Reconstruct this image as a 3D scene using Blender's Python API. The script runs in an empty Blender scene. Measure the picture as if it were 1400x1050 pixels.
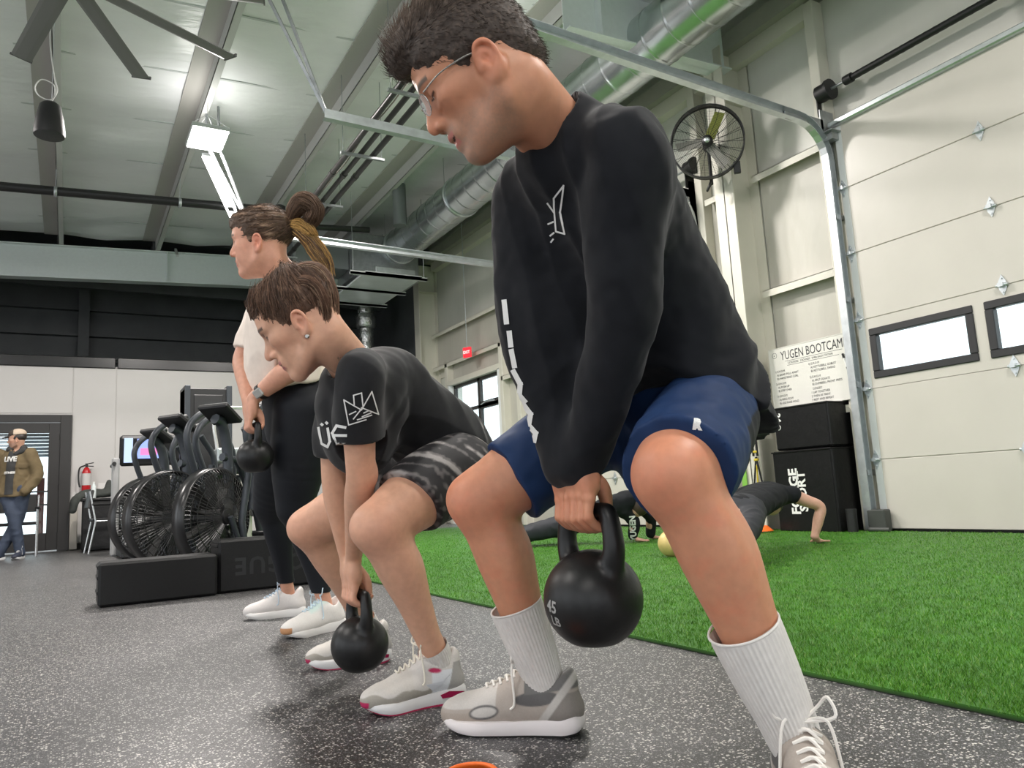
import bpy, bmesh, math, random
import numpy as np
from mathutils import Matrix, Vector
from mathutils.bvhtree import BVHTree

# ------------------------------------------------------------------ camera, world, exposure
SC = bpy.context.scene
COL = SC.collection
FPX = 1035.0          # focal length in pixels of the 1400 x 1050 frame
EYE = np.array([0.0, 0.0, 0.52])
_d1 = np.array([92 - 700, 707 - 525, FPX]); _d1 /= np.linalg.norm(_d1)
_d2 = np.array([1779.0, 50.9, FPX]); _d2 -= _d1 * _d2.dot(_d1); _d2 /= np.linalg.norm(_d2)
_up = np.cross(_d2, _d1)
if _up[1] > 0: _up = -_up
RW = np.array([_d2, _d1, _up])          # camera (right, down, forward) -> world
cam_data = bpy.data.cameras.new('camera')
cam = bpy.data.objects.new('camera', cam_data); COL.objects.link(cam)
cam_data.sensor_width = 36.0
cam_data.lens = FPX / 1400 * 36.0
cam_data.clip_start = 0.02
_m = Matrix.Identity(4)
for r_ in range(3):
    _m[r_][0] = RW[r_][0]; _m[r_][1] = -RW[r_][1]; _m[r_][2] = -RW[r_][2]; _m[r_][3] = EYE[r_]
cam.matrix_world = _m
SC.camera = cam

SC.view_settings.view_transform = 'Standard'
SC.view_settings.look = 'None'
SC.view_settings.gamma = 1.0
SC.view_settings.use_curve_mapping = False
SC.view_settings.exposure = 0.24

world = bpy.data.worlds.new('world'); SC.world = world
world.use_nodes = True
_bg = world.node_tree.nodes['Background']
_bg.inputs[0].default_value = (0.90, 0.95, 1.0, 1)
_bg.inputs[1].default_value = 2.3
LAMP_POWER = 255.0        # watts of each high bay lamp over the turf and the back; the others are dimmed
LAMP_SPOTS = [(1.33, 9.05), (1.33, 3.3), (1.33, -2.3), (-3.2, 9.05), (-3.2, 3.3), (-3.2, -2.3), (3.55, 6.4), (3.6, 0.3)]

# ------------------------------------------------------------------ helpers
def P(px, py, d):
    """world point seen at a pixel, d metres in front of the lens (used to measure the place)"""
    return EYE + RW @ np.array([(px - 700) / FPX, (py - 525) / FPX, 1.0]) * d

MATS = {}
def mat(name, col, rough=0.6, metal=0.0, spec=0.5, noise=0.0, nscale=20.0, bump=0.0, bscale=80.0, emit=None, estr=0.0,
        attr=None, sheen=0.0, coat=0.0, stretch=None, sss=0.0, bdist=0.002, alpha=None):
    if name in MATS: return MATS[name]
    m = bpy.data.materials.new(name); m.use_nodes = True
    nt = m.node_tree; b = nt.nodes['Principled BSDF']
    b.inputs['Base Color'].default_value = (*col, 1)
    b.inputs['Roughness'].default_value = rough
    b.inputs['Metallic'].default_value = metal
    b.inputs['Specular IOR Level'].default_value = spec
    if sheen: b.inputs['Sheen Weight'].default_value = sheen
    if coat: b.inputs['Coat Weight'].default_value = coat; b.inputs['Coat Roughness'].default_value = 0.15
    if sss:
        b.inputs['Subsurface Weight'].default_value = sss
        b.inputs['Subsurface Radius'].default_value = (0.012, 0.005, 0.003)
        b.inputs['Subsurface Scale'].default_value = 1.0
    if emit: b.inputs['Emission Color'].default_value = (*emit, 1); b.inputs['Emission Strength'].default_value = estr
    src = None
    if attr:
        a = nt.nodes.new('ShaderNodeAttribute'); a.attribute_name = attr; src = a.outputs['Color']
    co = nt.nodes.new('ShaderNodeTexCoord'); vec = co.outputs['Object']
    if stretch:
        mp = nt.nodes.new('ShaderNodeMapping'); mp.inputs['Scale'].default_value = stretch
        nt.links.new(vec, mp.inputs[0]); vec = mp.outputs[0]
    if noise:
        n = nt.nodes.new('ShaderNodeTexNoise'); n.inputs['Scale'].default_value = nscale; n.inputs['Detail'].default_value = 5
        nt.links.new(vec, n.inputs['Vector'])
        mx = nt.nodes.new('ShaderNodeMixRGB'); mx.blend_type = 'MULTIPLY'; mx.inputs[0].default_value = 1.0
        rp = nt.nodes.new('ShaderNodeMapRange'); rp.inputs['From Min'].default_value = 0.25; rp.inputs['From Max'].default_value = 0.75
        rp.inputs['To Min'].default_value = 1 - noise; rp.inputs['To Max'].default_value = 1 + noise
        nt.links.new(n.outputs['Fac'], rp.inputs[0])
        cr = nt.nodes.new('ShaderNodeCombineColor')
        for i in range(3): nt.links.new(rp.outputs[0], cr.inputs[i])
        if src: nt.links.new(src, mx.inputs[1])
        else: mx.inputs[1].default_value = (*col, 1)
        nt.links.new(cr.outputs[0], mx.inputs[2]); src = mx.outputs[0]
    if src: nt.links.new(src, b.inputs['Base Color'])
    if bump:
        n2 = nt.nodes.new('ShaderNodeTexNoise'); n2.inputs['Scale'].default_value = bscale; n2.inputs['Detail'].default_value = 3
        nt.links.new(vec, n2.inputs['Vector'])
        bp = nt.nodes.new('ShaderNodeBump'); bp.inputs['Strength'].default_value = bump; bp.inputs['Distance'].default_value = bdist
        nt.links.new(n2.outputs['Fac'], bp.inputs['Height']); nt.links.new(bp.outputs[0], b.inputs['Normal'])
    MATS[name] = m
    return m

def glass_mat(name, tint=(0.9, 0.95, 0.95), refl=0.12):
    """thin window glass: lets light straight through, mirrors a little"""
    if name in MATS: return MATS[name]
    m = bpy.data.materials.new(name); m.use_nodes = True; nt = m.node_tree
    nt.nodes.remove(nt.nodes['Principled BSDF']); out = nt.nodes['Material Output']
    t = nt.nodes.new('ShaderNodeBsdfTransparent'); t.inputs[0].default_value = (*tint, 1)
    g = nt.nodes.new('ShaderNodeBsdfGlossy'); g.inputs['Roughness'].default_value = 0.03
    mx = nt.nodes.new('ShaderNodeMixShader'); mx.inputs[0].default_value = refl
    nt.links.new(t.outputs[0], mx.inputs[1]); nt.links.new(g.outputs[0], mx.inputs[2]); nt.links.new(mx.outputs[0], out.inputs[0])
    MATS[name] = m
    return m

def emit_mat(name, col, strength):
    if name in MATS: return MATS[name]
    m = bpy.data.materials.new(name); m.use_nodes = True; nt = m.node_tree
    nt.nodes.remove(nt.nodes['Principled BSDF']); e = nt.nodes.new('ShaderNodeEmission')
    e.inputs[0].default_value = (*col, 1); e.inputs[1].default_value = strength
    nt.links.new(e.outputs[0], nt.nodes['Material Output'].inputs[0])
    MATS[name] = m
    return m

def link(name, me, m=None, parent=None, ob=None):
    o = ob or bpy.data.objects.new(name, me); COL.objects.link(o)
    if m and me and not me.materials: me.materials.append(m)
    if parent is not None:
        o.parent = parent
        inv = parent.matrix_basis.inverted()
        q = parent.parent
        while q is not None:
            inv = inv @ (q.matrix_basis.inverted() if q.parent is None else Matrix.Identity(4)); q = q.parent
        o.matrix_parent_inverse = inv if parent.parent is None else Matrix.Identity(4)
    return o

def tag(o, label, cat=None, group=None, kind=None):
    if label: o['label'] = label
    if cat: o['category'] = cat
    if group: o['group'] = group
    if kind: o['kind'] = kind
    return o

def root(name, loc, label, cat, group=None, rz=0.0):
    o = bpy.data.objects.new(name, None); COL.objects.link(o)
    o.location = tuple(float(v) for v in loc); o.rotation_euler = (0, 0, rz); o.empty_display_size = 0.1
    o.matrix_basis = Matrix.Translation(o.location) @ Matrix.Rotation(rz, 4, 'Z')
    return tag(o, label, cat, group)

class MB:
    """collects shapes into one mesh"""
    def __init__(s): s.v = []; s.f = []; s.sm = []
    def add(s, vs, fs, smooth=False):
        o = len(s.v); s.v += [tuple(float(c) for c in v) for v in vs]
        s.f += [tuple(i + o for i in f) for f in fs]; s.sm += [smooth] * len(fs); return s
    def box(s, lo, hi, bev=0.0):
        lo = np.minimum(lo, hi) * 1.0; hi2 = np.maximum(lo, hi) * 1.0
        c = (lo + hi2) / 2; return s.obox(c, np.eye(3), (hi2 - lo) / 2, bev)
    def obox(s, c, ax, half, bev=0.0):
        c = np.array(c, float); ax = np.array(ax, float); half = np.array(half, float)
        sg = [(-1,-1,-1),(1,-1,-1),(1,1,-1),(-1,1,-1),(-1,-1,1),(1,-1,1),(1,1,1),(-1,1,1)]
        if not bev:
            vs = [c + (np.array(q) * half) @ ax for q in sg]
            return s.add(vs, [(0,3,2,1),(4,5,6,7),(0,1,5,4),(1,2,6,5),(2,3,7,6),(3,0,4,7)])
        b = min(bev, half.min() * 0.95)
        vs = []; ix = {}
        for q in sg:
            for a in range(3):
                h = half - b; h[a] = half[a]
                ix[(q, a)] = len(vs); vs.append(c + (np.array(q) * h) @ ax)
        fs = []
        for a in range(3):
            u, w = (a + 1) % 3, (a + 2) % 3
            for sn in (-1, 1):
                loop = []
                for (su, sw) in ((-1,-1),(1,-1),(1,1),(-1,1)):
                    q = [0,0,0]; q[a] = sn; q[u] = su; q[w] = sw; loop.append(ix[(tuple(q), a)])
                fs.append(tuple(loop if sn > 0 else loop[::-1]))
        for a in range(3):
            u, w = (a + 1) % 3, (a + 2) % 3
            for su in (-1, 1):
                for sw in (-1, 1):
                    q0 = [0,0,0]; q0[u] = su; q0[w] = sw; q1 = list(q0); q0[a] = -1; q1[a] = 1
                    l = [ix[(tuple(q0), u)], ix[(tuple(q1), u)], ix[(tuple(q1), w)], ix[(tuple(q0), w)]]
                    fs.append(tuple(l if su * sw < 0 else l[::-1]))
        for q in sg:
            l = [ix[(q, 0)], ix[(q, 1)], ix[(q, 2)]]
            fs.append(tuple(l if q[0] * q[1] * q[2] > 0 else l[::-1]))
        return s.add(vs, fs)
    def tube(s, pts, r, n=10, cap=True, closed=False, up=None):
        pts = [np.array(p, float) for p in pts]; m = len(pts)
        rs = list(r) if hasattr(r, '__len__') else [r] * m
        t0 = pts[1] - pts[0]; ref = np.array(up if up is not None else ((0,0,1) if abs(t0[2]) < 0.9 * np.linalg.norm(t0) else (1,0,0)), float)
        vs = []; prev = None
        for i in range(m):
            t = (pts[(i+1) % m] - pts[i-1]) if closed else (pts[min(i+1, m-1)] - pts[max(i-1, 0)])
            t = t / (np.linalg.norm(t) + 1e-12)
            nrm = (ref if prev is None else prev); nrm = nrm - t * nrm.dot(t)
            if np.linalg.norm(nrm) < 1e-6: nrm = np.cross(t, (0.3, 0.9, 0.1))
            nrm /= np.linalg.norm(nrm); prev = nrm; bn = np.cross(t, nrm)
            for k in range(n):
                a = 2 * math.pi * k / n
                vs.append(pts[i] + (nrm * math.cos(a) + bn * math.sin(a)) * rs[i])
        fs = []
        for i in range(m if closed else m - 1):
            j = (i + 1) % m
            for k in range(n):
                k2 = (k + 1) % n; fs.append((i*n + k, i*n + k2, j*n + k2, j*n + k))
        s.add(vs, fs, n > 6)
        if cap and not closed:
            s.add(vs[:n], [tuple(range(n))[::-1]]); s.add(vs[-n:], [tuple(range(n))])
        return s
    def cyl(s, a, b, r, n=16, r2=None, cap=True): return s.tube([a, b], [r, r if r2 is None else r2], n, cap)
    def lathe(s, prof, o=(0,0,0), ax=np.eye(3), n=32, cap=True):
        """profile of (radius, height) turned about the third axis of ax"""
        o = np.array(o, float); ax = np.array(ax, float); vs = []
        for (r, h) in prof:
            for k in range(n):
                a = 2 * math.pi * k / n
                vs.append(o + ax[0] * r * math.cos(a) + ax[1] * r * math.sin(a) + ax[2] * h)
        fs = [(i*n + k, i*n + (k+1) % n, (i+1)*n + (k+1) % n, (i+1)*n + k) for i in range(len(prof)-1) for k in range(n)]
        s.add(vs, fs, True)
        if cap:
            s.add(vs[:n], [tuple(range(n))[::-1]]); s.add(vs[-n:], [tuple(range(n))])
        return s
    def prism(s, poly, o, ex, ey, ez, t):
        """flat outline poly (2-D) in the plane ex, ey extruded by t along ez"""
        o = np.array(o, float); ex = np.array(ex, float); ey = np.array(ey, float); ez = np.array(ez, float)
        n = len(poly); a = [o + ex * p[0] + ey * p[1] for p in poly]; b = [q + ez * t for q in a]
        fs = [tuple(range(n))[::-1], tuple(range(n, 2*n))] + [(i, (i+1) % n, n + (i+1) % n, n + i) for i in range(n)]
        return s.add(a + b, fs)
    def stroke(s, pts, w, o, ex, ey, ez, t=0.001, closed=False):
        """flat drawn line of width w in the plane ex, ey"""
        pts = [np.array(p, float) for p in pts]
        if closed: pts = pts + [pts[0]]
        for a, b in zip(pts[:-1], pts[1:]):
            d = b - a; L = np.linalg.norm(d)
            if L < 1e-9: continue
            d /= L; nn = np.array([-d[1], d[0]]) * w / 2; e = d * w * 0.35
            s.prism([a - e - nn, b + e - nn, b + e + nn, a - e + nn], o, ex, ey, ez, t)
        return s
    def build(s, name, m=None, parent=None, fix=True):
        me = bpy.data.meshes.new(name); me.from_pydata(s.v, [], s.f)
        me.polygons.foreach_set('use_smooth', s.sm); me.update()
        if fix:
            bm = bmesh.new(); bm.from_mesh(me); bmesh.ops.recalc_face_normals(bm, faces=bm.faces); bm.to_mesh(me); bm.free()
        return link(name, me, m, parent)

def np_mesh(name, V, F, m=None, parent=None, smooth=True, color=None):
    me = bpy.data.meshes.new(name); F = np.asarray(F, np.int32); k = F.shape[1]
    me.vertices.add(len(V)); me.vertices.foreach_set('co', np.asarray(V, np.float32).ravel())
    me.loops.add(F.size); me.loops.foreach_set('vertex_index', F.ravel())
    me.polygons.add(len(F)); me.polygons.foreach_set('loop_start', np.arange(0, F.size, k, dtype=np.int32))
    me.polygons.foreach_set('loop_total', np.full(len(F), k, np.int32))
    me.polygons.foreach_set('use_smooth', np.full(len(F), smooth, bool))
    if color is not None:
        a = me.color_attributes.new('Col', 'FLOAT_COLOR', 'POINT')
        c = np.ones((len(V), 4), np.float32); c[:, :3] = color; a.data.foreach_set('color', c.ravel())
    me.update(); me.validate()
    return link(name, me, m, parent)

def text_mesh(txt, size=1.0, align='CENTER', spacing=1.0, bold=0.0, res=2):
    """lettering as 2-D vertices and faces"""
    cu = bpy.data.curves.new('lettering', 'FONT'); cu.body = txt; cu.size = size; cu.align_x = align; cu.align_y = 'CENTER'
    cu.space_character = spacing; cu.offset = bold; cu.resolution_u = res
    o = bpy.data.objects.new('lettering', cu); COL.objects.link(o)
    dg = bpy.context.evaluated_depsgraph_get(); dg.update()
    me = bpy.data.meshes.new_from_object(o.evaluated_get(dg))
    vs = [(v.co.x, v.co.y) for v in me.vertices]; fs = [tuple(p.vertices) for p in me.polygons]
    bpy.data.objects.remove(o); bpy.data.curves.remove(cu); bpy.data.meshes.remove(me)
    return vs, fs

def lettering(name, txt, size, o, ex, ey, m, parent, lift=0.001, **kw):
    vs, fs = text_mesh(txt, size, **kw); mb = MB()
    ex = np.array(ex, float); ey = np.array(ey, float); ez = unit(np.cross(ex, ey)); o = np.array(o, float)
    mb.add([o + ex * a + ey * b + ez * lift for a, b in vs], fs)
    return mb.build(name, m, parent, fix=False)

def cr_spline(pts, n=8):
    """Catmull-Rom points through pts (any dimension)"""
    p = np.array(pts, float); p = np.vstack([2 * p[0] - p[1], p, 2 * p[-1] - p[-2]]); out = []
    for i in range(1, len(p) - 2):
        for t in np.linspace(0, 1, n, endpoint=False):
            out.append(0.5 * (2*p[i] + (p[i+1]-p[i-1])*t + (2*p[i-1]-5*p[i]+4*p[i+1]-p[i+2])*t*t + (3*p[i]-p[i-1]-3*p[i+1]+p[i+2])*t**3))
    out.append(p[-2]); return np.array(out)

def unit(v): v = np.array(v, float); return v / np.linalg.norm(v)
# ------------------------------------------------------------------ smooth blended solids (for bodies, clothes, shoes, kettlebells)
class Prim:
    def __init__(s, fn, lo, hi): s.fn = fn; s.lo = np.array(lo, float); s.hi = np.array(hi, float)

def chain(pts, rad, n=6, flat=None):
    """tapered tube through points; flat=(axis, ratio) squashes the section along an axis"""
    pts = np.array(pts, float); rad = np.array(rad, float)
    if n > 1 and len(pts) > 2:
        q = cr_spline(np.hstack([pts, rad[:, None]]), n); pts, rad = q[:, :3], np.maximum(q[:, 3], 1e-4)
    R = rad.max()
    if flat: R /= min(1.0, flat[1])
    def fn(x, y, z):
        best = None
        for a, b, ra, rb in zip(pts[:-1], pts[1:], rad[:-1], rad[1:]):
            d = b - a; L2 = max(d.dot(d), 1e-12)
            px, py, pz = x - a[0], y - a[1], z - a[2]
            h = np.clip((px * d[0] + py * d[1] + pz * d[2]) / L2, 0, 1)
            qx, qy, qz = px - d[0] * h, py - d[1] * h, pz - d[2] * h
            l2 = qx * qx + qy * qy + qz * qz
            if flat:
                ax, ra_ = flat; c = qx * ax[0] + qy * ax[1] + qz * ax[2]; l2 = l2 + c * c * (1 / ra_ ** 2 - 1)
            dd = np.sqrt(l2) - (ra + (rb - ra) * h)
            best = dd if best is None else np.minimum(best, dd)
        return best
    return Prim(fn, pts.min(0) - R, pts.max(0) + R)

def ell(c, r, ax=None):
    c = np.array(c, float); r = np.array(r, float); ax = np.eye(3) if ax is None else np.array(ax, float)
    ext = np.sqrt(((ax * r[:, None]) ** 2).sum(0))
    def fn(x, y, z):
        px, py, pz = x - c[0], y - c[1], z - c[2]
        q = [(px * a[0] + py * a[1] + pz * a[2]) for a in ax]
        k0 = np.sqrt(sum((qi / ri) ** 2 for qi, ri in zip(q, r))); k1 = np.sqrt(sum((qi / ri ** 2) ** 2 for qi, ri in zip(q, r)))
        return k0 * (k0 - 1) / np.maximum(k1, 1e-6)
    return Prim(fn, c - ext, c + ext)

def rbox(c, half, r, ax=None):
    c = np.array(c, float); half = np.array(half, float) - r; ax = np.eye(3) if ax is None else np.array(ax, float)
    ext = np.sqrt(((ax * (half + r)[:, None]) ** 2).sum(0)) * 1.3
    def fn(x, y, z):
        px, py, pz = x - c[0], y - c[1], z - c[2]
        q = [np.abs(px * a[0] + py * a[1] + pz * a[2]) - h for a, h in zip(ax, half)]
        o = np.sqrt(sum(np.maximum(qi, 0) ** 2 for qi in q)); i = np.minimum(np.maximum(np.maximum(q[0], q[1]), q[2]), 0)
        return o + i - r
    return Prim(fn, c - ext, c + ext)

def eloft(pts, rs, rd, side, n=6):
    """body section loft: centres, half widths along side, half depths across it"""
    q = cr_spline(np.hstack([np.array(pts, float), np.array(rs, float)[:, None], np.array(rd, float)[:, None]]), n)
    C, A, B = q[:, :3], q[:, 3], q[:, 4]; side = unit(side); R = max(A.max(), B.max())
    def fn(x, y, z):
        best = None
        for a, b, a0, a1, b0, b1 in zip(C[:-1], C[1:], A[:-1], A[1:], B[:-1], B[1:]):
            d = b - a; L2 = d.dot(d); u = d / math.sqrt(L2); s = side - u * side.dot(u); s /= np.linalg.norm(s); w = np.cross(u, s)
            px, py, pz = x - a[0], y - a[1], z - a[2]
            h = np.clip((px * d[0] + py * d[1] + pz * d[2]) / L2, 0, 1)
            qx, qy, qz = px - d[0] * h, py - d[1] * h, pz - d[2] * h
            cs = qx * s[0] + qy * s[1] + qz * s[2]; cw = qx * w[0] + qy * w[1] + qz * w[2]; cu = qx * u[0] + qy * u[1] + qz * u[2]
            ra = a0 + (a1 - a0) * h; rb = b0 + (b1 - b0) * h; rc = (ra + rb) / 2
            k0 = np.sqrt((cs / ra) ** 2 + (cw / rb) ** 2 + (cu / rc) ** 2); k1 = np.sqrt((cs / ra ** 2) ** 2 + (cw / rb ** 2) ** 2 + (cu / rc ** 2) ** 2)
            dd = np.where(k1 > 1e-6, k0 * (k0 - 1) / np.maximum(k1, 1e-6), -np.minimum(ra, rb))
            best = dd if best is None else np.minimum(best, dd)
        return best
    return Prim(fn, C.min(0) - R, C.max(0) + R)

def half(p, n):
    """half space: keeps the side the normal points away from"""
    p = np.array(p, float); n = unit(n)
    return Prim(lambda x, y, z: (x - p[0]) * n[0] + (y - p[1]) * n[1] + (z - p[2]) * n[2], (-99,) * 3, (99,) * 3)

def field(prims, h, lo=None, hi=None):
    us = [p for op, p, k in prims if op == 'u']
    L = np.min([p.lo for p in us], 0) - 3 * h; H = np.max([p.hi for p in us], 0) + 3 * h
    if lo is not None: L = np.maximum(L, np.array(lo, float) - 3 * h)
    if hi is not None: H = np.minimum(H, np.array(hi, float) + 3 * h)
    n = np.ceil((H - L) / h).astype(int) + 1
    ax = [(L[i] + h * np.arange(n[i])).astype(np.float32) for i in range(3)]
    D = np.full(n, 0.5, np.float32)
    for op, p, k in prims:
        mg = max(k, 2 * h) + 2 * h
        i0 = np.maximum(np.floor((p.lo - mg - L) / h).astype(int), 0); i1 = np.minimum(np.ceil((p.hi + mg - L) / h).astype(int) + 1, n)
        if (i1 <= i0).any(): continue
        sl = tuple(slice(a, b) for a, b in zip(i0, i1))
        d = p.fn(ax[0][sl[0]][:, None, None], ax[1][sl[1]][None, :, None], ax[2][sl[2]][None, None, :]).astype(np.float32)
        c = D[sl]
        if op == 'u':
            if k > 0:
                t = np.clip(0.5 + 0.5 * (c - d) / k, 0, 1); D[sl] = c * (1 - t) + d * t - k * t * (1 - t)
            else: D[sl] = np.minimum(c, d)
        else:
            d2 = -d if op == 's' else d
            if k > 0:
                t = np.clip(0.5 - 0.5 * (c - d2) / k, 0, 1); D[sl] = c * (1 - t) + d2 * t + k * t * (1 - t)
            else: D[sl] = np.maximum(c, d2)
    return D, L, h

def nets(D, L, h):
    D = np.clip(D, -3 * h, 3 * h); S = D < 0; a = S[:-1], S[1:]
    cnt = np.zeros(tuple(s - 1 for s in S.shape), np.int8)
    cor = [(i, j, k) for i in (0, 1) for j in (0, 1) for k in (0, 1)]
    nx, ny, nz = cnt.shape
    for i, j, k in cor: cnt += S[i:i+nx, j:j+ny, k:k+nz]
    act = (cnt > 0) & (cnt < 8); I = np.argwhere(act); idx = np.full(cnt.shape, -1, np.int64); idx[act] = np.arange(len(I))
    acc = np.zeros((len(I), 3)); num = np.zeros(len(I))
    vals = {c: D[I[:, 0] + c[0], I[:, 1] + c[1], I[:, 2] + c[2]] for c in cor}
    for c0 in cor:
        for a_ in range(3):
            if c0[a_]: continue
            c1 = list(c0); c1[a_] = 1; c1 = tuple(c1); d0, d1 = vals[c0], vals[c1]; m = (d0 < 0) != (d1 < 0)
            t = np.where(m, d0 / np.where(m, d0 - d1, 1), 0)
            p = np.array(c0)[None, :] + np.zeros((len(I), 3)); p[:, a_] += t
            acc[m] += p[m]; num[m] += 1
    V = L + h * (I + acc / num[:, None]); Q = []
    for a_ in range(3):
        b_, c_ = (a_ + 1) % 3, (a_ + 2) % 3
        s0 = [slice(None)] * 3; s1 = [slice(None)] * 3; s0[a_] = slice(0, -1); s1[a_] = slice(1, None)
        A, B = S[tuple(s0)], S[tuple(s1)]; E = np.argwhere(A != B); E = E[(E[:, b_] > 0) & (E[:, c_] > 0) & (E[:, b_] < cnt.shape[b_]) & (E[:, c_] < cnt.shape[c_])]
        o = []
        for db, dc in ((-1, -1), (0, -1), (0, 0), (-1, 0)):
            e = E.copy(); e[:, b_] += db; e[:, c_] += dc; o.append(idx[e[:, 0], e[:, 1], e[:, 2]])
        q = np.stack(o, 1); fl_ = A[E[:, 0], E[:, 1], E[:, 2]]; q[~fl_] = q[~fl_][:, ::-1]; Q.append(q)
    F = np.vstack(Q); F = F[(F >= 0).all(1)]
    return V, F

def vnormals(V, F):
    n = np.cross(V[F[:, 2]] - V[F[:, 0]], V[F[:, 3]] - V[F[:, 1]]); N = np.zeros_like(V)
    for k in range(4): np.add.at(N, F[:, k], n)
    return N / np.maximum(np.linalg.norm(N, axis=1), 1e-12)[:, None]

def relax(V, F, it=2, w=0.5):
    E = np.vstack([F[:, [0, 1]], F[:, [1, 2]], F[:, [2, 3]], F[:, [3, 0]]])
    cnt = np.bincount(E[:, 0], minlength=len(V)).astype(float) + np.bincount(E[:, 1], minlength=len(V))
    for _ in range(it):
        S = np.zeros_like(V)
        for a in range(3):
            S[:, a] = np.bincount(E[:, 0], V[E[:, 1], a], len(V)) + np.bincount(E[:, 1], V[E[:, 0], a], len(V))
        V = V + w * (S / np.maximum(cnt, 1)[:, None] - V)
    return V

_rng = np.random.RandomState(7); _NT = _rng.rand(32, 32, 32).astype(np.float32) * 2 - 1
def vnoise(p):
    """smooth value noise in -1..1"""
    p = np.asarray(p, float); i = np.floor(p).astype(int); f = p - i; f = f * f * (3 - 2 * f); i %= 32; j = (i + 1) % 32; r = 0
    for a in (0, 1):
        for b in (0, 1):
            for c in (0, 1):
                w = (f[:, 0] if a else 1 - f[:, 0]) * (f[:, 1] if b else 1 - f[:, 1]) * (f[:, 2] if c else 1 - f[:, 2])
                r = r + w * _NT[(j if a else i)[:, 0], (j if b else i)[:, 1], (j if c else i)[:, 2]]
    return r

def solid(name, prims, h, m, parent, disp=None, color=None, it=2, lo=None, hi=None, raw=False):
    V, F = nets(*field(prims, h, lo, hi)); V = relax(V, F, it)
    if disp is not None:
        N = vnormals(V, F); V = V + N * disp(V, N)[:, None]
    if raw: return V, F
    c = color(V) if callable(color) else color
    return np_mesh(name, V, F, m, parent, True, c)

def join(parts):
    V = np.vstack([p[0] for p in parts]); o = 0; Fs = []
    for p in parts: Fs.append(p[1] + o); o += len(p[0])
    return V, np.vstack(Fs)

def bvh_of(o):
    me = o.data; V = np.empty(len(me.vertices) * 3); me.vertices.foreach_get('co', V); V = V.reshape(-1, 3)
    return BVHTree.FromPolygons([tuple(v) for v in V], [tuple(p.vertices) for p in me.polygons])

def decal(name, polys, target, o, ex, ey, m, parent, lift=0.0015, seg=0.006, depth=0.3, reach=0.4):
    """print (list of convex 2-D outlines, metres) laid onto a surface by casting against it along -ez"""
    ex = unit(ex); ey = np.array(ey, float); ey = unit(ey - ex * ey.dot(ex)); ez = np.cross(ex, ey); o = np.array(o, float); bv = target if isinstance(target, BVHTree) else bvh_of(target)
    bm = bmesh.new()
    for poly in polys:
        vs = [bm.verts.new((p[0], p[1], 0)) for p in poly]
        try: bm.faces.new(vs)
        except ValueError: pass
    bmesh.ops.triangulate(bm, faces=bm.faces[:])
    for _ in range(4):
        long = [e for e in bm.edges if e.calc_length() > seg]
        if not long: break
        bmesh.ops.subdivide_edges(bm, edges=long, cuts=1); bmesh.ops.triangulate(bm, faces=bm.faces[:])
    vs, ok = [], []
    for v in bm.verts:
        p = o + ex * v.co.x + ey * v.co.y + ez * depth
        hit = bv.ray_cast(Vector(p), Vector(-ez), depth + reach)
        if hit[0] is None: vs.append(tuple(p)); ok.append(False)
        else: vs.append(tuple(np.array(hit[0]) + np.array(hit[1]) * lift * (1 if np.dot(np.array(hit[1]), ez) > 0 else -1))); ok.append(True)
    bm.verts.index_update()
    fs = [tuple(v.index for v in f.verts) for f in bm.faces if all(ok[v.index] for v in f.verts)]
    bm.free()
    mb = MB(); mb.add(vs, fs, True); return mb.build(name, m, parent, fix=False)

def text_polys(txt, size, **kw):
    vs, fs = text_mesh(txt, size, **kw); return [[vs[i] for i in f] for f in fs]
def stroke_polys(lines, w):
    out = []
    for pts in lines:
        for a, b in zip(pts[:-1], pts[1:]):
            a = np.array(a, float); b = np.array(b, float); d = b - a; L = np.linalg.norm(d)
            if L < 1e-9: continue
            d /= L; n = np.array((-d[1], d[0])) * w / 2; e = d * w * .4
            out.append([tuple(a - e - n), tuple(b + e - n), tuple(b + e + n), tuple(a - e + n)])
    return out
# ------------------------------------------------------------------ the setting
M_cream = mat('cream_paint', (0.66, 0.64, 0.56), 0.5, noise=0.04, nscale=3)
M_liner = mat('wall_insulation_facing', (0.50, 0.485, 0.43), 0.45, noise=0.05, nscale=2, bump=0.5, bscale=3.5, bdist=0.06, stretch=(1, 1, 0.35))
M_upper = mat('upper_liner', (0.60, 0.605, 0.55), 0.42, noise=0.06, nscale=2, bump=0.35, bscale=3, bdist=0.05, stretch=(1, 1, 0.4))
M_steel_white = mat('white_painted_steel', (0.60, 0.63, 0.63), 0.45, noise=0.05, nscale=4)
M_steel_grey = mat('grey_primer_steel', (0.36, 0.345, 0.31), 0.55, noise=0.08, nscale=5)
M_galv = mat('galvanised_steel', (0.62, 0.66, 0.68), 0.34, 0.85, noise=0.12, nscale=14)
M_galv_dark = mat('galvanised_steel_dull', (0.40, 0.42, 0.43), 0.42, 0.8, noise=0.15, nscale=18)
M_black = mat('black_paint', (0.012, 0.012, 0.013), 0.5)
M_blackroom = mat('black_ceiling_paint', (0.085, 0.092, 0.097), 0.6, noise=0.2, nscale=2)
M_plaster = mat('white_wall_paint', (0.61, 0.59, 0.575), 0.55, noise=0.02, nscale=2)
M_darkframe = mat('dark_bronze_frame', (0.025, 0.023, 0.022), 0.4)
M_glass = glass_mat('window_glass')

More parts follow.
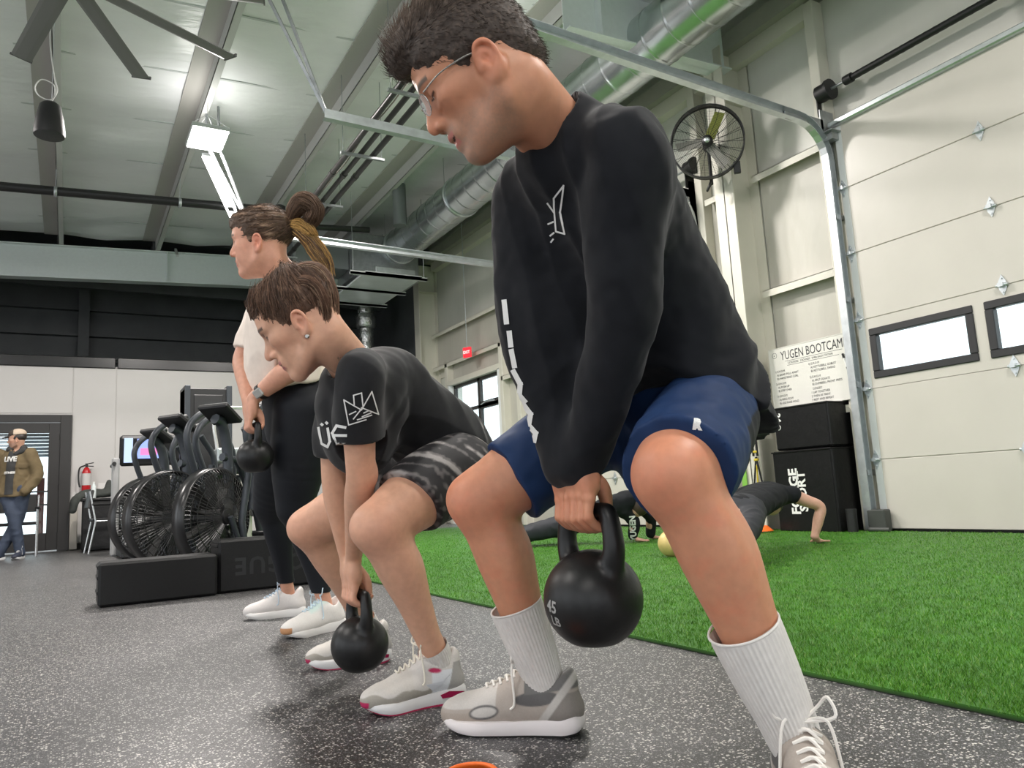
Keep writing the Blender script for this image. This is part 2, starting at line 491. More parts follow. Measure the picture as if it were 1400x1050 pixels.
def floor_mat():
    m = bpy.data.materials.new('speckled_rubber'); m.use_nodes = True; nt = m.node_tree; b = nt.nodes['Principled BSDF']
    co = nt.nodes.new('ShaderNodeTexCoord'); prev = None
    base = (0.027, 0.0265, 0.028)
    for i, (sc, thr, colr) in enumerate(((185, 0.100, (0.58, 0.56, 0.52)), (330, 0.14, (0.22, 0.22, 0.23)), (120, 0.020, (0.50, 0.49, 0.46)))):
        ns = nt.nodes.new('ShaderNodeTexNoise'); ns.inputs['Scale'].default_value = sc * 1.6; ns.inputs['Detail'].default_value = 2
        ad = nt.nodes.new('ShaderNodeMixRGB'); ad.blend_type = 'ADD'; ad.inputs[0].default_value = 0.9 / sc
        nt.links.new(co.outputs['Object'], ns.inputs['Vector']); nt.links.new(co.outputs['Object'], ad.inputs[1]); nt.links.new(ns.outputs['Color'], ad.inputs[2])
        v = nt.nodes.new('ShaderNodeTexVoronoi'); v.inputs['Scale'].default_value = sc; v.inputs['Randomness'].default_value = 1.0
        nt.links.new(ad.outputs[0], v.inputs['Vector'])
        sp = nt.nodes.new('ShaderNodeSeparateColor'); nt.links.new(v.outputs['Color'], sp.inputs[0])
        lt = nt.nodes.new('ShaderNodeMath'); lt.operation = 'LESS_THAN'; lt.inputs[1].default_value = thr * 2.1; nt.links.new(sp.outputs[0], lt.inputs[0])
        ds = nt.nodes.new('ShaderNodeMath'); ds.operation = 'LESS_THAN'; ds.inputs[1].default_value = 0.44; nt.links.new(v.outputs['Distance'], ds.inputs[0])
        mu = nt.nodes.new('ShaderNodeMath'); mu.operation = 'MULTIPLY'; nt.links.new(lt.outputs[0], mu.inputs[0]); nt.links.new(ds.outputs[0], mu.inputs[1])
        mx = nt.nodes.new('ShaderNodeMixRGB'); nt.links.new(mu.outputs[0], mx.inputs[0]); mx.inputs[2].default_value = (*colr, 1)
        if prev: nt.links.new(prev, mx.inputs[1])
        else: mx.inputs[1].default_value = (*base, 1)
        prev = mx.outputs[0]
    nt.links.new(prev, b.inputs['Base Color'])
    b.inputs['Roughness'].default_value = 0.42; b.inputs['Specular IOR Level'].default_value = 0.6
    n = nt.nodes.new('ShaderNodeTexNoise'); n.inputs['Scale'].default_value = 420; nt.links.new(co.outputs['Object'], n.inputs['Vector'])
    bp = nt.nodes.new('ShaderNodeBump'); bp.inputs['Strength'].default_value = 0.25; bp.inputs['Distance'].default_value = 0.002
    nt.links.new(n.outputs[0], bp.inputs['Height']); nt.links.new(bp.outputs[0], b.inputs['Normal'])
    return m

XR, XL, YF, YB, YBB = 6.40, -7.0, -6.0, 14.2, 18.0
XD = 6.24                                    # plane of the roll-up doors and of the girts' inner faces
ROOF_S = 0.047                               # the roof climbs gently towards the right wall
def roof(x): return 5.28 + ROOF_S * x

fl_ob = tag(MB().box((XL, YF, -0.12), (XR + 0.2, YBB, 0.0)).build('floor', floor_mat()), 'black rubber gym floor with white specks', kind='structure')

# ceiling: insulation facing between the purlins, sagging a little between cross straps
def make_ceiling():
    ys = np.arange(YF, 15.1, 0.12); purl = [-6.45 + 1.55 * k for k in range(9)]
    xs = np.unique(np.concatenate([np.linspace(XL, XR + 0.2, 90), purl]))
    V = []; nx, ny = len(xs), len(ys)
    for y in ys:
        for x in xs:
            k = (x + 6.45) / 1.55; fr = abs(k - round(k)); s1 = math.cos(math.pi * fr) ** 2
            sag = 0.06 * (0.5 - 0.5 * math.cos(2 * math.pi * (y + 0.4 * math.sin(x * 1.3)) / 1.32)) * max(0.0, 1 - 2.2 * abs(k - math.floor(k) - 0.45)) + 0.006 * math.sin(5 * y + 2.2 * x)
            V.append((x, y, roof(x) + 0.20 - sag))
    F = [(j*nx + i, (j+1)*nx + i, (j+1)*nx + i + 1, j*nx + i + 1) for j in range(ny-1) for i in range(nx-1)]
    c = np_mesh('ceiling', V, F, mat('roof_insulation_facing', (0.90, 0.92, 0.93), 0.30, spec=.8, noise=0.06, nscale=1.3, bump=0.5, bscale=5, bdist=0.03, stretch=(0.5, 1.6, 1)))
    tag(c, 'white insulated metal roof over the gym', kind='structure')
    s = MB().box((XL, YF, 5.95), (XR + 0.3, YBB, 6.0)); s.build('roof_deck', M_steel_grey, c)
    for x in purl:                               # Z purlins: web and bottom flange
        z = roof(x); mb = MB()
        web = [(x - 0.004, z), (x + 0.004, z), (x + 0.004, z + 0.215), (x - 0.004, z + 0.215)]
        mb.prism(web, (0, YF, 0), (1, 0, 0), (0, 0, 1), (0, 1, 0), 15.0 - YF)
        mb.prism([(x - 0.004, z), (x + 0.075, z), (x + 0.075, z + 0.022), (x + 0.068, z + 0.022), (x + 0.068, z + 0.006), (x - 0.004, z + 0.006)], (0, YF, 0), (1, 0, 0), (0, 0, 1), (0, 1, 0), 15.0 - YF)
        po = mb.build('purlin', mat('purlin_paint', (0.58, 0.59, 0.57), 0.5), c)
        MB().prism([(x, z + 0.18), (x - 0.22, z + 0.17), (x - 0.22, z + 0.185), (x, z + 0.195)], (0, YF, 0), (1, 0, 0), (0, 0, 1), (0, 1, 0), 15.0 - YF).build('shade_strip', mat('shade_strip_grey', (0.46, 0.45, 0.42), 0.6), po)  # dark strip standing in for the shade band beside the purlin
    for i in range(16):                          # cross straps under the facing
        y = YF + 0.28 + 1.32 * i
        MB().prism([(XL, roof(XL) + 0.188), (XR, roof(XR) + 0.188), (XR, roof(XR) + 0.195), (XL, roof(XL) + 0.195)], (0, y, 0), (1, 0, 0), (0, 0, 1), (0, 1, 0), 0.03).build('strap', M_steel_white, c)
    for y, x0 in ((14.95, XL), (5.33, 4.0), (-2.9, XL)):              # tapered roof beams of the steel frames
        mb = MB(); a, b2 = x0, 6.15
        f = lambda x: roof(x) - 0.01
        mb.prism([(a, f(a) - 0.60), (b2, f(b2) - 0.60), (b2, f(b2)), (a, f(a))], (0, y + 0.10, 0), (1, 0, 0), (0, 0, 1), (0, 1, 0), 0.012)
        for dz, tk in ((0, 0.014), (None, 0.016)):
            zz = (lambda x: f(x) - 0.014) if dz == 0 else (lambda x: f(x) - 0.60)
            mb.prism([(a, zz(a)), (b2, zz(b2)), (b2, zz(b2) + tk), (a, zz(a) + tk)], (0, y, 0), (1, 0, 0), (0, 0, 1), (0, 1, 0), 0.21)
        bo = mb.build('roof_beam', mat('beam_paint', (0.80, 0.86, 0.87), 0.45, noise=0.03), c)
        for xs_ in (1.5, 4.4):
            if xs_ < a: continue
            MB().box((xs_ - 0.006, y + 0.005, f(xs_) - 0.6), (xs_ + 0.006, y + 0.10, f(xs_))).build('stiffener', MATS['beam_paint'], bo)
    # flange braces beside the far beam
    for xs_ in (1.62, 4.5):
        MB().obox((xs_, 14.65, roof(xs_) - 0.12), np.array([[0.05, 1, 0.55], [1, 0, 0], [0, -0.55, 1]]) / np.array([[1.14], [1], [1.14]]), (0.30, 0.02, 0.02)).build('flange_brace', M_steel_white, c)
    return c
ceil = make_ceiling()

# right wall
_mb = MB()
for y0_, y1_, z0_ in ((YF, 0.62, 0), (0.62, 4.27, 3.80), (4.27, 6.2, 0), (6.2, 9.3, 3.80), (9.3, 11.0, 0), (11.0, 13.0, 2.62), (13.0, YBB, 0)):
    _mb.box((XR, y0_, z0_), (XR + 0.15, y1_, 6.0))
wr = tag(_mb.build('wall_right', M_upper), 'cream metal building wall with roll-up doors', kind='structure')
DOORS = [(0.62, 4.27), (6.2, 9.3)]
def girt(z, y0, y1, m=M_cream):
    mb = MB()
    mb.box((XD, y0, z), (XR, y1, z + 0.006)); mb.box((XD, y0, z - 0.07), (XD + 0.005, y1, z + 0.006)); mb.box((XR - 0.02, y0, z - 0.2), (XR, y1, z))
    return mb.build('girt', m, wr)
for y0, y1 in ((4.45, 5.30), (5.62, 6.0), (9.45, 13.65)):
    girt(3.72, y0, y1)
for y0, y1 in ((4.45, 5.30), (5.62, 6.0), (9.45, 10.93), (13.08, 13.65)):
    girt(2.46, y0, y1); girt(1.16, y0, y1)
girt(3.05, 10.9, 13.65)
# lower wall facing panels, proud of the wall, one per bay
def facing(y0, y1, z0, z1):
    MB().box((XR - 0.03, y0, z0), (XR, y1, z1)).build('facing_panel', M_liner, wr)
for y0, y1 in ((4.45, 5.30), (5.62, 6.05), (9.45, 10.9)):
    for z0, z1 in ((0.02, 1.15), (1.17, 2.45), (2.47, 3.70)): facing(y0, y1, z0, z1)
facing(13.1, 13.65, 0.02, 1.15); facing(13.1, 13.65, 1.17, 2.45); facing(10.95, 13.65, 3.07, 3.70); facing(10.95, 13.05, 2.72, 3.03)
MB().box((XR - 0.03, 4.45, 3.74), (XR, 5.30, 5.1)).build('facing_panel', M_upper, wr)
# wall posts beside the doors and the window
for y, z1 in ((4.40, 5.2), (0.5, 5.2), (6.08, 5.2), (9.42, 5.2), (10.93, 3.05), (13.06, 3.05), (10.4, 3.72)):
    MB().box((XD, y - 0.055, 0), (XR, y + 0.055, z1), 0.006).build('wall_post', M_cream, wr)
# steel frame columns (flange, web, flange)
for y in (5.46, 13.75, -2.9):
    mb = MB(); mb.box((5.98, y - 0.13, 0), (5.995, y + 0.13, 5.2)); mb.box((5.98, y - 0.006, 0), (6.39, y + 0.006, 5.2)); mb.box((6.375, y - 0.13, 0), (6.39, y + 0.13, 5.2))
    co_ = mb.build('frame_column', M_cream, wr)
    MB().box((5.99, y - 0.125, 4.62), (6.38, y + 0.125, 4.635)).build('stiffener', M_cream, co_)
# eave strut and header over the doors
MB().box((6.16, YF, 5.22), (6.4, 13.7, 5.42)).build('eave_strut', M_steel_grey, wr)
MB().box((XD + 0.02, 4.45, 5.05), (XR, 13.6, 5.22)).build('eave_trim', M_cream, wr)

# back partition wall with panels, cap and skirting
wb = tag(MB().box((XL, YB + 0.012, 0), (-2.55, YB + 0.14, 2.98)).box((-2.55, YB + 0.012, 2.16), (0.03, YB + 0.14, 2.98)).box((0.03, YB + 0.012, 0), (6.02, YB + 0.14, 2.98)).build('wall_back', M_plaster), 'off-white partition wall with black cap', kind='structure')
def back_panel(x0, x1, z0=0.1): MB().box((x0 + 0.006, YB, z0), (x1 - 0.006, YB + 0.02, 2.95), 0.003).build('wall_panel', M_plaster, wb)
for x0, x1 in ((XL, -5.0), (-5.0, -2.55), (0.03, 0.66), (0.66, 3.2), (3.2, 6.0)): back_panel(x0, x1)
back_panel(-2.55, 0.03, 2.19)
for x0, x1 in ((XL, -2.0), (-2.0, 0.64), (0.67, 3.2), (3.22, 6.02)):
    MB().box((x0, YB - 0.03, 2.95), (x1, YB + 0.17, 3.13), 0.01).build('wall_cap', mat('black_cap_gloss', (0.015, 0.015, 0.016), 0.25), wb)
bb = tag(MB().box((0.05, YB - 0.012, 0), (6.0, YB, 0.10), 0.004).build('baseboard_back', M_black), 'black skirting along the partition wall', kind='structure')
MB().box((0.42, YB - 0.008, 0.94), (0.56, YB, 1.04), 0.003).build('outlet_plate', mat('white_plastic', (0.75, 0.74, 0.72), 0.4), wb)
# dark-painted space behind the partition
wx = tag(MB().box((XL, YBB, 0), (-2.7, YBB + 0.1, 6)).box((-2.7, YBB, 2.6), (0.42, YBB + 0.1, 6)).box((0.42, YBB, 0), (XR, YBB + 0.1, 6)).build('wall_beyond', M_blackroom), 'black-painted back wall above the partition', kind='structure')
for z in (3.15, 3.7, 4.25, 4.8):
    MB().box((XL, YBB - 0.16, z), (XR, YBB - 0.0, z + 0.05)).build('girt', M_blackroom, wx)
for x in (-3.2, 0.2, 3.6): MB().box((x - 0.1, YBB - 0.3, 0), (x + 0.1, YBB - 0.14, 5.2)).build('post', M_blackroom, wx)
cb = tag(MB().box((XL, 15.2, 5.62), (XR, YBB, 5.66)).build('ceiling_beyond', M_blackroom), 'black-painted roof behind the beam', kind='structure')
for k in range(9):
    x = -6.45 + 1.55 * k; MB().box((x - 0.03, 15.2, roof(x) - 0.0), (x + 0.04, YBB, 5.62)).build('purlin', M_blackroom, cb)
MB().box((XL, 16.4, 4.9), (XR, 16.5, 5.2)).build('roof_beam', M_blackroom, cb)
MB().cyl((XL, 16.6, 3.55), (XR, 16.6, 3.55), 0.03, 10).build('conduit', M_blackroom, cb)
MB().box((XD - 0.02, 13.85, 0), (XR + 0.0, YBB, 5.6)).build('black_liner', M_blackroom, wr)
# unseen walls behind and beside the photographer, with openings added for fill light
_mb = MB()
for y0_, y1_, z0_ in ((YF, -4.6, 0), (-4.6, -1.0, 3.7), (-1.0, 0.6, 0), (0.6, 4.2, 3.7), (4.2, 5.8, 0), (5.8, 9.4, 3.7), (9.4, YBB, 0)): _mb.box((XL - 0.1, y0_, z0_), (XL, y1_, 6))
tag(_mb.build('wall_left', M_plaster), 'white wall far to the left with openings added to let in daylight', kind='structure')
_mb = MB()
for x0_, x1_, z0_ in ((XL, -5.6, 0), (-5.6, -2.0, 3.7), (-2.0, -0.4, 0), (-0.4, 3.2, 3.7), (3.2, XR, 0)): _mb.box((x0_, YF - 0.1, z0_), (x1_, YF, 6))
tag(_mb.build('wall_front', M_plaster), 'white wall behind the photographer with openings added to let in daylight', kind='structure')

# glazed door in the partition
def glazed_door():
    d = tag(MB().box((-0.13, YB - 0.05, 0), (0.03, YB + 0.12, 2.16), 0.004).build('door_1', M_darkframe), 'dark-framed glass entrance door in the partition wall', kind='structure')
    MB().box((-2.55, YB - 0.05, 0), (-2.4, YB + 0.12, 2.16), 0.004).build('frame_post', M_darkframe, d)
    MB().box((-2.4, YB - 0.05, 2.04), (-0.13, YB + 0.12, 2.16), 0.004).build('frame_head', M_darkframe, d)
    for x0, x1 in ((-1.25, -0.125), (-2.405, -1.245)):
        lf = MB(); y0, y1 = YB - 0.02, YB + 0.035; zt, zb = 2.03, 0.02
        lf.box((x0, y0, zb), (x0 + 0.14, y1, zt), 0.004); lf.box((x1 - 0.16, y0, zb), (x1, y1, zt), 0.004)
        lf.box((x0 + 0.14, y0, zt - 0.16), (x1 - 0.16, y1, zt), 0.004); lf.box((x0 + 0.14, y0, zb), (x1 - 0.16, y1, zb + 0.27), 0.004)
        leaf = lf.build('door_leaf', M_darkframe, d)
        MB().box((x0 + 0.13, YB + 0.005, 0.28), (x1 - 0.15, YB + 0.012, 1.88)).build('pane', M_glass, leaf)
        for z in (0.72, 0.93): MB().box((x0 + 0.13, YB - 0.005, z), (x1 - 0.15, YB + 0.02, z + 0.025)).build('glazing_bar', M_darkframe, leaf)
        for z in (0.25, 1.0, 1.8): MB().cyl((x1 - 0.005, y0 - 0.01, z - 0.05), (x1 - 0.005, y0 - 0.01, z + 0.05), 0.01, 8).build('hinge', M_darkframe, leaf)
    MB().box((-2.4, YB - 0.03, 0), (-0.13, YB + 0.1, 0.018)).build('threshold', M_galv, d)
    return d
glazed_door()
# passage behind the glazed door, open to daylight at its far end
M_pass = mat('passage_wall', (0.55, 0.58, 0.56), 0.5)
tag(MB().box((0.36, YB + 0.14, 0), (0.46, YBB, 2.6)).build('wall_passage_right', M_pass), 'grey wall of the passage behind the glass door', kind='structure')
tag(MB().box((-2.76, YB + 0.14, 0), (-2.66, YBB, 2.6)).build('wall_passage_left', M_pass), 'far grey wall of the passage behind the glass door', kind='structure')
tag(MB().box((-2.76, YB + 0.14, 2.6), (0.46, YBB, 2.66)).build('ceiling_passage', M_blackroom), 'low dark ceiling of the passage behind the door', kind='structure')
tag(MB().box((-30, -30, -0.20), (40, 50, -0.125)).build('ground', mat('pale_concrete', (0.70, 0.70, 0.68), 0.8, noise=0.08, nscale=2)), 'pale concrete ground outside', kind='structure')
bl = root('window_blind', (-0.4, YB + 0.12, 1.5), 'blue-grey slatted blind hanging behind the glass door', 'blind')
for k in range(9):
    MB().box((-1.25, YB + 0.14, 1.50 + 0.055 * k), (-0.24, YB + 0.17, 1.545 + 0.055 * k)).build('slat', mat('blind_slat', (0.12, 0.16, 0.22), 0.5), bl)
tag(MB().box((-0.52, YB + 3.2, 0), (-0.40, YB + 3.34, 1.3), 0.004).build('bollard', mat('red_post', (0.55, 0.20, 0.18), 0.5)), 'faded red post standing behind the glass door', 'post')

# glazed entrance in the right wall
def side_window():
    w = tag(MB().box((XD, 10.98, 2.60), (XR, 13.01, 2.70), 0.004).build('window_1', M_cream), 'tall dark-framed glazed entrance in the right wall', kind='structure')
    for y in (10.98, 12.93): MB().box((XD, y, 0), (XR, y + 0.08, 2.62), 0.004).build('reveal', mat('reveal_white', (0.80, 0.82, 0.82), 0.4), w)
    mb = MB(); x0, x1 = XR - 0.07, XR - 0.01
    for y in (11.05, 11.86, 12.87): mb.box((x0, y, 0), (x1, y + (0.10 if y == 11.86 else 0.06), 2.6), 0.003)
    for z in (0.0, 2.05, 2.54): mb.box((x0, 11.05, z), (x1, 12.93, z + 0.06), 0.003)
    mb.box((x0, 11.05, 2.03), (x1, 11.9, 2.16), 0.003)
    mb.build('frame', M_darkframe, w)
    for y0, y1 in ((11.11, 11.86), (11.96, 12.87)):
        for z0, z1 in ((0.06, 2.05), (2.11, 2.54)):
            MB().box((XR - 0.045, y0, z0), (XR - 0.035, y1, z1)).build('pane', M_glass, w)
    MB().tube([(XR - 0.1, 11.8, 2.10), (XR - 0.16, 11.5, 2.12), (XR - 0.12, 11.25, 2.11)], 0.012, 6).build('door_closer', M_galv, w)
    return w
side_window()
# ------------------------------------------------------------------ roll-up doors
M_door = mat('door_panel_cream', (0.55, 0.525, 0.475), 0.38, noise=0.03, nscale=3, bump=0.12, bscale=4, bdist=0.02)
M_rubber = mat('black_rubber_trim', (0.018, 0.018, 0.02), 0.5)
SEC = 0.636
def roll_up_door(y0, y1, name, label, glazed):
    d = tag(MB().box((XD + 0.05, y0, 0.0), (XR, y1, 0.03)).build(name, M_rubber), label, kind='structure')
    W = 0.90; PITCH = 1.01; nw = int((y1 - y0 - 0.1) // PITCH)
    for k in range(6):
        z0, z1 = k * SEC + 0.03 * (k == 0), (k + 1) * SEC - 0.004
        if k == 2 and glazed:
            mb = MB(); wy = [(y1 - 0.12 - PITCH * i - W, y1 - 0.12 - PITCH * i) for i in range(nw)]
            zl, zh = 1.365, 1.80
            mb.box((XD, y0, z0), (XD + 0.05, y1, zl)); mb.box((XD, y0, zh), (XD + 0.05, y1, z1))
            last = y1
            for (a, b) in wy: mb.box((XD, b, zl), (XD + 0.05, last, zh)); last = a
            mb.box((XD, y0, zl), (XD + 0.05, last, zh))
            p = mb.build('door_section', M_door, d)
            for (a, b) in wy:
                f = MB(); t = 0.055
                for q in (((a - .01, zl - .01), (b + .01, zl + t)), ((a - .01, zh - t), (b + .01, zh + .01)), ((a - .01, zl + t), (a + t, zh - t)), ((b - t, zl + t), (b + .01, zh - t))):
                    f.box((XD - 0.014, q[0][0], q[0][1]), (XD + 0.055, q[1][0], q[1][1]), 0.006)
                f.build('window_frame', M_rubber, p)
                MB().box((XD + 0.015, a + t - 0.005, zl + t - 0.005), (XD + 0.022, b - t + 0.005, zh - t + 0.005)).build('pane', M_glass, p)
        else:
            MB().box((XD, y0, z0), (XD + 0.05, y1, z1), 0.005).build('door_section', M_door, d)
    MB().box((XD - 0.004, y1 - 0.075, 0.05), (XD, y1 - 0.01, 3.79)).box((XD - 0.004, y0 + 0.01, 0.05), (XD, y0 + 0.075, 3.79)).build('end_stile', M_steel_white, d)
    for k in range(1, 6): MB().box((XD + 0.012, y0 + 0.005, k * SEC - 0.02), (XD + 0.045, y1 - 0.005, k * SEC + 0.02)).build('joint_seal', M_door, d)
    for ya, yb in ((y0 - 0.12, y0 + 0.02), (y1 - 0.02, y1 + 0.12)): MB().box((XD + 0.052, ya, 0.0), (XR + 0.01, yb, 3.85)).build('jamb', M_cream, d)
    MB().box((XD + 0.052, y0 - 0.1, 3.78), (XR + 0.01, y1 + 0.1, 3.9)).build('header', M_cream, d)
    # hinges on every joint
    dia = [(0, .085), (.028, .03), (.034, 0), (.028, -.03), (0, -.085), (-.028, -.03), (-.034, 0), (-.028, .03)]
    for k in range(1, 6):
        z = k * SEC
        ys = [y1 - 0.03] + [y1 - 1.28 - 1.2 * i for i in range(int((y1 - y0 - 1.3) / 1.2) + 1)] + [y0 + 0.03]
        for y in ys:
            mb = MB(); mb.prism(dia, (XD - 0.012, y, z), (0, 1, 0), (0, 0, 1), (1, 0, 0), 0.008)
            mb.cyl((XD - 0.016, y - 0.045, z), (XD - 0.016, y + 0.045, z), 0.012, 8)
            for s_ in (-1, 1): mb.cyl((XD - 0.02, y, z + s_ * 0.055), (XD - 0.008, y, z + s_ * 0.055), 0.008, 8)
            mb.box((XD - 0.05, y - 0.02, z - 0.015), (XD - 0.012, y + 0.02, z + 0.015))
            mb.build('hinge', M_galv, d)
    # tracks: vertical, bend and horizontal run on both sides
    for side, ye in ((1, y1 + 0.045), (-1, y0 - 0.045)):
        pts = [np.array((XD - 0.07, ye, 0.03)), np.array((XD - 0.07, ye, 3.45))]
        R = 0.38
        for a in np.linspace(0, math.pi / 2, 9)[1:]:
            pts.append(np.array((XD - 0.07 - R * (1 - math.cos(a)), ye, 3.46 + R * math.sin(a))))
        pts.append(np.array((1.86 if y0 > 5 else 2.0, ye, 3.90 if y0 > 5 else 3.955)))
        mb = MB()
        prof = [(-0.036, -0.042), (0.036, -0.042), (0.036, -0.036), (-0.028, -0.036), (-0.028, 0.036), (0.036, 0.036), (0.036, 0.042), (-0.036, 0.042)]
        ring = []
        for i, p in enumerate(pts):
            t = unit(pts[min(i+1, len(pts)-1)] - pts[max(i-1, 0)]); inn = unit(np.cross((0, 1, 0), t))
            ring.append([p + np.array((0, 1, 0)) * a * (-side) + inn * b for a, b in prof])
        n = len(prof); vs = [q for r in ring for q in r]
        fs = [(i*n + k, i*n + (k+1) % n, (i+1)*n + (k+1) % n, (i+1)*n + k) for i in range(len(ring)-1) for k in range(n)]
        mb.add(vs, fs); mb.build('track', M_galv, d)
        for z in (0.5, 1.3, 2.1, 2.9): MB().box((XD - 0.06, ye - 0.01 * side, z), (XD + 0.06, ye + 0.03 * side, z + 0.05)).build('track_bracket', M_galv_dark, d)
        MB().box((XD - 0.095, ye + 0.012 * side, 3.3), (XD + 0.1, ye + 0.02 * side, 4.0)).box((XD - 0.6, ye + 0.012 * side, 3.80), (XD - 0.06, ye + 0.02 * side, 3.90)).build('flag_bracket', M_galv_dark, d)
        MB().cyl((XD - 0.02, ye - 0.06, 4.18), (XD - 0.02, ye + 0.05, 4.18), 0.085, 18).cyl((XD - 0.02, ye - 0.09, 4.18), (XD - 0.02, ye - 0.06, 4.18), 0.10, 18).box((XD - 0.06, ye + 0.05, 3.95), (XD + 0.1, ye + 0.062, 4.25)).build('cable_drum', M_black, d)
        # rear hanger of perforated angle
        xe = pts[-1][0]; top = roof(xe)
        if y0 > 5:
            for dx in (-0.50, -0.36):
                MB().cyl((xe + 0.02, ye, 3.93), (xe + dx, ye, 4.95), 0.018, 4).build('hanger', M_galv_dark, d)
            MB().cyl((xe - 0.50, ye, 4.93), (xe - 0.50, ye, top + .1), 0.018, 4).cyl((xe - 0.36, ye, 4.93), (xe - 0.36, ye, top + .1), 0.018, 4).build('hanger', M_galv_dark, d)
        else:
            MB().cyl((xe + 0.02, ye, 3.93), (xe, ye, top + .1), 0.018, 4).build('hanger', M_galv_dark, d)
    # top strut, torsion shaft and spring
    MB().box((XD - 0.05, y0 + 0.02, 3.80), (XD + 0.03, y1 + 0.03, 3.86), 0.012).build('top_strut', M_galv, d)
    MB().box((XD - 0.10, y1 - 0.05, 3.66), (XD + 0.0, y1 + 0.05, 3.74)).box((XD - 0.14, y1 - 0.08, 3.73), (XD + 0.0, y1 + 0.02, 3.74)).build('top_bracket', M_galv_dark, d)
    MB().cyl((XD - 0.02, y0 - 0.05, 4.18), (XD - 0.02, y1 + 0.1, 4.18), 0.0135, 10).build('torsion_shaft', M_galv_dark, d)
    yc = (y0 + y1) / 2
    for a, b in ((y1 - 0.22, yc + 0.18), (yc - 0.18, y0 + 0.22)):
        n = 40; rs = [0.032 + 0.002 * (i % 2) for i in range(n)]
        MB().tube([np.array((XD - 0.02, a + (b - a) * i / (n - 1), 4.18)) for i in range(n)], rs, 12).cyl((XD - 0.02, a - 0.05, 4.18), (XD - 0.02, a + 0.03, 4.18), 0.045, 12).build('torsion_spring', M_black, d)
    MB().box((XD - 0.07, yc - 0.03, 4.1), (XR, yc + 0.03, 4.3)).box((XD - 0.07, yc - 0.02, 3.86), (XD + 0.1, yc + 0.02, 4.1)).build('spring_bracket', M_galv_dark, d)
    return d
roll_up_door(*DOORS[0], 'door_2', 'cream sectional roll-up door with a row of black-framed windows', True)
roll_up_door(*DOORS[1], 'door_3', 'second cream sectional roll-up door farther along the wall', True)

# ------------------------------------------------------------------ services under the roof
def spiral_duct():
    d = root('spiral_duct', (5.1, 8.6, 4.75), 'long round galvanised spiral duct hung along the right wall', 'duct')
    c = np.array((5.08, 0, 5.03)); R = 0.30; y0, y1 = -4.0, 12.45
    ys = []; rs = []
    y = y0
    while y < y1:
        for dy, dr in ((0, 0), (0.010, 0.006), (0.020, 0), (0.03, 0), (0.315, 0)):
            ys.append(y + dy); rs.append(R + dr)
        y += 0.33
    MB().tube([(c[0], yy, c[2]) for yy in ys], rs, 36).build('duct_body', mat('spiral_duct_metal', (0.60, 0.64, 0.65), 0.27, 0.9, noise=0.10, nscale=6), d)
    for yy in (2.6, 6.9, 9.8, 12.3):
        MB().lathe([(R + .002, 0), (R + .022, 0), (R + .022, .04), (R + .002, .04)], (c[0], yy, c[2]), [(1, 0, 0), (0, 0, 1), (0, 1, 0)], 36, False).build('band', M_galv, d)
        for sx in (-.28, .28): MB().cyl((c[0] + sx, yy + .02, 5.0), (c[0] + sx, yy + .02, roof(5.08 + sx) + .1), 0.004, 5).build('hanger_rod', M_galv_dark, d)
    for yy in (4.6, 8.3):
        MB().box((c[0] - 0.27, yy, 5.12), (c[0] - 0.325, yy + 0.35, 5.24), 0.004).build('register', M_galv_dark, d)
    return d
spiral_duct()
def air_handler():
    d = root('air_handler', (4.6, 12.4, 4.1), 'boxy galvanised air plenum and drain tray at the end of the round duct', 'air handler')
    MB().box((4.25, 12.48, 4.45), (5.5, 13.4, 5.25), 0.01).build('plenum', M_galv_dark, d)
    MB().box((4.1, 11.45, 4.20), (5.1, 13.4, 4.235)).build('tray', mat('bright_sheet_metal', (0.72, 0.76, 0.78), 0.3, 0.25, noise=.1, nscale=3), d)
    for y in (11.45, 12.4, 13.35): MB().box((3.85, y, 4.16), (5.2, y + 0.05, 4.20)).box((3.85, y, 4.16), (5.2, y + 0.008, 4.22)).build('support_angle', M_steel_white, d)
    MB().box((4.3, 11.5, 4.235), (5.0, 11.56, 4.34), 0.004).build('tray_lip', M_galv, d)
    for x in (3.9, 5.15):
        for y in (11.48, 13.37): MB().cyl((x, y, 4.16), (x, y, roof(x) + .1), 0.006, 5).build('hanger_rod', M_galv_dark, d)
    MB().box((3.25, 12.7, 4.62), (4.25, 13.35, 5.1), 0.01).build('side_duct', mat('dull_duct', (0.28, 0.30, 0.31), 0.5, 0.5), d)
    return d
air_handler()
fd = root('flexible_duct', (5.6, 15.2, 3.0), 'crumpled silver flexible duct dropping behind the partition', 'duct')
pts = [(5.35, 15.0, 5.64 - 0.085 * i) for i in range(31)]
MB().tube(pts, [0.15 + 0.012 * ((i * 7) % 3) for i in range(31)], 16).build('hose', mat('foil', (0.62, 0.63, 0.63), 0.25, 0.9, bump=0.6, bscale=30, bdist=.02), fd)
MB().lathe([(0.16, 0), (0.22, .05), (0.2, .18), (0.23, .26), (0.15, .34)], (5.35, 15.0, 4.1), np.eye(3), 14).build('collar', MATS['foil'], fd)

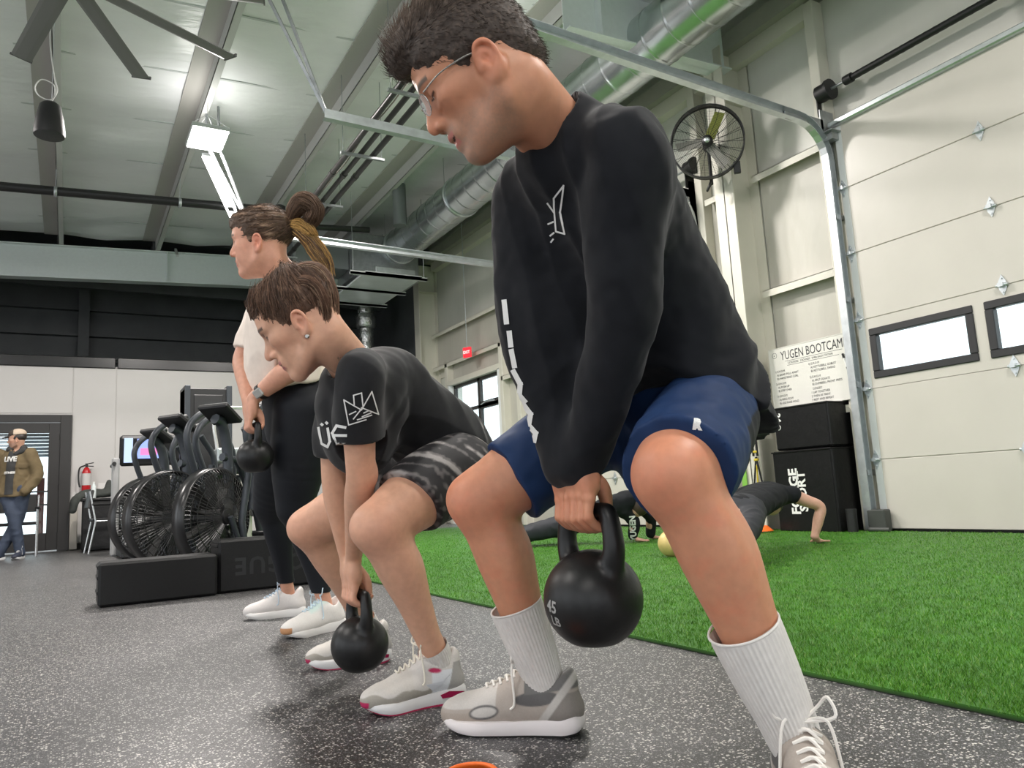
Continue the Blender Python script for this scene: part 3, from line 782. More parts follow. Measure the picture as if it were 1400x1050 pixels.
def pipes():
    for i, x in enumerate((2.80, 2.95, 3.10)):
        p = root('conduit_pipe', (x, 6, 4.62), 'black pipe in the trio hung along the roof, ' + ('nearest the speaker side', 'middle of the three', 'nearest the round duct')[i], 'pipe', 'pipes on trapeze hangers')
        MB().cyl((x, -4, 4.66), (x, 13.3, 4.66), (0.036, 0.032, 0.036)[i], 10).build('pipe', mat('black_pipe', (0.035, 0.033, 0.032), 0.35), p)
        for y in (1.0, 4.5, 8.9, 12): MB().cyl((x, y, 4.66), (x, y + .09, 4.66), 0.042, 10).build('coupling', MATS['black_pipe'], p)
    for y, wh in ((-1.0, 'behind the photographer'), (1.8, 'above the squatting man, out of view'), (4.4, 'nearest one above the picture edge'), (6.68, 'nearest of those in view, by the man\'s forehead'), (8.22, 'second in view, beyond the door track'), (9.85, 'third in view, before the black sprinkler elbow'), (12.3, 'farthest, close to the white beam')):
        t = root('trapeze_hanger', (2.95, y, 4.6), 'thin steel hanger under the three pipes, ' + wh, 'pipe hanger', 'trapeze hangers')
        MB().box((2.68, y - .02, 4.585), (3.22, y + .02, 4.615)).build('rail', M_galv_dark, t)
        for x in (2.71, 3.19): MB().cyl((x, y, 4.58), (x, y, roof(x) + .18), 0.005, 5).build('rod', M_galv_dark, t)
    cbp = tag(MB().tube([(2.875 + .012 * math.sin(y * 3), y, 4.70 + .012 * math.sin(y * 5)) for y in np.linspace(-3, 13, 60)], 0.008, 6).build('electric_cable', mat('cable_grey', (0.2, .18, .16), .5)), 'thin brown cable lying along the pipe trio', 'cable')
    s = root('sprinkler_main', (0.9, 11.4, 5.0), 'long black sprinkler pipe crossing below the purlins', 'pipe')
    pts = [(-6.9, 12.45, 4.93), (2.72, 11.22, 4.96)]
    MB().cyl(*pts, 0.062, 14).build('pipe', mat('black_pipe2', (0.02, 0.02, 0.021), 0.4), s)
    MB().cyl((2.68, 11.22, 5.04), (2.68, 11.22, 4.76), 0.07, 12).cyl((2.56, 11.24, 4.96), (2.76, 11.2, 4.96), 0.08, 12).cyl((2.68, 11.2, 4.80), (2.88, 11.2, 4.80), 0.055, 10).build('elbow', MATS['black_pipe2'], s)
    for x in (-3.35, -0.25, 1.3):
        y = 12.45 + (x + 6.9) / 9.62 * (-1.23)
        MB().lathe([(0.066, -.02), (0.072, -.02), (0.072, .02), (0.066, .02)], (x, y, 4.945), [(0, 1, 0), (0, 0, 1), (1, 0, 0)], 14, False).cyl((x, y, 5.0), (x, y, roof(x) + .05), 0.006, 5).build('pipe_clamp', M_galv, s)
    s2 = tag(MB().cyl((3.0, 11.9, 5.0), (4.3, 11.75, 5.05), 0.05, 12).build('branch_pipe', MATS['black_pipe2']), 'short black pipe running towards the air plenum', 'pipe')
    st = tag(MB().cyl((4.55, 11.0, 4.9), (4.55, 11.0, 5.6), 0.11, 14).build('vent_stack', mat('vent_grey', (.25, .27, .28), .45, .6)), 'grey vent stub rising to the roof beside the duct end', 'vent pipe')
pipes()

# high bay lamps
def high_bay(x, y, label, z=4.86, power=LAMP_POWER):
    t = root('high_bay_lamp', (x, y, z), label, 'ceiling lamp', 'high bay lamps')
    MB().box((x - .21, y - .30, z + .012), (x + .21, y + .30, z + .06), .008).build('housing', M_steel_white, t)
    MB().box((x - .19, y - .28, z + .002), (x + .19, y + .28, z + .012)).build('diffuser', emit_mat('lamp_diffuser', (1.0, 0.97, 0.92), 26.0), t)
    for sx in (-.19, .19):
        for sy in (-.28, .28): MB().cyl((x + sx, y + sy, z + .06), (x + sx * .1, y + sy * .1, z + .30), .003, 5).build('wire', M_galv_dark, t)
    MB().cyl((x, y, z + .30), (x, y, roof(x) + .1), .004, 5).build('hanging_wire', M_galv_dark, t)
    la = bpy.data.lights.new('lamp_light', 'AREA'); la.shape = 'RECTANGLE'; la.size = .40; la.size_y = .58; la.energy = power; la.color = (1.0, 0.94, 0.895)
    lo = bpy.data.objects.new('lamp_light', la); COL.objects.link(lo); lo.location = (0, 0, -.004); lo.parent = t
    lu = bpy.data.lights.new('ceiling_fill_light', 'AREA'); lu.shape = 'RECTANGLE'; lu.size = .38; lu.size_y = .56; lu.energy = power * .02; lu.color = (1.0, 0.97, 0.93)  # upward fill light added to brighten the ceiling
    lo = bpy.data.objects.new('ceiling_fill_light', lu); COL.objects.link(lo); lo.location = (0, 0, .064); lo.rotation_euler = (math.pi, 0, 0); lo.parent = t
    return t
_names = ['glowing square high bay lamp above the standing woman', 'glowing high bay lamp above the floor left of the lifters, out of view', 'high bay lamp behind the photographer by the lifters, out of view',
          'high bay lamp far left at the back, out of view', 'high bay lamp far left in the middle, out of view', 'high bay lamp far left behind the photographer, out of view', 'high bay lamp over the turf beyond the lifters, out of view', 'high bay lamp over the turf beside the photographer, out of view']
for (x, y), nm, k_ in zip(LAMP_SPOTS, _names, (1.0, .35, .3, .6, .35, .3, .70, .48)): high_bay(x, y, nm, power=LAMP_POWER * k_)
def strip_lamp():
    t = root('strip_lamp', (1.8, 10.7, 4.9), 'pair of thin glowing tube lights hanging behind the square lamp', 'ceiling lamp')
    for dx in (-.06, .06):
        MB().cyl((1.42 + dx, 9.62, 4.9), (2.2 + dx, 11.9, 4.9), .015, 10).build('tube', emit_mat('tube_glow', (1, .98, .95), 9.0), t)
    MB().obox((1.81, 10.76, 4.945), [unit((.78, 2.28, 0)), unit((2.28, -.78, 0)), (0, 0, 1)], (1.2, .075, .018)).build('housing', M_steel_white, t)
    for f_ in (.1, .9): MB().cyl((1.42 + .78 * f_, 9.62 + 2.28 * f_, 4.96), (1.42 + .78 * f_, 9.62 + 2.28 * f_, 5.5), .004, 5).build('wire', M_galv_dark, t)
strip_lamp()
def big_fan():
    h = np.array((-0.095, 5.744, 4.33)); t = root('ceiling_fan', h, 'large grey ceiling fan with long flat blades', 'fan')
    MB().lathe([(.05, .35), (.11, .33), (.13, .05), (.20, .03), (.20, -.03), (.10, -.07), (.02, -.08)], h, np.eye(3), 24).cyl(h + (0, 0, .3), (h[0], h[1], roof(h[0]) + .2), .035, 12).build('motor', M_steel_grey, t)
    for k in range(9):
        a = math.radians(25.3 + 39.6 * (k - 1)) if k < 5 else math.radians(-14.3 - 40.5 * (k - 4))
        d = np.array((math.cos(a), math.sin(a), 0)); n = np.array((-d[1], d[0], 0)); tl = math.radians(8)
        w = n * math.cos(tl) + np.array((0, 0, math.sin(tl))); u = np.cross(d, w)
        poly = [(-.075, -.003), (-.03, -.008), (.05, -.006), (.075, 0), (.05, .012), (-.03, .014), (-.07, .006)]
        bl_ = MB().prism(poly, h + d * .16, w, u, d, 1.17).build('blade', mat('fan_blade', (.20, .20, .195), .45), t)
        MB().prism([(-.082, -.01), (.082, -.006), (.082, .01), (-.082, .018)], h + d * 1.325, w, u, d, .012).build('end_cap', mat('fan_cap', (.12, .12, .12), .5), bl_)
big_fan()
def speaker():
    c = P(68, 165, 6.8); t = root('pendant_speaker', c, 'black pendant loudspeaker hanging from a white cable', 'speaker')
    MB().lathe([(.03, .17), (.06, .165), (.085, .14), (.11, .02), (.128, -.12), (.122, -.145)], c, np.eye(3), 24).build('cabinet', M_black, t)
    MB().lathe([(.121, -.146), (.10, -.155), (.02, -.158)], c, np.eye(3), 24).build('grille', mat('grille_grey', (.05, .05, .052), .6, bump=.8, bscale=300), t)
    cable = [c + np.array(q) for q in ((0, 0, .16), (.03, 0, .25), (.02, 0, .35), (-.07, 0, .38), (-.12, 0, .30), (-.09, 0, .22), (0, 0, .2), (.05, 0, .3), (.02, 0, .45), (-.02, 0, .8), (0, 0, 1.05))]
    MB().tube(cr_spline(cable, 6), .006, 6).build('cable', mat('white_cable', (.7, .7, .68), .5), t)
    MB().cyl(c + (0.01, 0, .16), (c[0] + .01, c[1], roof(c[0]) + .1), .003, 5).build('safety_wire', M_galv, t)
speaker()
def exit_sign():
    c = np.array((6.05, 11.75, 3.02)); t = root('exit_sign', c, 'small red EXIT sign hanging by the glazed entrance', 'sign')
    ex = unit((.42, -.9, 0)); n = unit((-.9, -.42, 0))
    MB().obox(c, [ex, n, (0, 0, 1)], (.085, .02, .09), .006).build('box', mat('exit_red', (.75, .02, .03), .4, emit=(1, .03, .05), estr=.8), t)
    lettering('letters', 'EXIT', .072, c + n * .022, ex, (0, 0, 1), mat('exit_white', (.9, .75, .75), .4, emit=(1, .7, .7), estr=.6), t, bold=.003)
    MB().cyl(c + (0, 0, .09), (c[0], c[1], 5.4), .008, 6).build('stem', M_galv, t)
exit_sign()
def wall_fan():
    c = np.array((5.70, 5.36, 4.04)); n = unit((-0.72, -0.66, -0.22)); t = root('wall_fan', c, 'round black wire-cage fan mounted on the column', 'fan')
    ex = unit(np.cross((0, 0, 1), n)); ey = np.cross(n, ex); ax = np.array([ex, ey, n])
    R = .37; rim = [c + ex * R * math.cos(a) + ey * R * math.sin(a) for a in np.linspace(0, 2 * math.pi, 40, endpoint=False)]
    cage = MB()
    for dz in (-.07, .07): cage.tube([p + n * dz for p in rim], .008, 6, closed=True)
    cage.lathe([(R + .004, -.07), (R + .004, .07)], c, ax, 40, False)
    cage.build('rim', M_black, t)
    g = MB()
    for k in range(20):
        a = 2 * math.pi * k / 20
        q = [c + (ex * math.cos(a + tw) + ey * math.sin(a + tw)) * r + n * h for r, h, tw in ((.05, .11, 0), (.2, .105, .08), (.37, .07, .16))]
        g.tube(q, .0028, 4)
        q = [c + (ex * math.cos(a) + ey * math.sin(a)) * r + n * h for r, h in ((.05, -.11), (.2, -.105), (.37, -.07))]
        g.tube(q, .0028, 4)
    for r in np.arange(.075, .36, .0165):
        g.tube([c + (ex * math.cos(a) + ey * math.sin(a)) * r + n * (.11 - .04 * (r / R) ** 3) for a in np.linspace(0, 2 * math.pi, 36, endpoint=False)], .0014, 3, closed=True)
    g.build('wire_guard', M_black, t)
    M_bl = mat('fan_blade_grey', (.34, .33, .30), .4); M_by = mat('fan_blade_yellow', (.42, .43, .10), .4)
    for k in range(3):
        a = 2 * math.pi * k / 3 + 1.0; d = ex * math.cos(a) + ey * math.sin(a); s = np.cross(n, d); w = unit(s + n * .45); u = np.cross(d, w)
        MB().prism([(-.055, 0), (.055, 0), (.075, .25), (-.03, .28)], c + d * .05, w, d, u, .004).build('blade', M_by if k == 0 else M_bl, t)
    MB().lathe([(.055, -.02), (.055, .11), (.03, .125), (.005, .126)], c, ax, 20).cyl(c - n * .25, c - n * .02, .06, 16).build('motor', M_black, t)
    MB().tube([c - n * .2, (5.97, 5.46, c[2] + .02)], .022, 8).tube([c - n * .2, c - n * .22 - ey * .3, c - ey * .42 - n * .1], .018, 8).build('bracket_arm', M_black, t)
    MB().lathe([(.008, .127), (.028, .127), (.028, .131), (.004, .131)], c, ax, 16).build('badge', M_galv, t)
    b = c + ex * .27 - ey * .31; MB().obox(b, ax, (.035, .06, .04), .005).build('switch_box', M_black, t)
    MB().tube(cr_spline([c - ey * .40, c - ey * .46 + n * .02 - ex * .03, c - ey * .5 - ex * .05, c - ey * .44 - ex * .01], 6), .012, 8).build('cord', M_black, t)
    return t
wall_fan()
# ------------------------------------------------------------------ turf
def turf():
    x0, x1, y0, y1 = 1.69, 6.18, -5.5, 11.5
    rng = np.random.RandomState(3); n = 330000
    # more blades close to the photographer, where single blades can be told apart
    r = 1.2 * np.exp(rng.rand(n * 3) * math.log(12 / 1.2)); a = rng.uniform(-0.35, 1.45, n * 3)
    x, y = r * np.cos(a), r * np.sin(a); k = (x > x0) & (x < x1) & (y > -1.8) & (y < y1); x, y, r = x[k][:n], y[k][:n], r[k][:n]; n = len(x)
    hgt = rng.uniform(.007, .014, n); w = rng.uniform(.0010, .0018, n) * (1 + .20 * r); ang = rng.uniform(0, 2 * math.pi, n); ln = rng.uniform(.2, .9, n) * hgt; la = rng.uniform(0, 2 * math.pi, n)
    dx, dy = np.cos(ang) * w / 2, np.sin(ang) * w / 2; z = np.full(n, .010); tx, ty = x + np.cos(la) * ln, y + np.sin(la) * ln
    V = np.empty((n, 4, 3)); V[:, 0] = np.stack([x - dx, y - dy, z], 1); V[:, 1] = np.stack([x + dx, y + dy, z], 1)
    V[:, 2] = np.stack([tx + dx * .5, ty + dy * .5, z + hgt], 1); V[:, 3] = np.stack([tx - dx * .5, ty - dy * .5, z + hgt], 1)
    V = V.reshape(-1, 3); F = np.arange(n * 4).reshape(-1, 4)
    t = rng.rand(n); c = np.stack([.045 + .080 * t, .150 + .150 * t, .012 + .018 * t], 1); g = rng.rand(n) < .06; c[g] = (.26, .38, .12); c = np.repeat(c, 4, 0)
    # backing sheet with a bevelled edge
    B = np.array([(x0, y0, .001), (x1, y0, .001), (x1, y1, .001), (x0, y1, .001), (x0 + .004, y0, .012), (x1, y0, .012), (x1, y1, .012), (x0 + .004, y1, .012)])
    BF = np.array([(4, 5, 6, 7), (0, 4, 7, 3), (0, 1, 5, 4), (3, 7, 6, 2), (1, 2, 6, 5)])
    F = np.vstack([F, BF + len(V)]); V = np.vstack([V, B]); bc = np.tile((.04, .15, .014), (8, 1)); bc[:4] = (.008, .014, .006); c = np.vstack([c, bc])
    m = mat('turf_blades', (.08, .25, .04), .5, attr='Col', noise=.25, nscale=9, spec=.3)
    o = np_mesh('artificial_turf', V, F, m, None, False, c)
    tag(o, 'bright green artificial turf strip beside the black rubber floor', 'turf', kind='stuff')
turf()

# ------------------------------------------------------------------ foam blocks and plyometric boxes
M_foam = mat('black_foam', (.009, .009, .0095), .5, spec=.25, noise=.15, nscale=60, bump=.35, bscale=220, bdist=.0015)
def foam_block(x0, x1, y, dy, h, label, txt=None, rz=0):
    t = root('foam_block', ((x0 + x1) / 2, y + dy / 2, 0), label, 'foam block', 'black foam blocks on the floor')
    mb = MB(); mb.box((x0, y, .004), (x1, y + dy, h), .014)
    mb.build('block', M_foam, t)
    for z in (h * .28, h * .62, h * .86): MB().box((x0 - .006, y + .03, z), (x0 + .004, y + dy - .03, z + .02), .004).build('edge_rib', M_foam, t)
    if txt: lettering('embossed_letters', txt, .145, ((x0 + x1) / 2 + .06, y - .0005, h * .5), (-1, 0, 0), (0, 0, -1), mat('foam_emboss', (.008, .008, .009), .3), t, lift=.0012, bold=.004, spacing=1.15)
    return t
foam_block(.16, .80, 5.0, .30, .248, 'long low black foam block lying nearest the air bikes')
foam_block(.815, 1.42, 5.06, .30, .325, 'taller black foam block with upside-down embossed letters', 'ROGUE')
M_vinyl = mat('black_vinyl', (.008, .008, .0085), .36, spec=.3, noise=.1, nscale=20, bump=.4, bscale=9, bdist=.012)
M_white = mat('white_print', (.82, .82, .80), .5)
def plyo(x0, y0, y1, z0, z1, label):
    t = root('plyo_box', ((x0 + 6.36) / 2, (y0 + y1) / 2, z0), label, 'plyo box', 'soft plyo boxes')
    MB().box((x0, y0, z0 + .003), (6.36, y1, z1), .018).build('cover', M_vinyl, t)
    for (a, b) in (((x0, y0), (x0, y1)), ((x0, y0), (6.36, y0))):
        MB().tube([(a[0] - .002, a[1] - .002, z1 - .012), (b[0] - .002, b[1] - .002, z1 - .012)], .008, 6).build('top_seam', M_vinyl, t)
    MB().tube([(x0 - .001, y0 - .001, z0 + .02), (x0 - .001, y0 - .001, z1 - .02)], .008, 6).build('corner_seam', M_vinyl, t)
    return t
b1 = plyo(5.965, 4.49, 5.17, 0, .775, 'large black soft plyo box with big white lettering, bottom of the stack')
lettering('lettering', 'FORGE', .138, (5.962, 4.935, .385), (0, 0, 1), (0, 1, 0), M_white, b1, bold=.005)
lettering('lettering', 'SPORT', .126, (5.962, 4.845, .385), (0, 0, 1), (0, 1, 0), M_white, b1, bold=.004)
b2 = plyo(5.98, 4.49, 5.12, .778, 1.20, 'smaller black soft plyo box marked 24, top of the stack')
lettering('lettering', '24', .085, (5.977, 5.06, 1.10), (0, 0, -1), (0, -1, 0), M_white, b2, bold=.004)
b2o = MB().lathe([(.020, 0), (.027, 0), (.027, .001), (.020, .001)], (5.977, 5.06, 1.005), [(0, 1, 0), (0, 0, 1), (-1, 0, 0)], 16, False).build('lettering', M_white, b2)

# whiteboard standing on the boxes
def whiteboard():
    t = root('whiteboard', (6.2, 4.8, 1.2), 'white board with handwritten BOOTCAMP workout plan above the plyo boxes', 'whiteboard')
    y0, y1, z0, z1, x = 4.31, 5.30, 1.203, 1.83, 6.222
    MB().box((x, y0, z0), (x + .015, y1, z1), .003).build('board', mat('whiteboard_white', (.74, .73, .68), .3), t)
    f = MB()
    for a, b in (((y0, z1 - .008), (y1, z1)), ((y0, z0), (y1, z0 + .008)), ((y0, z0), (y0 + .008, z1)), ((y1 - .008, z0), (y1, z1))): f.box((x - .003, a[0], a[1]), (x + .016, b[0], b[1]))
    f.build('frame', mat('board_frame', (.66, .65, .60), .4), t)
    ink = mat('marker_ink', (.03, .03, .035), .5)
    def wr_(s, size, u, v, b=0, sp=1.0, sx=.9): lettering('handwriting', s, size, (x - .001, y1 - u, z0 + v), (0, -sx, 0), (0, 0, 1), ink, t, bold=b, align='LEFT', spacing=sp)
    wr_('YUGEN BOOTCAMP', .128, .15, .535, 0, 1.0, .66)
    wr_('5 STATIONS · 2 ROUNDS · 8 MIN EACH STATION', .030, .23, .455, 0, 1.0, .80)
    for u0, u1, v in ((.20, .86, .478), (.22, .82, .432)): MB().box((x - .0012, y1 - u1, z0 + v), (x - .0004, y1 - u0, z0 + v + .003)).build('underline', ink, t)
    for u, v, ls in ((.06, .385, ('1) E.M.O.M', '   A) BAND PULL APART', '   B) HAMSTRING CURL')), (.06, .26, ('2) E.M.O.M', '   A) PUSH UP', '   B) STEP OVER')), (.06, .135, ('3) E.M.O.M', '   A) RING ROW', '   B) LEG RAISE HOLD')),
                     (.47, .40, ('4) E.M.O.M', '   A) KETTLEBELL GOBLET', '   B) KETTLEBELL SWING')), (.47, .27, ('5) E.M.O.M', '   A) SPLIT SQUATS', '   B) DUMBBELL FRONT PRESS')), (.47, .155, ('   LUNGES!', '1 LAP TOGETHER', '2 THEN AS MANY', '3 REST AND REPEAT'))):
        for i, s in enumerate(ls): wr_(s, .030, u, v - .036 * i)
    MB().lathe([(.026, 0), (.029, 0), (.029, .001), (.026, .001)], (x - .0005, y1 - .075, z0 + .555), [(0, 1, 0), (0, 0, 1), (-1, 0, 0)], 20, False).box((x - .0015, y1 - .083, z0 + .55), (x - .0005, y1 - .067, z0 + .555)).build('logo', ink, t)
    mk = root('marker_pen', (x - .01, 4.42, 1.55), 'white marker pen with black cap clipped to the whiteboard', 'marker pen')
    MB().cyl((x - .012, 4.405, 1.505), (x - .012, 4.425, 1.59), .009, 10).build('barrel', M_white, mk)
    MB().cyl((x - .012, 4.425, 1.59), (x - .012, 4.435, 1.635), .010, 10).build('cap', M_black, mk)
    MB().cyl((x - .012, 4.400, 1.485), (x - .012, 4.405, 1.505), .009, 10).build('plug', M_black, mk)
whiteboard()

# suspension straps on the column, green roller and dark bag beside it
def straps():
    t = root('suspension_straps', (5.93, 5.36, .33), 'black and yellow suspension straps hanging on the column', 'exercise straps')
    M_y = mat('yellow_web', (.55, .42, .03), .6)
    for dy in (-.02, .03):
        MB().tube(cr_spline([(5.955, 5.36 + dy * .3, 1.9), (5.95, 5.36 + dy, 1.2), (5.945, 5.35 + dy, .75)], 6), .012, 5).build('strap', M_black, t)
    for z in (.98, .90, .78, .70): MB().box((5.93, 5.325, z), (5.96, 5.375, z + .025), .006).build('buckle', M_y, t)
    MB().tube([(5.945, 5.35, .74), (5.945, 5.42, .40), (5.945, 5.28, .36), (5.945, 5.35, .74)], .010, 5).build('foot_loop', M_black, t)
    MB().tube([(5.945, 5.35, .66), (5.945, 5.36, .48)], .008, 5).build('yellow_strap', M_y, t)
    MB().cyl((5.945, 5.415, .385), (5.945, 5.275, .365), .018, 10).build('grip', M_black, t)
    r = root('resistance_band', (5.9, 5.55, .40), 'bright green resistance band hanging beside the column', 'exercise band')
    MB().box((5.955, 5.51, .42), (5.965, 5.575, .62), .003).build('band', mat('band_green', (.22, .48, .08), .5), r)
    MB().box((5.952, 5.52, .62), (5.968, 5.565, .69), .004).build('clip', M_black, r)
    MB().cyl((5.96, 5.54, .69), (5.96, 5.54, 1.6), .006, 6).build('cord', M_black, r)
    bg = root('punch_bag', (5.8, 5.95, 0), 'tall black padded bag standing at the foot of the wall', 'padded bag')
    MB().lathe([(.10, .0), (.19, .02), (.21, .3), (.20, .9), (.16, 1.1), (.05, 1.14)], (5.78, 6.0, .013), np.eye(3), 20).build('body', M_vinyl, bg)
    MB().tube([(5.72, 6.0, 1.12), (5.72, 6.0, 1.22), (5.84, 6.0, 1.22), (5.84, 6.0, 1.12)], .012, 6).build('handle', M_black, bg)
straps()
def cone(x, y, z, label):
    t = root('marker_cone', (x, y, z), label, 'cone', 'orange marker cones')
    m = mat('cone_orange', (.85, .16, .02), .45)
    MB().lathe([(.095, 0), (.095, .006), (.088, .008), (.045, .05), (.036, .052), (.036, .046), (.08, .004)], (x, y, z), np.eye(3), 28, False).build('disc', m, t)
cone(5.80, 5.22, .024, 'flat orange marker cone on the turf by the plyo boxes')
cone(.612, 1.248, -.0, 'flat orange marker cone on the rubber floor at the bottom edge')
tag(MB().box((6.12, 4.15, .013), (6.22, 4.32, .20), .01).cyl((6.10, 4.1, .03), (6.10, 4.3, .03), .02, 8).build('door_opener_box', mat('grey_box', (.05, .055, .05), .5)), 'small dark box at the foot of the door track', 'box')
tag(MB().cyl((6.02, 4.40, .013), (6.02, 4.40, .2), .045, 12).cyl((6.02, 4.40, .2), (6.02, 4.40, .215), .047, 12).build('water_flask', M_black), 'black flask standing between the box stack and the track', 'flask')

# ------------------------------------------------------------------ kettlebells
M_kb = mat('black_enamel', (.009, .009, .0095), .40, noise=.2, nscale=30, bump=.3, bscale=70, bdist=.0015, spec=.4)
def kettlebell(name, c, R, lat, label, m=M_kb, htop=None, group='kettlebells', res=.004, tilt=0.0):
    """c: ball centre; lat: direction of the handle bar"""
    c = np.array(c, float); lat = unit(lat); up = np.array((0, 0, 1.0)); fw = np.cross(lat, up)
    t = root(name, c - up * R * .93, label, 'kettlebell', group)
    hb = R * .190; w = R * .62; H = htop or R * 1.72
    pts = [c + lat * R * .66 + up * R * .60, c + lat * R * .80 + up * R * 1.05, c + lat * R * .70 + up * (H - R * .10), c + lat * R * .46 + up * H,
           c - lat * R * .46 + up * H, c - lat * R * .70 + up * (H - R * .10), c - lat * R * .80 + up * R * 1.05, c - lat * R * .66 + up * R * .60]
    rr = [hb * 1.35, hb * 1.12, hb, hb * .96, hb * .96, hb, hb * 1.12, hb * 1.35]
    pr = [('u', ell(c, (R, R, R * .97)), 0), ('u', chain(pts, rr, 6), R * .12), ('i', half(c - up * R * .90, -up), R * .05)]
    solid('cast_body', pr, res, m, t)
    return t, H
# ------------------------------------------------------------------ air bikes and machines at the back
M_frame = mat('bike_frame', (.045, .052, .062), .40, .2)
M_wire = mat('bike_wire', (.018, .018, .019), .28)
M_vane = mat('fan_vane', (.035, .034, .032), .45, spec=.3)
def air_bike(c, hd, label, R=.35, lettered=False, console_white=False):
    """c: centre of the fan cage; hd: heading angle of the bike's front"""
    c = np.array(c, float); f = np.array((math.cos(hd), math.sin(hd), 0)); s = np.array((-f[1], f[0], 0)); up = np.array((0, 0, 1.0))
    t = root('air_bike', (c[0], c[1], 0), label, 'air bike', 'air bikes')
    ax = np.array([f, up, s]); L = lambda a, b, h: c + f * a + s * b + up * (h - c[2])
    g = MB()
    for sd in (-1, 1):
        for k in range(72):
            a = 2 * math.pi * k / 72
            g.tube([c + (f * math.cos(a) + up * math.sin(a)) * r + s * sd * h for r, h in ((R * .18, .125), (R * .6, .105), (R * .92, .075), (R, .045))], .0030, 3)
        for r, h in ((R * .18, .125), (R * .40, .116), (R * .60, .105), (R * .78, .092), (R * .92, .075)):
            g.tube([c + (f * math.cos(a) + up * math.sin(a)) * r + s * sd * h for a in np.linspace(0, 2 * math.pi, 40, endpoint=False)], .003, 4, closed=True)
    g.build('fan_guard', M_wire, t)
    MB().lathe([(R, -.05), (R + .012, -.045), (R + .012, .045), (R, .05)], c, ax, 48, False).build('guard_rim', M_wire, t)
    for k in range(10):
        a = 2 * math.pi * k / 10 + .2; d = f * math.cos(a) + up * math.sin(a); w = np.cross(s, d)
        MB().obox(c + d * R * .58, [d, w, s], (R * .36, .003, .045)).build('fan_vane', M_vane, t)
    MB().cyl(c - s * .14, c + s * .14, .055, 20).cyl(c - s * .155, c + s * .155, .02, 12).build('hub', M_black, t)
    if lettered:
        for sd in (-1,): lettering('lettering', 'ASSAULT', .075, c + s * sd * .112 - f * .15 * 0 + up * -.19, f * 1.0 if np.dot(f, (1, 0, 0)) > 0 else -f, up, M_white, t, lift=.002 if False else 0.0, bold=.001)
    # frame
    fr = MB()
    fr.tube([L(-.12, 0, .07), L(-.95, 0, .07)], .035, 8)
    for sd in (-.17, .17):
        fr.tube([L(-.16, sd, .10), L(-.10, sd, .42), L(-.20, sd, .85)], .026, 8)
        fr.tube([L(.02, sd, c[2]), L(-.16, sd, .10)], .02, 8)
    fr.tube([L(-.10, 0, .90), L(-.28, 0, .88), L(-.50, 0, .5), L(-.62, 0, .10)], .03, 8)
    fr.build('frame', M_frame, t)
    for a in (.05, -.95):
        MB().obox(L(a, 0, .035), [f, s, up], (.035, .27, .03), .008).build('foot_bar', M_frame, t)
        for sd in (-.25, .25): MB().obox(L(a, sd, .008), [f, s, up], (.03, .03, .008)).build('foot_pad', M_black, t)
    # mast and console
    MB().tube(cr_spline([L(-.18, 0, .55), L(-.16, 0, .95), L(-.10, 0, 1.14), L(-.02, 0, 1.18)], 5), .04, 8).build('mast', M_frame, t)
    for sd in (-.1, .1): MB().tube(cr_spline([L(-.30, sd, .5), L(-.36, sd, .9), L(-.22, sd, 1.12)], 5), .024, 8).build('brace', M_frame, t)
    cn = MB().obox(L(-.08, 0, 1.22), [unit(f * .8 + up * .5), s, unit(up * .8 - f * .5)], (.11, .13, .02), .01).build('console', M_black, t)
    MB().obox(L(-.10, 0, 1.247), [unit(f * .8 + up * .5), s, unit(up * .8 - f * .5)], (.085, .10, .004)).build('console_screen', mat('lcd_grey', (.35, .37, .36), .2) if console_white else mat('lcd_dark', (.08, .09, .09), .2), cn)
    # moving handlebars, one each side
    for sd in (-1, 1):
        b = sd * .26
        MB().tube(cr_spline([L(-.36, b * .9, .28), L(-.22, b, .60), L(-.05, b, .98), L(-.05, b * 1.02, 1.13), L(-.16, b * 1.0, 1.24), L(-.34, b * .95, 1.31)], 6), .025, 10).build('handlebar', M_frame, t)
        MB().cyl(L(-.20, b * .99, 1.262), L(-.36, b * .95, 1.315), .026, 10).build('grip', M_black, t)
        MB().cyl(L(-.30, b, .42), L(-.30, b * 1.55, .42), .022, 10).build('foot_peg', M_black, t)
        MB().cyl(L(-.30, sd * .12, .32), L(-.30, sd * .30, .32), .018, 8).build('pedal', M_black, t)
    # saddle
    MB().tube([L(-.62, 0, .12), L(-.70, 0, .80)], .026, 8).build('seat_post', M_frame, t)
    MB().obox(L(-.70, 0, .86), [f, s, up], (.14, .12, .045), .03).build('saddle', M_black, t)
    return t
air_bike((.91, 5.90, .46), math.radians(222), 'front-most black air bike with big caged fan behind the foam blocks', R=.345, console_white=True)
air_bike((.69, 6.60, .47), math.radians(212), 'black air bike with see-through fan cage, second in the row', R=.36)
air_bike((.64, 7.70, .47), math.radians(212), 'rearmost air bike, left of the others towards the table', R=.36)

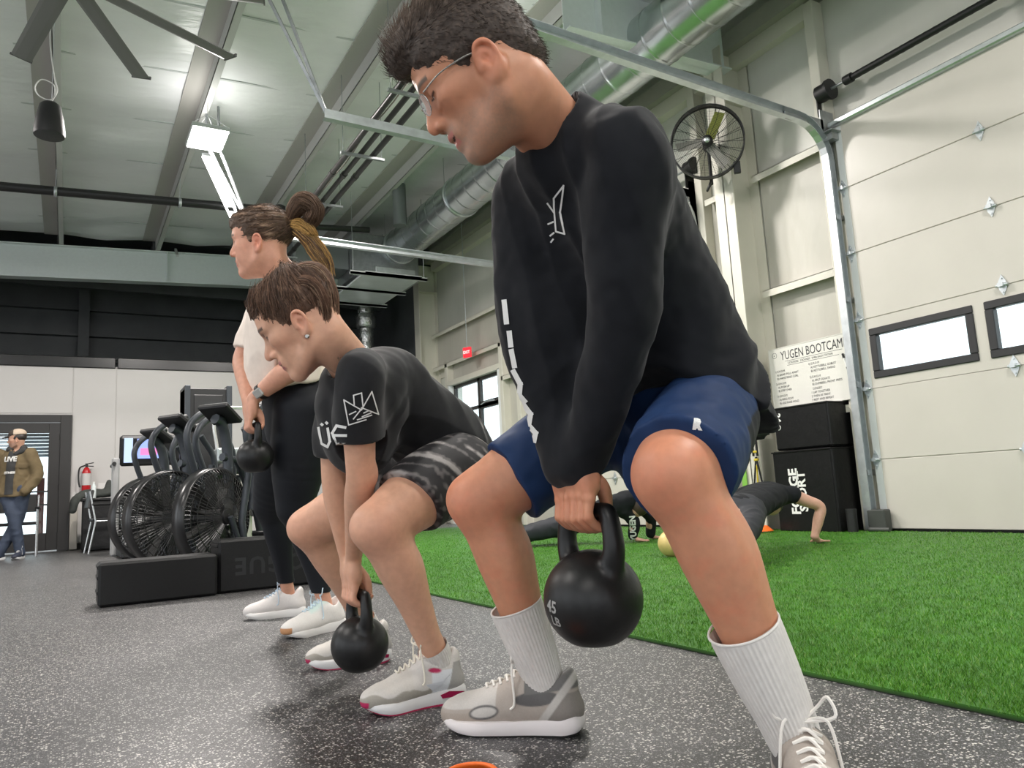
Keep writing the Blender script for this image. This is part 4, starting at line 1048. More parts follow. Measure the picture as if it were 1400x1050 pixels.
def treadmill():
    t = root('treadmill', (.75, 11.2, 0), 'grey treadmill with a lit screen behind the air bikes', 'treadmill'); x, y = .92, 10.9
    MB().box((x - .38, y - 1.0, 0), (x + .38, y + .2, .2), .03).build('deck', M_black, t)
    for sx in (-.40, .40): MB().obox((x + sx, y + .1, .62), [(1, 0, 0), (0, 1, 0), (0, 0, 1)], (.045, .06, .62), .02).build('upright', mat('machine_grey', (.30, .30, .30), .4), t)
    cn = MB().obox((x, y + .12, 1.33), [(1, 0, 0), unit((0, 1, .25)), unit((0, -.25, 1))], (.36, .05, .20), .03).build('console', M_black, t)
    sc_ = MB().obox((x - .02, y + .055, 1.35), [(1, 0, 0), unit((0, 1, .25)), unit((0, -.25, 1))], (.14, .004, .13)).build('screen', emit_mat('screen_blue', (.32, .42, .95), 1.3), cn)
    MB().obox((x - .02, y + .05, 1.31), [(1, 0, 0), unit((0, 1, .25)), unit((0, -.25, 1))], (.10, .003, .045)).build('screen_banner', emit_mat('screen_pink', (.95, .25, .55), 1.2), sc_)
    MB().obox((x - .26, y + .05, 1.33), [(1, 0, 0), unit((0, 1, .25)), unit((0, -.25, 1))], (.05, .004, .16)).build('side_light', emit_mat('screen_pale', (.55, .68, .95), 1.2), cn)
    for sx in (-.42, .42): MB().cyl((x + sx, y, 1.16), (x + sx, y + .6, 1.16), .025, 10).build('handrail', M_black, t)
treadmill()
def tv_rack():
    t = root('rack_cabinet', (1.45, 9.6, 0), 'tall black equipment rack behind the air bikes', 'rack'); x0, x1, y = 1.14, 1.66, 9.4
    MB().box((x0, y, .1), (x1, y + .4, 1.93), .01).build('cabinet', M_black, t)
    for x in (x0 + .03, x1 - .03): MB().box((x - .03, y - .03, 0), (x + .03, y + .43, 1.96), .004).build('post', M_frame, t)
    MB().box((x0 + .1, y - .01, .9), (x1 - .1, y, 1.85), .004).build('door', mat('rack_door', (.02, .02, .021), .35), t)
tv_rack()
def cable_machine():
    t = root('cable_machine', (1.85, 8.2, 0), 'white and black cable machine behind the standing woman', 'gym machine'); x, y = 1.62, 8.7
    MB().box((x - .13, y, 0), (x + .13, y + .3, 1.02), .02).build('column', mat('machine_white', (.62, .60, .55), .4), t)
    MB().box((x - .24, y - .05, 1.02), (x + .24, y + .35, 1.17), .015).build('cap', mat('machine_cap', (.42, .46, .46), .35, .4), t)
    for sx in (-.12, .15): MB().cyl((x + sx, y - .03, .90), (x + sx, y + .03, .90), .05, 14).cyl((x + sx, y, .92), (x + sx, y, 1.03), .018, 8).build('pulley', M_black, t)
    MB().box((x - .2, y - .08, .0), (x + .06, y + .4, .12), .02).build('base', M_black, t)
    MB().tube(cr_spline([(x + .15, y - .04, .86), (x + .16, y - .06, .6), (x + .22, y - .05, .5)], 5), .014, 6).build('strap', M_black, t)
    MB().box((x + .1, y - .12, .42), (x + .24, y - .02, .62), .01).build('handle_pad', M_black, t)
    MB().tube(cr_spline([(x - .22, y + .1, 1.17), (x - .25, y + .1, 1.5), (x - .1, y + .1, 1.62), (x + .2, y + .1, 1.62)], 6), .02, 8).build('arm', mat('chrome_arm', (.6, .6, .58), .25, .7), t)
cable_machine()

# ------------------------------------------------------------------ waiting corner by the glass door
def waiting_corner():
    tb = root('side_table', (.5, 13.3, 0), 'black-draped table against the partition wall', 'table')
    MB().box((.17, 13.0, .74), (1.5, 13.6, .775), .006).build('table_top', M_black, tb)
    MB().box((.19, 13.02, .02), (1.48, 13.58, .74), .01).build('drape', mat('black_drape', (.010, .010, .011), .7, bump=.5, bscale=8, bdist=.03), tb)
    jg = mat('grey_cloth', (.05, .055, .05), .85, bump=.6, bscale=25, bdist=.01)
    j = root('grey_jacket', (.25, 13.1, .78), 'dark grey jacket slumped over the left table corner', 'jacket')
    solid('body', [('u', ell((.40, 13.15, .84), (.20, .14, .075)), 0), ('u', ell((.54, 13.16, .93), (.06, .08, .12)), .05), ('u', chain([(.36, 13.1, .85), (.20, 13.05, .83), (.10, 12.98, .76), (.07, 12.97, .62)], [.07, .07, .06, .055], 5), .04), ('s', rbox((.7, 13.3, .68), (.53, .31, .105), .003), 0)], .012, jg, j, disp=lambda V, N: .008 * vnoise(V * 22))
    j2 = root('black_bag', (.95, 13.2, .78), 'black bag and coat heaped on the table', 'bag')
    solid('heap', [('u', ell((.95, 13.25, .85), (.26, .16, .10)), 0), ('u', ell((1.12, 13.25, .95), (.16, .12, .13)), .06), ('u', chain([(.80, 13.2, .84), (.95, 13.2, 1.0), (1.15, 13.2, 1.06)], [.04, .06, .05], 5), .05), ('s', rbox((.9, 13.3, .68), (.9, .4, .105), .003), 0)], .012, mat('black_cloth', (.008, .008, .009), .7), j2, disp=lambda V, N: .010 * vnoise(V * 20))
    MB().tube(cr_spline([(.9, 13.1, .93), (.95, 13.05, 1.05), (1.08, 13.06, 1.08)], 5), .01, 6).build('strap', M_black, j2)
    bt = root('water_bottle', (.33, 12.97 + .07, .775), 'clear plastic water bottle standing on the table', 'bottle')
    MB().lathe([(.028, 0), (.034, .01), (.034, .13), (.030, .15), (.034, .17), (.014, .215), (.014, .225)], (.33, 13.02 - .0 + .02 - .03, .776), np.eye(3), 18).build('bottle_body', mat('clear_plastic', (.75, .80, .80), .12), bt)
    MB().cyl((.33, 13.01, 1.0), (.33, 13.01, 1.022), .016, 12).build('cap', M_white, bt)
    fe = root('fire_extinguisher', (.24, 14.1, .85), 'red fire extinguisher hung on the partition wall beside the door', 'extinguisher'); x, y = .25, 14.08
    MB().lathe([(.055, 0), (.065, .02), (.065, .36), (.04, .42), (.02, .44)], (x, y, .86), np.eye(3), 20).build('cylinder', mat('extinguisher_red', (.50, .015, .02), .3), fe)
    MB().lathe([(.0665, .15), (.0665, .34)], (x, y, .86), np.eye(3), 20, False).build('label', mat('extinguisher_label', (.62, .60, .58), .5), fe)
    MB().box((x - .02, y - .03, 1.30), (x + .02, y + .02, 1.36), .004).tube([(x, y - .02, 1.35), (x + .10, y - .03, 1.37)], .008, 6).tube([(x, y - .02, 1.32), (x + .10, y - .03, 1.31)], .008, 6).build('valve', M_black, fe)
    MB().tube(cr_spline([(x - .02, y - .02, 1.33), (x - .10, y - .02, 1.28), (x - .11, y - .03, 1.1), (x - .09, y - .04, .98)], 5), .012, 8).build('hose', M_black, fe)
    MB().box((x - .04, 14.14, 1.2), (x + .04, 14.2, 1.28)).build('wall_bracket', M_galv, fe)
    tp = mat('waste_paper', (.5, .48, .45), .6)
    tag(MB().box((.035, 13.95, .012), (.14, 14.185, .72), .01).build('leaning_board', mat('beige_panel', (.52, .48, .42), .5)), 'narrow beige panel leaning on the wall beside the table', 'panel')
    M_ch = mat('chair_chrome', (.62, .63, .64), .25, .8)
    def chair(x, y, rz, label):
        t = root('stacking_chair', (x, y, 0), label, 'chair', 'chrome-legged chairs', rz)
        W, Dp = .25, .23
        def add(n, mb, m): 
            o = mb.build(n, m); o.parent = t; return o
        for sx in (-1, 1):
            add('leg', MB().tube([(sx * W, -Dp, 0), (sx * W, -Dp + .04, .44), (sx * W, -Dp + .05, .66)], .012, 8), M_ch)
            add('leg', MB().tube([(sx * W, Dp + .05, 0), (sx * W, Dp - .03, .44), (sx * W, Dp + .05, .86)], .012, 8), M_ch)
            add('side_rail', MB().tube([(sx * W, -Dp + .04, .44), (sx * W, Dp - .03, .44)], .011, 8), M_ch)
            add('armrest', MB().obox((sx * W, 0, .675), np.eye(3), (.028, .25, .016), .01), M_black)
        add('seat', MB().obox((0, 0, .46), np.eye(3), (.24, .235, .022), .015), M_black)
        add('backrest', MB().obox((0, Dp + .03, .75), [(1, 0, 0), unit((0, 1, .2)), unit((0, -.2, 1))], (.23, .018, .13), .012), mat('chair_back', (.05, .05, .05), .5))
        return t
    chair(.52, 12.45, math.radians(95), 'chrome-legged black chair in front of the draped table')
    chair(-.62, 12.95, math.radians(0), 'chrome-legged black chair behind the man in the cap')
waiting_corner()
# ------------------------------------------------------------------ people: shared builders
def skin_mat(name, tone): return mat(name, tone, .46, attr='Col', noise=.07, nscale=60, bump=.18, bscale=350, bdist=.0006, sss=.12, spec=.4)
def cam_dir(x, y, z): return unit(RW @ np.array((x, y, z), float))       # right, down, away -> world direction

class Head:
    """local frame: f face direction, l the person's left, u crown; origin between the ear canals"""
    def __init__(s, o, F, U, size=1.0):
        s.o = np.array(o, float); s.F = unit(F); U = np.array(U, float); s.U = unit(U - s.F * U.dot(s.F)); s.L = np.cross(s.U, s.F); s.s = size
        s.ax = np.array([s.F, s.L, s.U])
    def p(s, f, l, u): return s.o + s.s * (s.F * f + s.L * l + s.U * u)
    def e(s, c, r): return ell(s.p(*c), np.array(r) * s.s, s.ax)
    def c(s, pts, r, n=5): return chain([s.p(*q) for q in pts], np.array(r) * s.s, n)
    def loc(s, V): return (V - s.o) @ s.ax.T / s.s

def head_prims(H, mouth=0.0, jaw=1.0, nose=1.0, soft=0.0):
    u = []; A = lambda p, k: u.append(('u', p, k * H.s)); S = lambda p, k: u.append(('s', p, k * H.s))
    A(H.e((-.004, 0, .045), (.098, .074, .086)), 0)
    A(H.e((.036, 0, .044), (.060, .062, .062)), .03)
    A(H.e((.046, 0, -.022), (.049, .054, .074)), .025)
    A(H.e((.044, 0, -.066), (.046 * jaw, .044, .034)), .02)
    for l in (-1, 1):
        A(H.c([(-.002, .054 * l, -.030), (.008, .052 * l, -.062), (.045, .036 * l, -.086), (.080, .012 * l, -.098)], (.017, .017, .015, .014), 4), .022)
        A(H.e((.054, .043 * l, -.006), (.030, .019, .019)), .022)
        if soft: A(H.e((.050, .040 * l, -.042), (.036, .022, .034)), .025)
    A(H.e((.086, 0, -.094), (.017, .020, .016)), .018)
    for l in (-1, 1): S(H.e((.106, .035 * l, .016), (.020, .019, .0115)), .014)
    for l in (-1, 1): A(H.c([(.094, .010 * l, .034), (.089, .030 * l, .038), (.072, .050 * l, .032)], (.008, .0085, .007), 4), .012)
    A(H.c([(.092, 0, .030), (.103, 0, .010), (.117 * nose + .001, 0, -.014), (.1195 * nose, 0, -.0215)], (.0075, .0075, .0095, .0085), 5), .011)
    A(H.c([(.086, 0, .026), (.096, 0, .000), (.103, 0, -.020)], (.010, .0125, .0130), 4), .010)
    for l in (-1, 1):
        A(H.e((.104, .0125 * l, -.0255), (.0115, .0075, .0075)), .006)
    for l in (-1, 1): S(H.e((.108, .0065 * l, -.034), (.005, .0035, .005)), .003)
    A(H.e((.090, 0, -.055), (.017, .026, .024)), .016)
    g = mouth
    A(H.c([(.090, .022, -.056), (.1035, .008, -.0505), (.1045, 0, -.0515), (.1035, -.008, -.0505), (.090, -.022, -.056)], (.0035, .0058, .0055, .0058, .0035), 4), .006)
    A(H.c([(.088, .020, -.059 - g * .6), (.0990, .008, -.0645 - g), (.1000, 0, -.065 - g), (.0990, -.008, -.0645 - g), (.088, -.020, -.059 - g * .6)], (.003, .0062, .0068, .0062, .003), 4), .006)
    S(H.c([(.094, .021, -.0575 - g * .4), (.111, 0, -.0572 - g * .5), (.094, -.021, -.0575 - g * .4)], (.0015, .0020 + g * .45, .0015), 5), .002)
    # closed or lowered eyelids over the eyeballs
    for l in (-1, 1): A(H.e((.0775, .0315 * l, .018), (.0145, .0165, .0135)), .004)
    # ears
    for l in (-1, 1):
        q = lambda f, d, u_: (f * .66 + .000 - d * .30, (.0695 + d * .9) * l, u_ * .84 - .012)
        A(H.e((-.006, .071 * l, -.010), (.014, .008, .020)), .008)
        rim = [q(.012, .004, -.004), q(.010, .010, .020), q(-.004, .016, .035), q(-.024, .019, .030), q(-.032, .019, .008), q(-.024, .015, -.014), q(-.010, .010, -.030), q(.002, .005, -.033), q(.006, .004, -.022)]
        A(H.c(rim, (.004, .0042, .0046, .0048, .0048, .005, .0065, .006, .004), 5), .004)
        A(H.e(q(-.012, .010, .0), (.0145, .0055, .026)), .005)
        S(H.e(q(-.006, .018, -.002), (.0085, .010, .013)), .005)
        S(H.c([q(-.004, .021, .022), q(-.020, .022, .016), q(-.022, .021, -.004)], (.0035, .004, .003), 4), .004)
        A(H.c([q(.008, .006, -.006), q(.003, .011, -.004)], (.005, .004), 1), .004)
    return u

def head_color(H, tone, lip, brow, stub=None, blush=.12, eyeshade=None):
    tone = np.array(tone); lip = np.array(lip); brow = np.array(brow)
    def fn(V):
        q = H.loc(V); f, l, u = q[:, 0], q[:, 1], q[:, 2]; al = np.abs(l); c = np.tile(tone, (len(V), 1))
        def mix(w, col):
            nonlocal c; w = np.clip(w, 0, 1)[:, None]; c = c * (1 - w) + np.array(col) * w
        red = tone * np.array((1.10, .80, .76))
        g = lambda a, b, s_: np.exp(-((a - b) / s_) ** 2)
        mix(blush * 2.2 * g(f, .115, .02) * g(u, -.02, .016) * g(l, 0, .02), red); mix(blush * 2 * g(al, .045, .02) * g(u, -.015, .022) * g(f, .06, .03), red)
        mix(blush * 3.5 * (al > .071) * g(f, -.012, .03) * g(u, 0, .045), red)
        if stub is not None:
            n = vnoise(V * 400) * .25 + vnoise(V * 90) * .2 + .75
            w = np.clip((-.030 - u + (f - .05) * .10) / .022, 0, 1) * np.clip((f + .012) / .02, 0, 1) * np.clip((u + .125) / .02, 0, 1) * (1 - .75 * g(f, .11, .02) * g(u, -.028, .008))
            mix(.55 * w * n, stub); mix(.45 * w * n * g(l, 0, .03) * (u < -.07), (.40, .32, .27)); mix(.6 * g(f, .104, .02) * g(u, -.042, .006) * (al < .028) * n, stub)
        mix(1.4 * ((f > .085) & (al < .023)) * (np.clip(1 - np.abs(u + .0505) / .0072, 0, 1) + np.clip(1 - np.abs(u + .066) / .0085, 0, 1)), lip)
        mix(1.0 * ((f > .084) & (f < .1045) & (al < .022) & (np.abs(u + .0572) < .0022)), (.06, .02, .02))
        bu = .040 - ((al - .030) / .03) ** 2 * .006
        mix(1.5 * np.clip(1 - np.abs(u - bu) / .0058, 0, 1) * ((al > .010) & (al < .054) & (f > .06)), brow)
        if eyeshade is not None: mix(.8 * g(al, .033, .017) * g(u, .024, .008) * (f > .06), eyeshade)
        # lash line along the lowered lid
        mix(1.3 * np.clip(1 - np.abs(u - (.0125 - ((al - .0315) / .014) ** 2 * -.002)) / .0028, 0, 1) * ((np.abs(al - .0315) < .0145) & (f > .078)), (.03, .018, .015))
        return c
    return fn

def strands(P0, dirs, L, seg=5, r=.0006, curl=.004, freq=20., grav=0.0, seed=1, rt=.25):
    """thin tapered hairs; P0 roots, dirs function(points)->directions, L lengths"""
    n = len(P0); p = P0.copy(); pts = [p.copy()]; d = dirs(p); rng = np.random.RandomState(seed); L = np.broadcast_to(L, (n,))
    ph = rng.rand(n, 1) * 10
    for k in range(seg):
        d = d * .45 + dirs(p) * .55; d = d / np.maximum(np.linalg.norm(d, axis=1), 1e-9)[:, None]
        w = np.stack([vnoise(p * freq + ph), vnoise(p * freq + ph + 9.1), vnoise(p * freq + ph + 4.7)], 1) * curl / np.maximum(L, 1e-4)[:, None] * seg * .4
        dd = d + w + np.array((0, 0, -grav)); dd /= np.linalg.norm(dd, axis=1)[:, None]
        p = p + dd * (L / seg)[:, None]; pts.append(p.copy())
    pts = np.stack(pts, 1); m = seg + 1
    t = pts[:, -1] - pts[:, 0]; t /= np.maximum(np.linalg.norm(t, axis=1), 1e-9)[:, None]
    a = np.cross(t, rng.randn(n, 3)); a /= np.maximum(np.linalg.norm(a, axis=1), 1e-9)[:, None]; b = np.cross(t, a)
    tri = [a, -.5 * a + .866 * b, -.5 * a - .866 * b]
    rr = r * np.linspace(1, rt, m); V = np.stack([pts + q[:, None, :] * rr[None, :, None] for q in tri], 2)
    base = (np.arange(n) * m * 3)[:, None, None, None]; k = np.arange(m - 1)[None, :, None, None]; j = np.arange(3)[None, None, :, None]
    q = np.concatenate([base + k * 3 + j, base + k * 3 + (j + 1) % 3, base + (k + 1) * 3 + (j + 1) % 3, base + (k + 1) * 3 + j], 3)
    return V.reshape(-1, 3), q.reshape(-1, 4)

def hair_mat(name, rough=.58): return mat(name, (.1, .06, .04), rough, attr='Col', noise=.25, nscale=120, spec=.35)

def hair_mesh(name, prims, h, parent, H, dirs, n, L, col, mname, lift=.0, r=.0006, seg=5, curl=.004, where=None, extra=None, seed=1, grav=0., shade=.35):
    V, F = solid(name, prims, h, None, None, raw=True, disp=lambda V, N: .0016 * vnoise(V * 160) + .002 * vnoise(V * 60))
    N = vnormals(V, F); rng = np.random.RandomState(seed); ok = np.ones(len(V), bool) if where is None else where(H.loc(V))
    # outward surface only
    I = np.where(ok)[0]; I = I[rng.randint(0, len(I), n)]
    tri = F[rng.randint(0, len(F), 1)]
    R0 = V[I] + rng.randn(n, 3) * h * .5; N0 = N[I]
    LL = L(H.loc(R0), rng) if callable(L) else L * rng.uniform(.6, 1.15, n)
    ks = {}
    def dd(p):
        d = dirs(H.loc(p)); d = d @ H.ax
        if p.shape == N0.shape: d = d - N0 * ((d * N0).sum(1) * .75)[:, None] + N0 * lift
        return d / np.maximum(np.linalg.norm(d, axis=1), 1e-9)[:, None]
    sv, sf = strands(R0 - N0 * .001, dd, LL, seg, r, curl, grav=grav, seed=seed)
    cols = col(H.loc(V), V); m = seg + 1
    j = rng.uniform(1 - shade, 1 + shade, n); sc = np.repeat(col(H.loc(R0), R0) * j[:, None], m * 3, 0)
    parts = [(V, F), (sv, sf)]; cc = [cols * .8, sc]
    for ev, ef, ec in (extra or []): parts.append((ev, ef)); cc.append(ec)
    V2, F2 = join(parts)
    return np_mesh(name, V2, F2, hair_mat(mname), parent, True, np.vstack(cc))

def tress(path, R, n, r, col, seed=2, spread=1.0, tipr=.35):
    """bundle of hairs following a path; R radius per path point"""
    rng = np.random.RandomState(seed); path = np.array(path, float); q = cr_spline(np.hstack([path, np.array(R)[:, None]]), 5); C, RR = q[:, :3], q[:, 3]; m = len(C)
    T = np.gradient(C, axis=0); T /= np.linalg.norm(T, axis=1)[:, None]; a = np.zeros_like(T); v = np.cross(T[0], unit((.3, .5, .8)))
    for i in range(m): v = v - T[i] * v.dot(T[i]); v /= np.linalg.norm(v); a[i] = v
    b = np.cross(T, a)
    an = rng.rand(n) * 2 * math.pi; ra = np.sqrt(rng.rand(n)); tw = rng.uniform(-.8, .8, n)
    ang = an[:, None] + tw[:, None] * np.linspace(0, 1, m)[None]; rad = ra[:, None] * RR[None]
    pts = C[None] + a[None] * (np.cos(ang) * rad)[..., None] + b[None] * (np.sin(ang) * rad)[..., None]
    fe = rng.uniform(.62, 1.0, n) ** .7; fs_ = rng.uniform(0, .12, n); tt = fs_[:, None] + (fe - fs_)[:, None] * np.linspace(0, 1, m)[None] ; ix = tt * (m - 1); i0 = np.clip(ix.astype(int), 0, m - 2); w_ = (ix - i0)[..., None]
    rows = np.arange(n)[:, None]; pts = pts[rows, i0] * (1 - w_) + pts[rows, i0 + 1] * w_ + rng.randn(n, 1, 3) * .0012
    pts = pts + (vnoise((pts * 38).reshape(-1, 3) + 3.3).reshape(n, m, 1)) * .004
    rr = r * np.linspace(1, tipr, m)
    V = np.stack([pts + (a * math.cos(k) + b * math.sin(k))[None] * rr[None, :, None] for k in (0, 2.09, 4.19)], 2)
    base = (np.arange(n) * m * 3)[:, None, None, None]; k = np.arange(m - 1)[None, :, None, None]; j = np.arange(3)[None, None, :, None]
    F = np.concatenate([base + k * 3 + j, base + k * 3 + (j + 1) % 3, base + (k + 1) * 3 + (j + 1) % 3, base + (k + 1) * 3 + j], 3).reshape(-1, 4)
    cv = np.repeat(col(rng, n), m * 3, 0)
    return V.reshape(-1, 3), F, cv

def hand_prims(B, A, Fr, Up, W, rb, thumb=1, s=1.0, off=0.0, curl=1.0):
    """hand hanging from wrist W and closed round a bar: B bar point under the middle finger, A along the bar towards the index finger"""
    B = np.array(B, float); A = unit(A); Fr = unit(Fr); Up = unit(Up); W = np.array(W, float); q = lambda a, f, u: B + A * a * s + Fr * (f * s) + Up * (u * s)
    out = []; o = off; e = rb / s
    for i, (a, ln) in enumerate(((.031, .95), (.0105, 1.05), (-.0105, 1.0), (-.030, .82))):
        mcp = q(a * 1.03, e + .010 + o, .030 * ln); pip = q(a, e + .014 + o, -.010 * ln); dip = q(a * .95, .004, -(e + .011 + o) * (.9 + .1 * ln)); tip = q(a * .9, -(e + .009), -(e * .3))
        r = (.0098, .0102, .0098, .0086)[i] * s
        out.append(('u', chain([W + A * a * .45 * s - Up * .012 * s, (W + mcp) / 2 + Fr * .006 * s + A * a * .2 * s, mcp], (.015 * s, .0135 * s, r * 1.14), 4), .012 * s))
        out.append(('u', chain([mcp, pip, dip, tip], (r * 1.12, r * 1.04, r * .95, r * .82), 5), .004 * s))
        out.append(('u', ell(mcp + Fr * .002 * s, (r * 1.10,) * 3), .005 * s)); out.append(('u', ell(pip + Fr * .002 * s, (r * 1.06,) * 3), .004 * s))
    pm = (W + q(0, e + .006 + o, .034)) / 2
    out.append(('u', ell(pm - Fr * .004 * s, np.array((.040, .016, .045)) * s, [A, unit(np.cross(A, unit(W - B))), unit(W - B)]), .015 * s))
    cmc = W + A * .022 * s - Up * .018 * s - Fr * .006 * s
    th = [cmc, q(.048, .0, .045), q(.046, e * .4 + .004, .014), q(.040, e + .010, -.006)] if thumb else [cmc, q(.046, -.012, .05), q(.05, -.022, .012), q(.045, -e - .006, -.012)]
    out.append(('u', chain(th, (.017 * s, .0155 * s, .0118 * s, .009 * s), 5), .010 * s))
    return out

# ------------------------------------------------------------------ shoes and socks
def ribbed_tube(path, radii, nrib, depth, squash=None, per=4):
    q = cr_spline(np.hstack([np.array(path, float), np.array(radii, float)[:, None]]), 6); C, R = q[:, :3], q[:, 3]; m = len(C); n = nrib * per
    T = np.gradient(C, axis=0); T /= np.linalg.norm(T, axis=1)[:, None]; ref = unit((.1, 1, .05)); a = np.cross(T, ref); a /= np.linalg.norm(a, axis=1)[:, None]; b = np.cross(T, a)
    th = np.linspace(0, 2 * math.pi, n, endpoint=False); rib = np.cos(th * nrib)
    dm = depth * np.clip((np.arange(m) / (m - 1) - .22) / .12, 0, 1); dm[-2:] = 0
    r = R[:, None] + rib[None] * dm[:, None]
    V = C[:, None] + a[:, None] * (np.cos(th)[None] * r)[..., None] + b[:, None] * (np.sin(th)[None] * r)[..., None]
    F = [(i * n + k, i * n + (k + 1) % n, (i + 1) * n + (k + 1) % n, (i + 1) * n + k) for i in range(m - 1) for k in range(n)]
    return V.reshape(-1, 3), np.array(F)

def shoe(parent, heel, toe, L, W, pal, label=None, style='run', mirror=1, lift=0.0, res=.0032):
    """heel, toe: floor points giving place and heading; pal: colours; mirror 1 puts the outer side on the right of the heading"""
    heel = np.array((*heel[:2], 0.0)); d = np.array((toe[0] - heel[0], toe[1] - heel[1], 0.0)); f = unit(d); s = np.array((f[1], -f[0], 0)) * mirror; up = np.array((0, 0, 1.0))
    q = lambda x, y, z: heel + f * x * L + s * y * W + up * (z + lift)
    ax = np.array([f, s, up]); loc = lambda V: np.stack([((V - heel) @ f) / L, ((V - heel) @ s) / W, (V - heel) @ up - lift], 1)
    k = L / .29
    c3 = lambda pts, r, n=5, fl=None: chain([q(*p) for p in pts], np.array(r) * k, n, fl)
    base = [('u', c3([(.13, 0, .052), (.35, .02, .050), (.62, .05, .046), (.80, .06, .040), (.90, .04, .036)], (.038, .038, .046, .046, .038), 6, (up, .84)), 0),
            ('u', c3([(.13, 0, .05), (.14, 0, .080), (.13, 0, .108)], (.038, .036, .032), 4), .02),
            ('u', c3([(.32, .01, .098), (.46, .01, .084), (.62, .02, .064)], (.032, .031, .027), 4), .03),
            ('u', c3([(.24, 0, .075), (.36, 0, .090)], (.037, .031), 3), .03),
            ('u', c3([(.40, .0, .098), (.345, 0, .128)], (.020, .017), 1, (f, .6)), .012),
            ('s', c3([(.235, 0, .092), (.225, 0, .12), (.215, 0, .17)], (.031, .035, .046), 3), .008),
            ('i', half(q(0, 0, .020), -up), .004)]
    def colr(V):
        p = loc(V); x, y, z = p[:, 0], p[:, 1], p[:, 2]; c = np.tile(np.array(pal['upper']), (len(V), 1))
        ay = np.abs(y)
        def put(d, col, w=.0022):            # d: signed distance-like value in metres, positive inside
            nonlocal c; t_ = np.clip(d / w + .5, 0, 1)[:, None]; c = c * (1 - t_) + np.array(col) * t_
        X = x * L
        def oval(cx, cz, rx, rz, tilt=0.0):
            dx = (x - cx) * L; dz = z - cz - (x - cx) * L * tilt; return (1 - np.sqrt((dx / rx) ** 2 + (dz / rz) ** 2)) * min(rx, rz)
        if style == 'walk':
            top = np.minimum(z - .052 - .010 * np.clip((.9 - x) / .3, 0, 1), (x - .58) * L); put(top, pal['mesh'])
            put(np.minimum((x - .70) * L + (.045 - z) * .8, .047 - z - (x - .8) * .02), pal['toe'])
            put(np.minimum(oval(.665, .050, .034, .0150, -.12), ay - .12), pal['trim']); put(np.minimum(oval(.665, .050, .029, .0105, -.12), ay - .12), pal['mesh'])
            put(oval(.29, .080, .050, .0150, -.10), pal['trim'])
            put(np.minimum(z - .097 - np.clip(x - .12, 0, 1) * -.04, (.37 - x) * L), pal['dark'])
            put(np.minimum((.25 - (z - .03) * 2.6 - x) * L, .090 - z), pal['heel'])
            put(.0055 - np.abs((.265 - (z - .03) * 2.6 - x) * L) * .55, pal['mesh'])
        elif style == 'air':
            put(np.minimum(z - .050, (x - .55) * L), pal['mesh'])
            put(np.minimum((x - .60) * L, .047 + .006 * np.sin(x * 22) - z), pal['toe']); put(np.minimum(np.minimum((x - .34) * L, (.62 - x) * L), .048 + .004 * np.sin(x * 25) - z), pal['toe'])
            put(np.minimum((.36 - x) * L, .086 - z), pal['side']); put(np.minimum((.19 - (z - .05) * 1.2 - x) * L, .100 - z), pal['heel'])
            put(oval(.33, .088, .017, .006, .15), pal['accent']); put(np.minimum(z - .122, (x - .30) * L), pal['accent']); put(np.minimum((x - .975) * L, .036 - z), pal['accent'])
        else:
            put(np.minimum(np.minimum((x - .30) * L, (.62 - x) * L), np.minimum((.30 - ay) * W, z - .062)), pal['mesh'], .01); put(np.minimum((x - .945) * L, .045 - z), pal['toe'])
        n = vnoise(V * 700) * .06 + 1; return c * n[:, None]
    sh = solid('shoe', base, res, mat('shoe_upper', (.5, .5, .5), .62, attr='Col', bump=.2, bscale=500, bdist=.0006), parent, color=colr, it=2)
    if label: sh['label'] = label
    # sole: stacked footprint outlines
    out = cr_spline([(-.02, 0), (0, .30), (.06, .40), (.20, .41), (.38, .36), (.55, .42), (.70, .52), (.83, .52), (.94, .36), (1.0, .05), (.985, -.20), (.90, -.40), (.75, -.46), (.55, -.42), (.36, -.36), (.18, -.38), (.06, -.38), (0, -.28), (-.02, 0)], 4)[:-1]
    n = len(out); lv = [(.004, .95, 0), (.009, .985, 0), (.015, 1.0, 1), (.023, .985, 1), (.028, .94, 1)]
    def spring(x): return .014 * max(0, (x - .72) / .28) ** 2 + .006 * max(0, (.10 - x) / .12)
    vs = []; fs = []
    for (z, sc, b) in lv:
        hh = lambda x: z * (1.18 - .45 * min(max(x, 0), 1)) * (1.16 if b else 1)
        vs += [q(.49 + (x - .49) * sc, y * sc, hh(x) + spring(x)) for x, y in out]
    for i in range(len(lv) - 1): fs += [(i * n + j, i * n + (j + 1) % n, (i + 1) * n + (j + 1) % n, (i + 1) * n + j) for j in range(n)]
    mb = MB(); mb.add(vs, fs, True); mb.add(vs[-n:], [tuple(range(n))]); mb.add(vs[:n], [tuple(range(n))[::-1]])
    mb.build('midsole', mat('sole_' + pal['name'], pal['sole'], .5), sh)
    o2 = []; 
    for z, sc in ((0.0, .93), (.006, .96)): o2 += [q(.49 + (x - .49) * sc, y * sc, z + spring(x)) for x, y in out]
    mb = MB(); mb.add(o2, [(j, (j + 1) % n, n + (j + 1) % n, n + j) for j in range(n)], True); mb.add(o2[:n], [tuple(range(n))[::-1]]); mb.add(o2[n:], [tuple(range(n))])
    mb.build('outsole', mat('outsole_' + pal['name'], pal['out'], .6), sh)
    bv = bvh_of(sh)
    def onto(x, y, lift_=.003):
        hit = bv.ray_cast(Vector(q(x, y, .25)), Vector((0, 0, -1)), .4); return np.array(hit[0]) + up * lift_ if hit[0] is not None else q(x, y, .09)
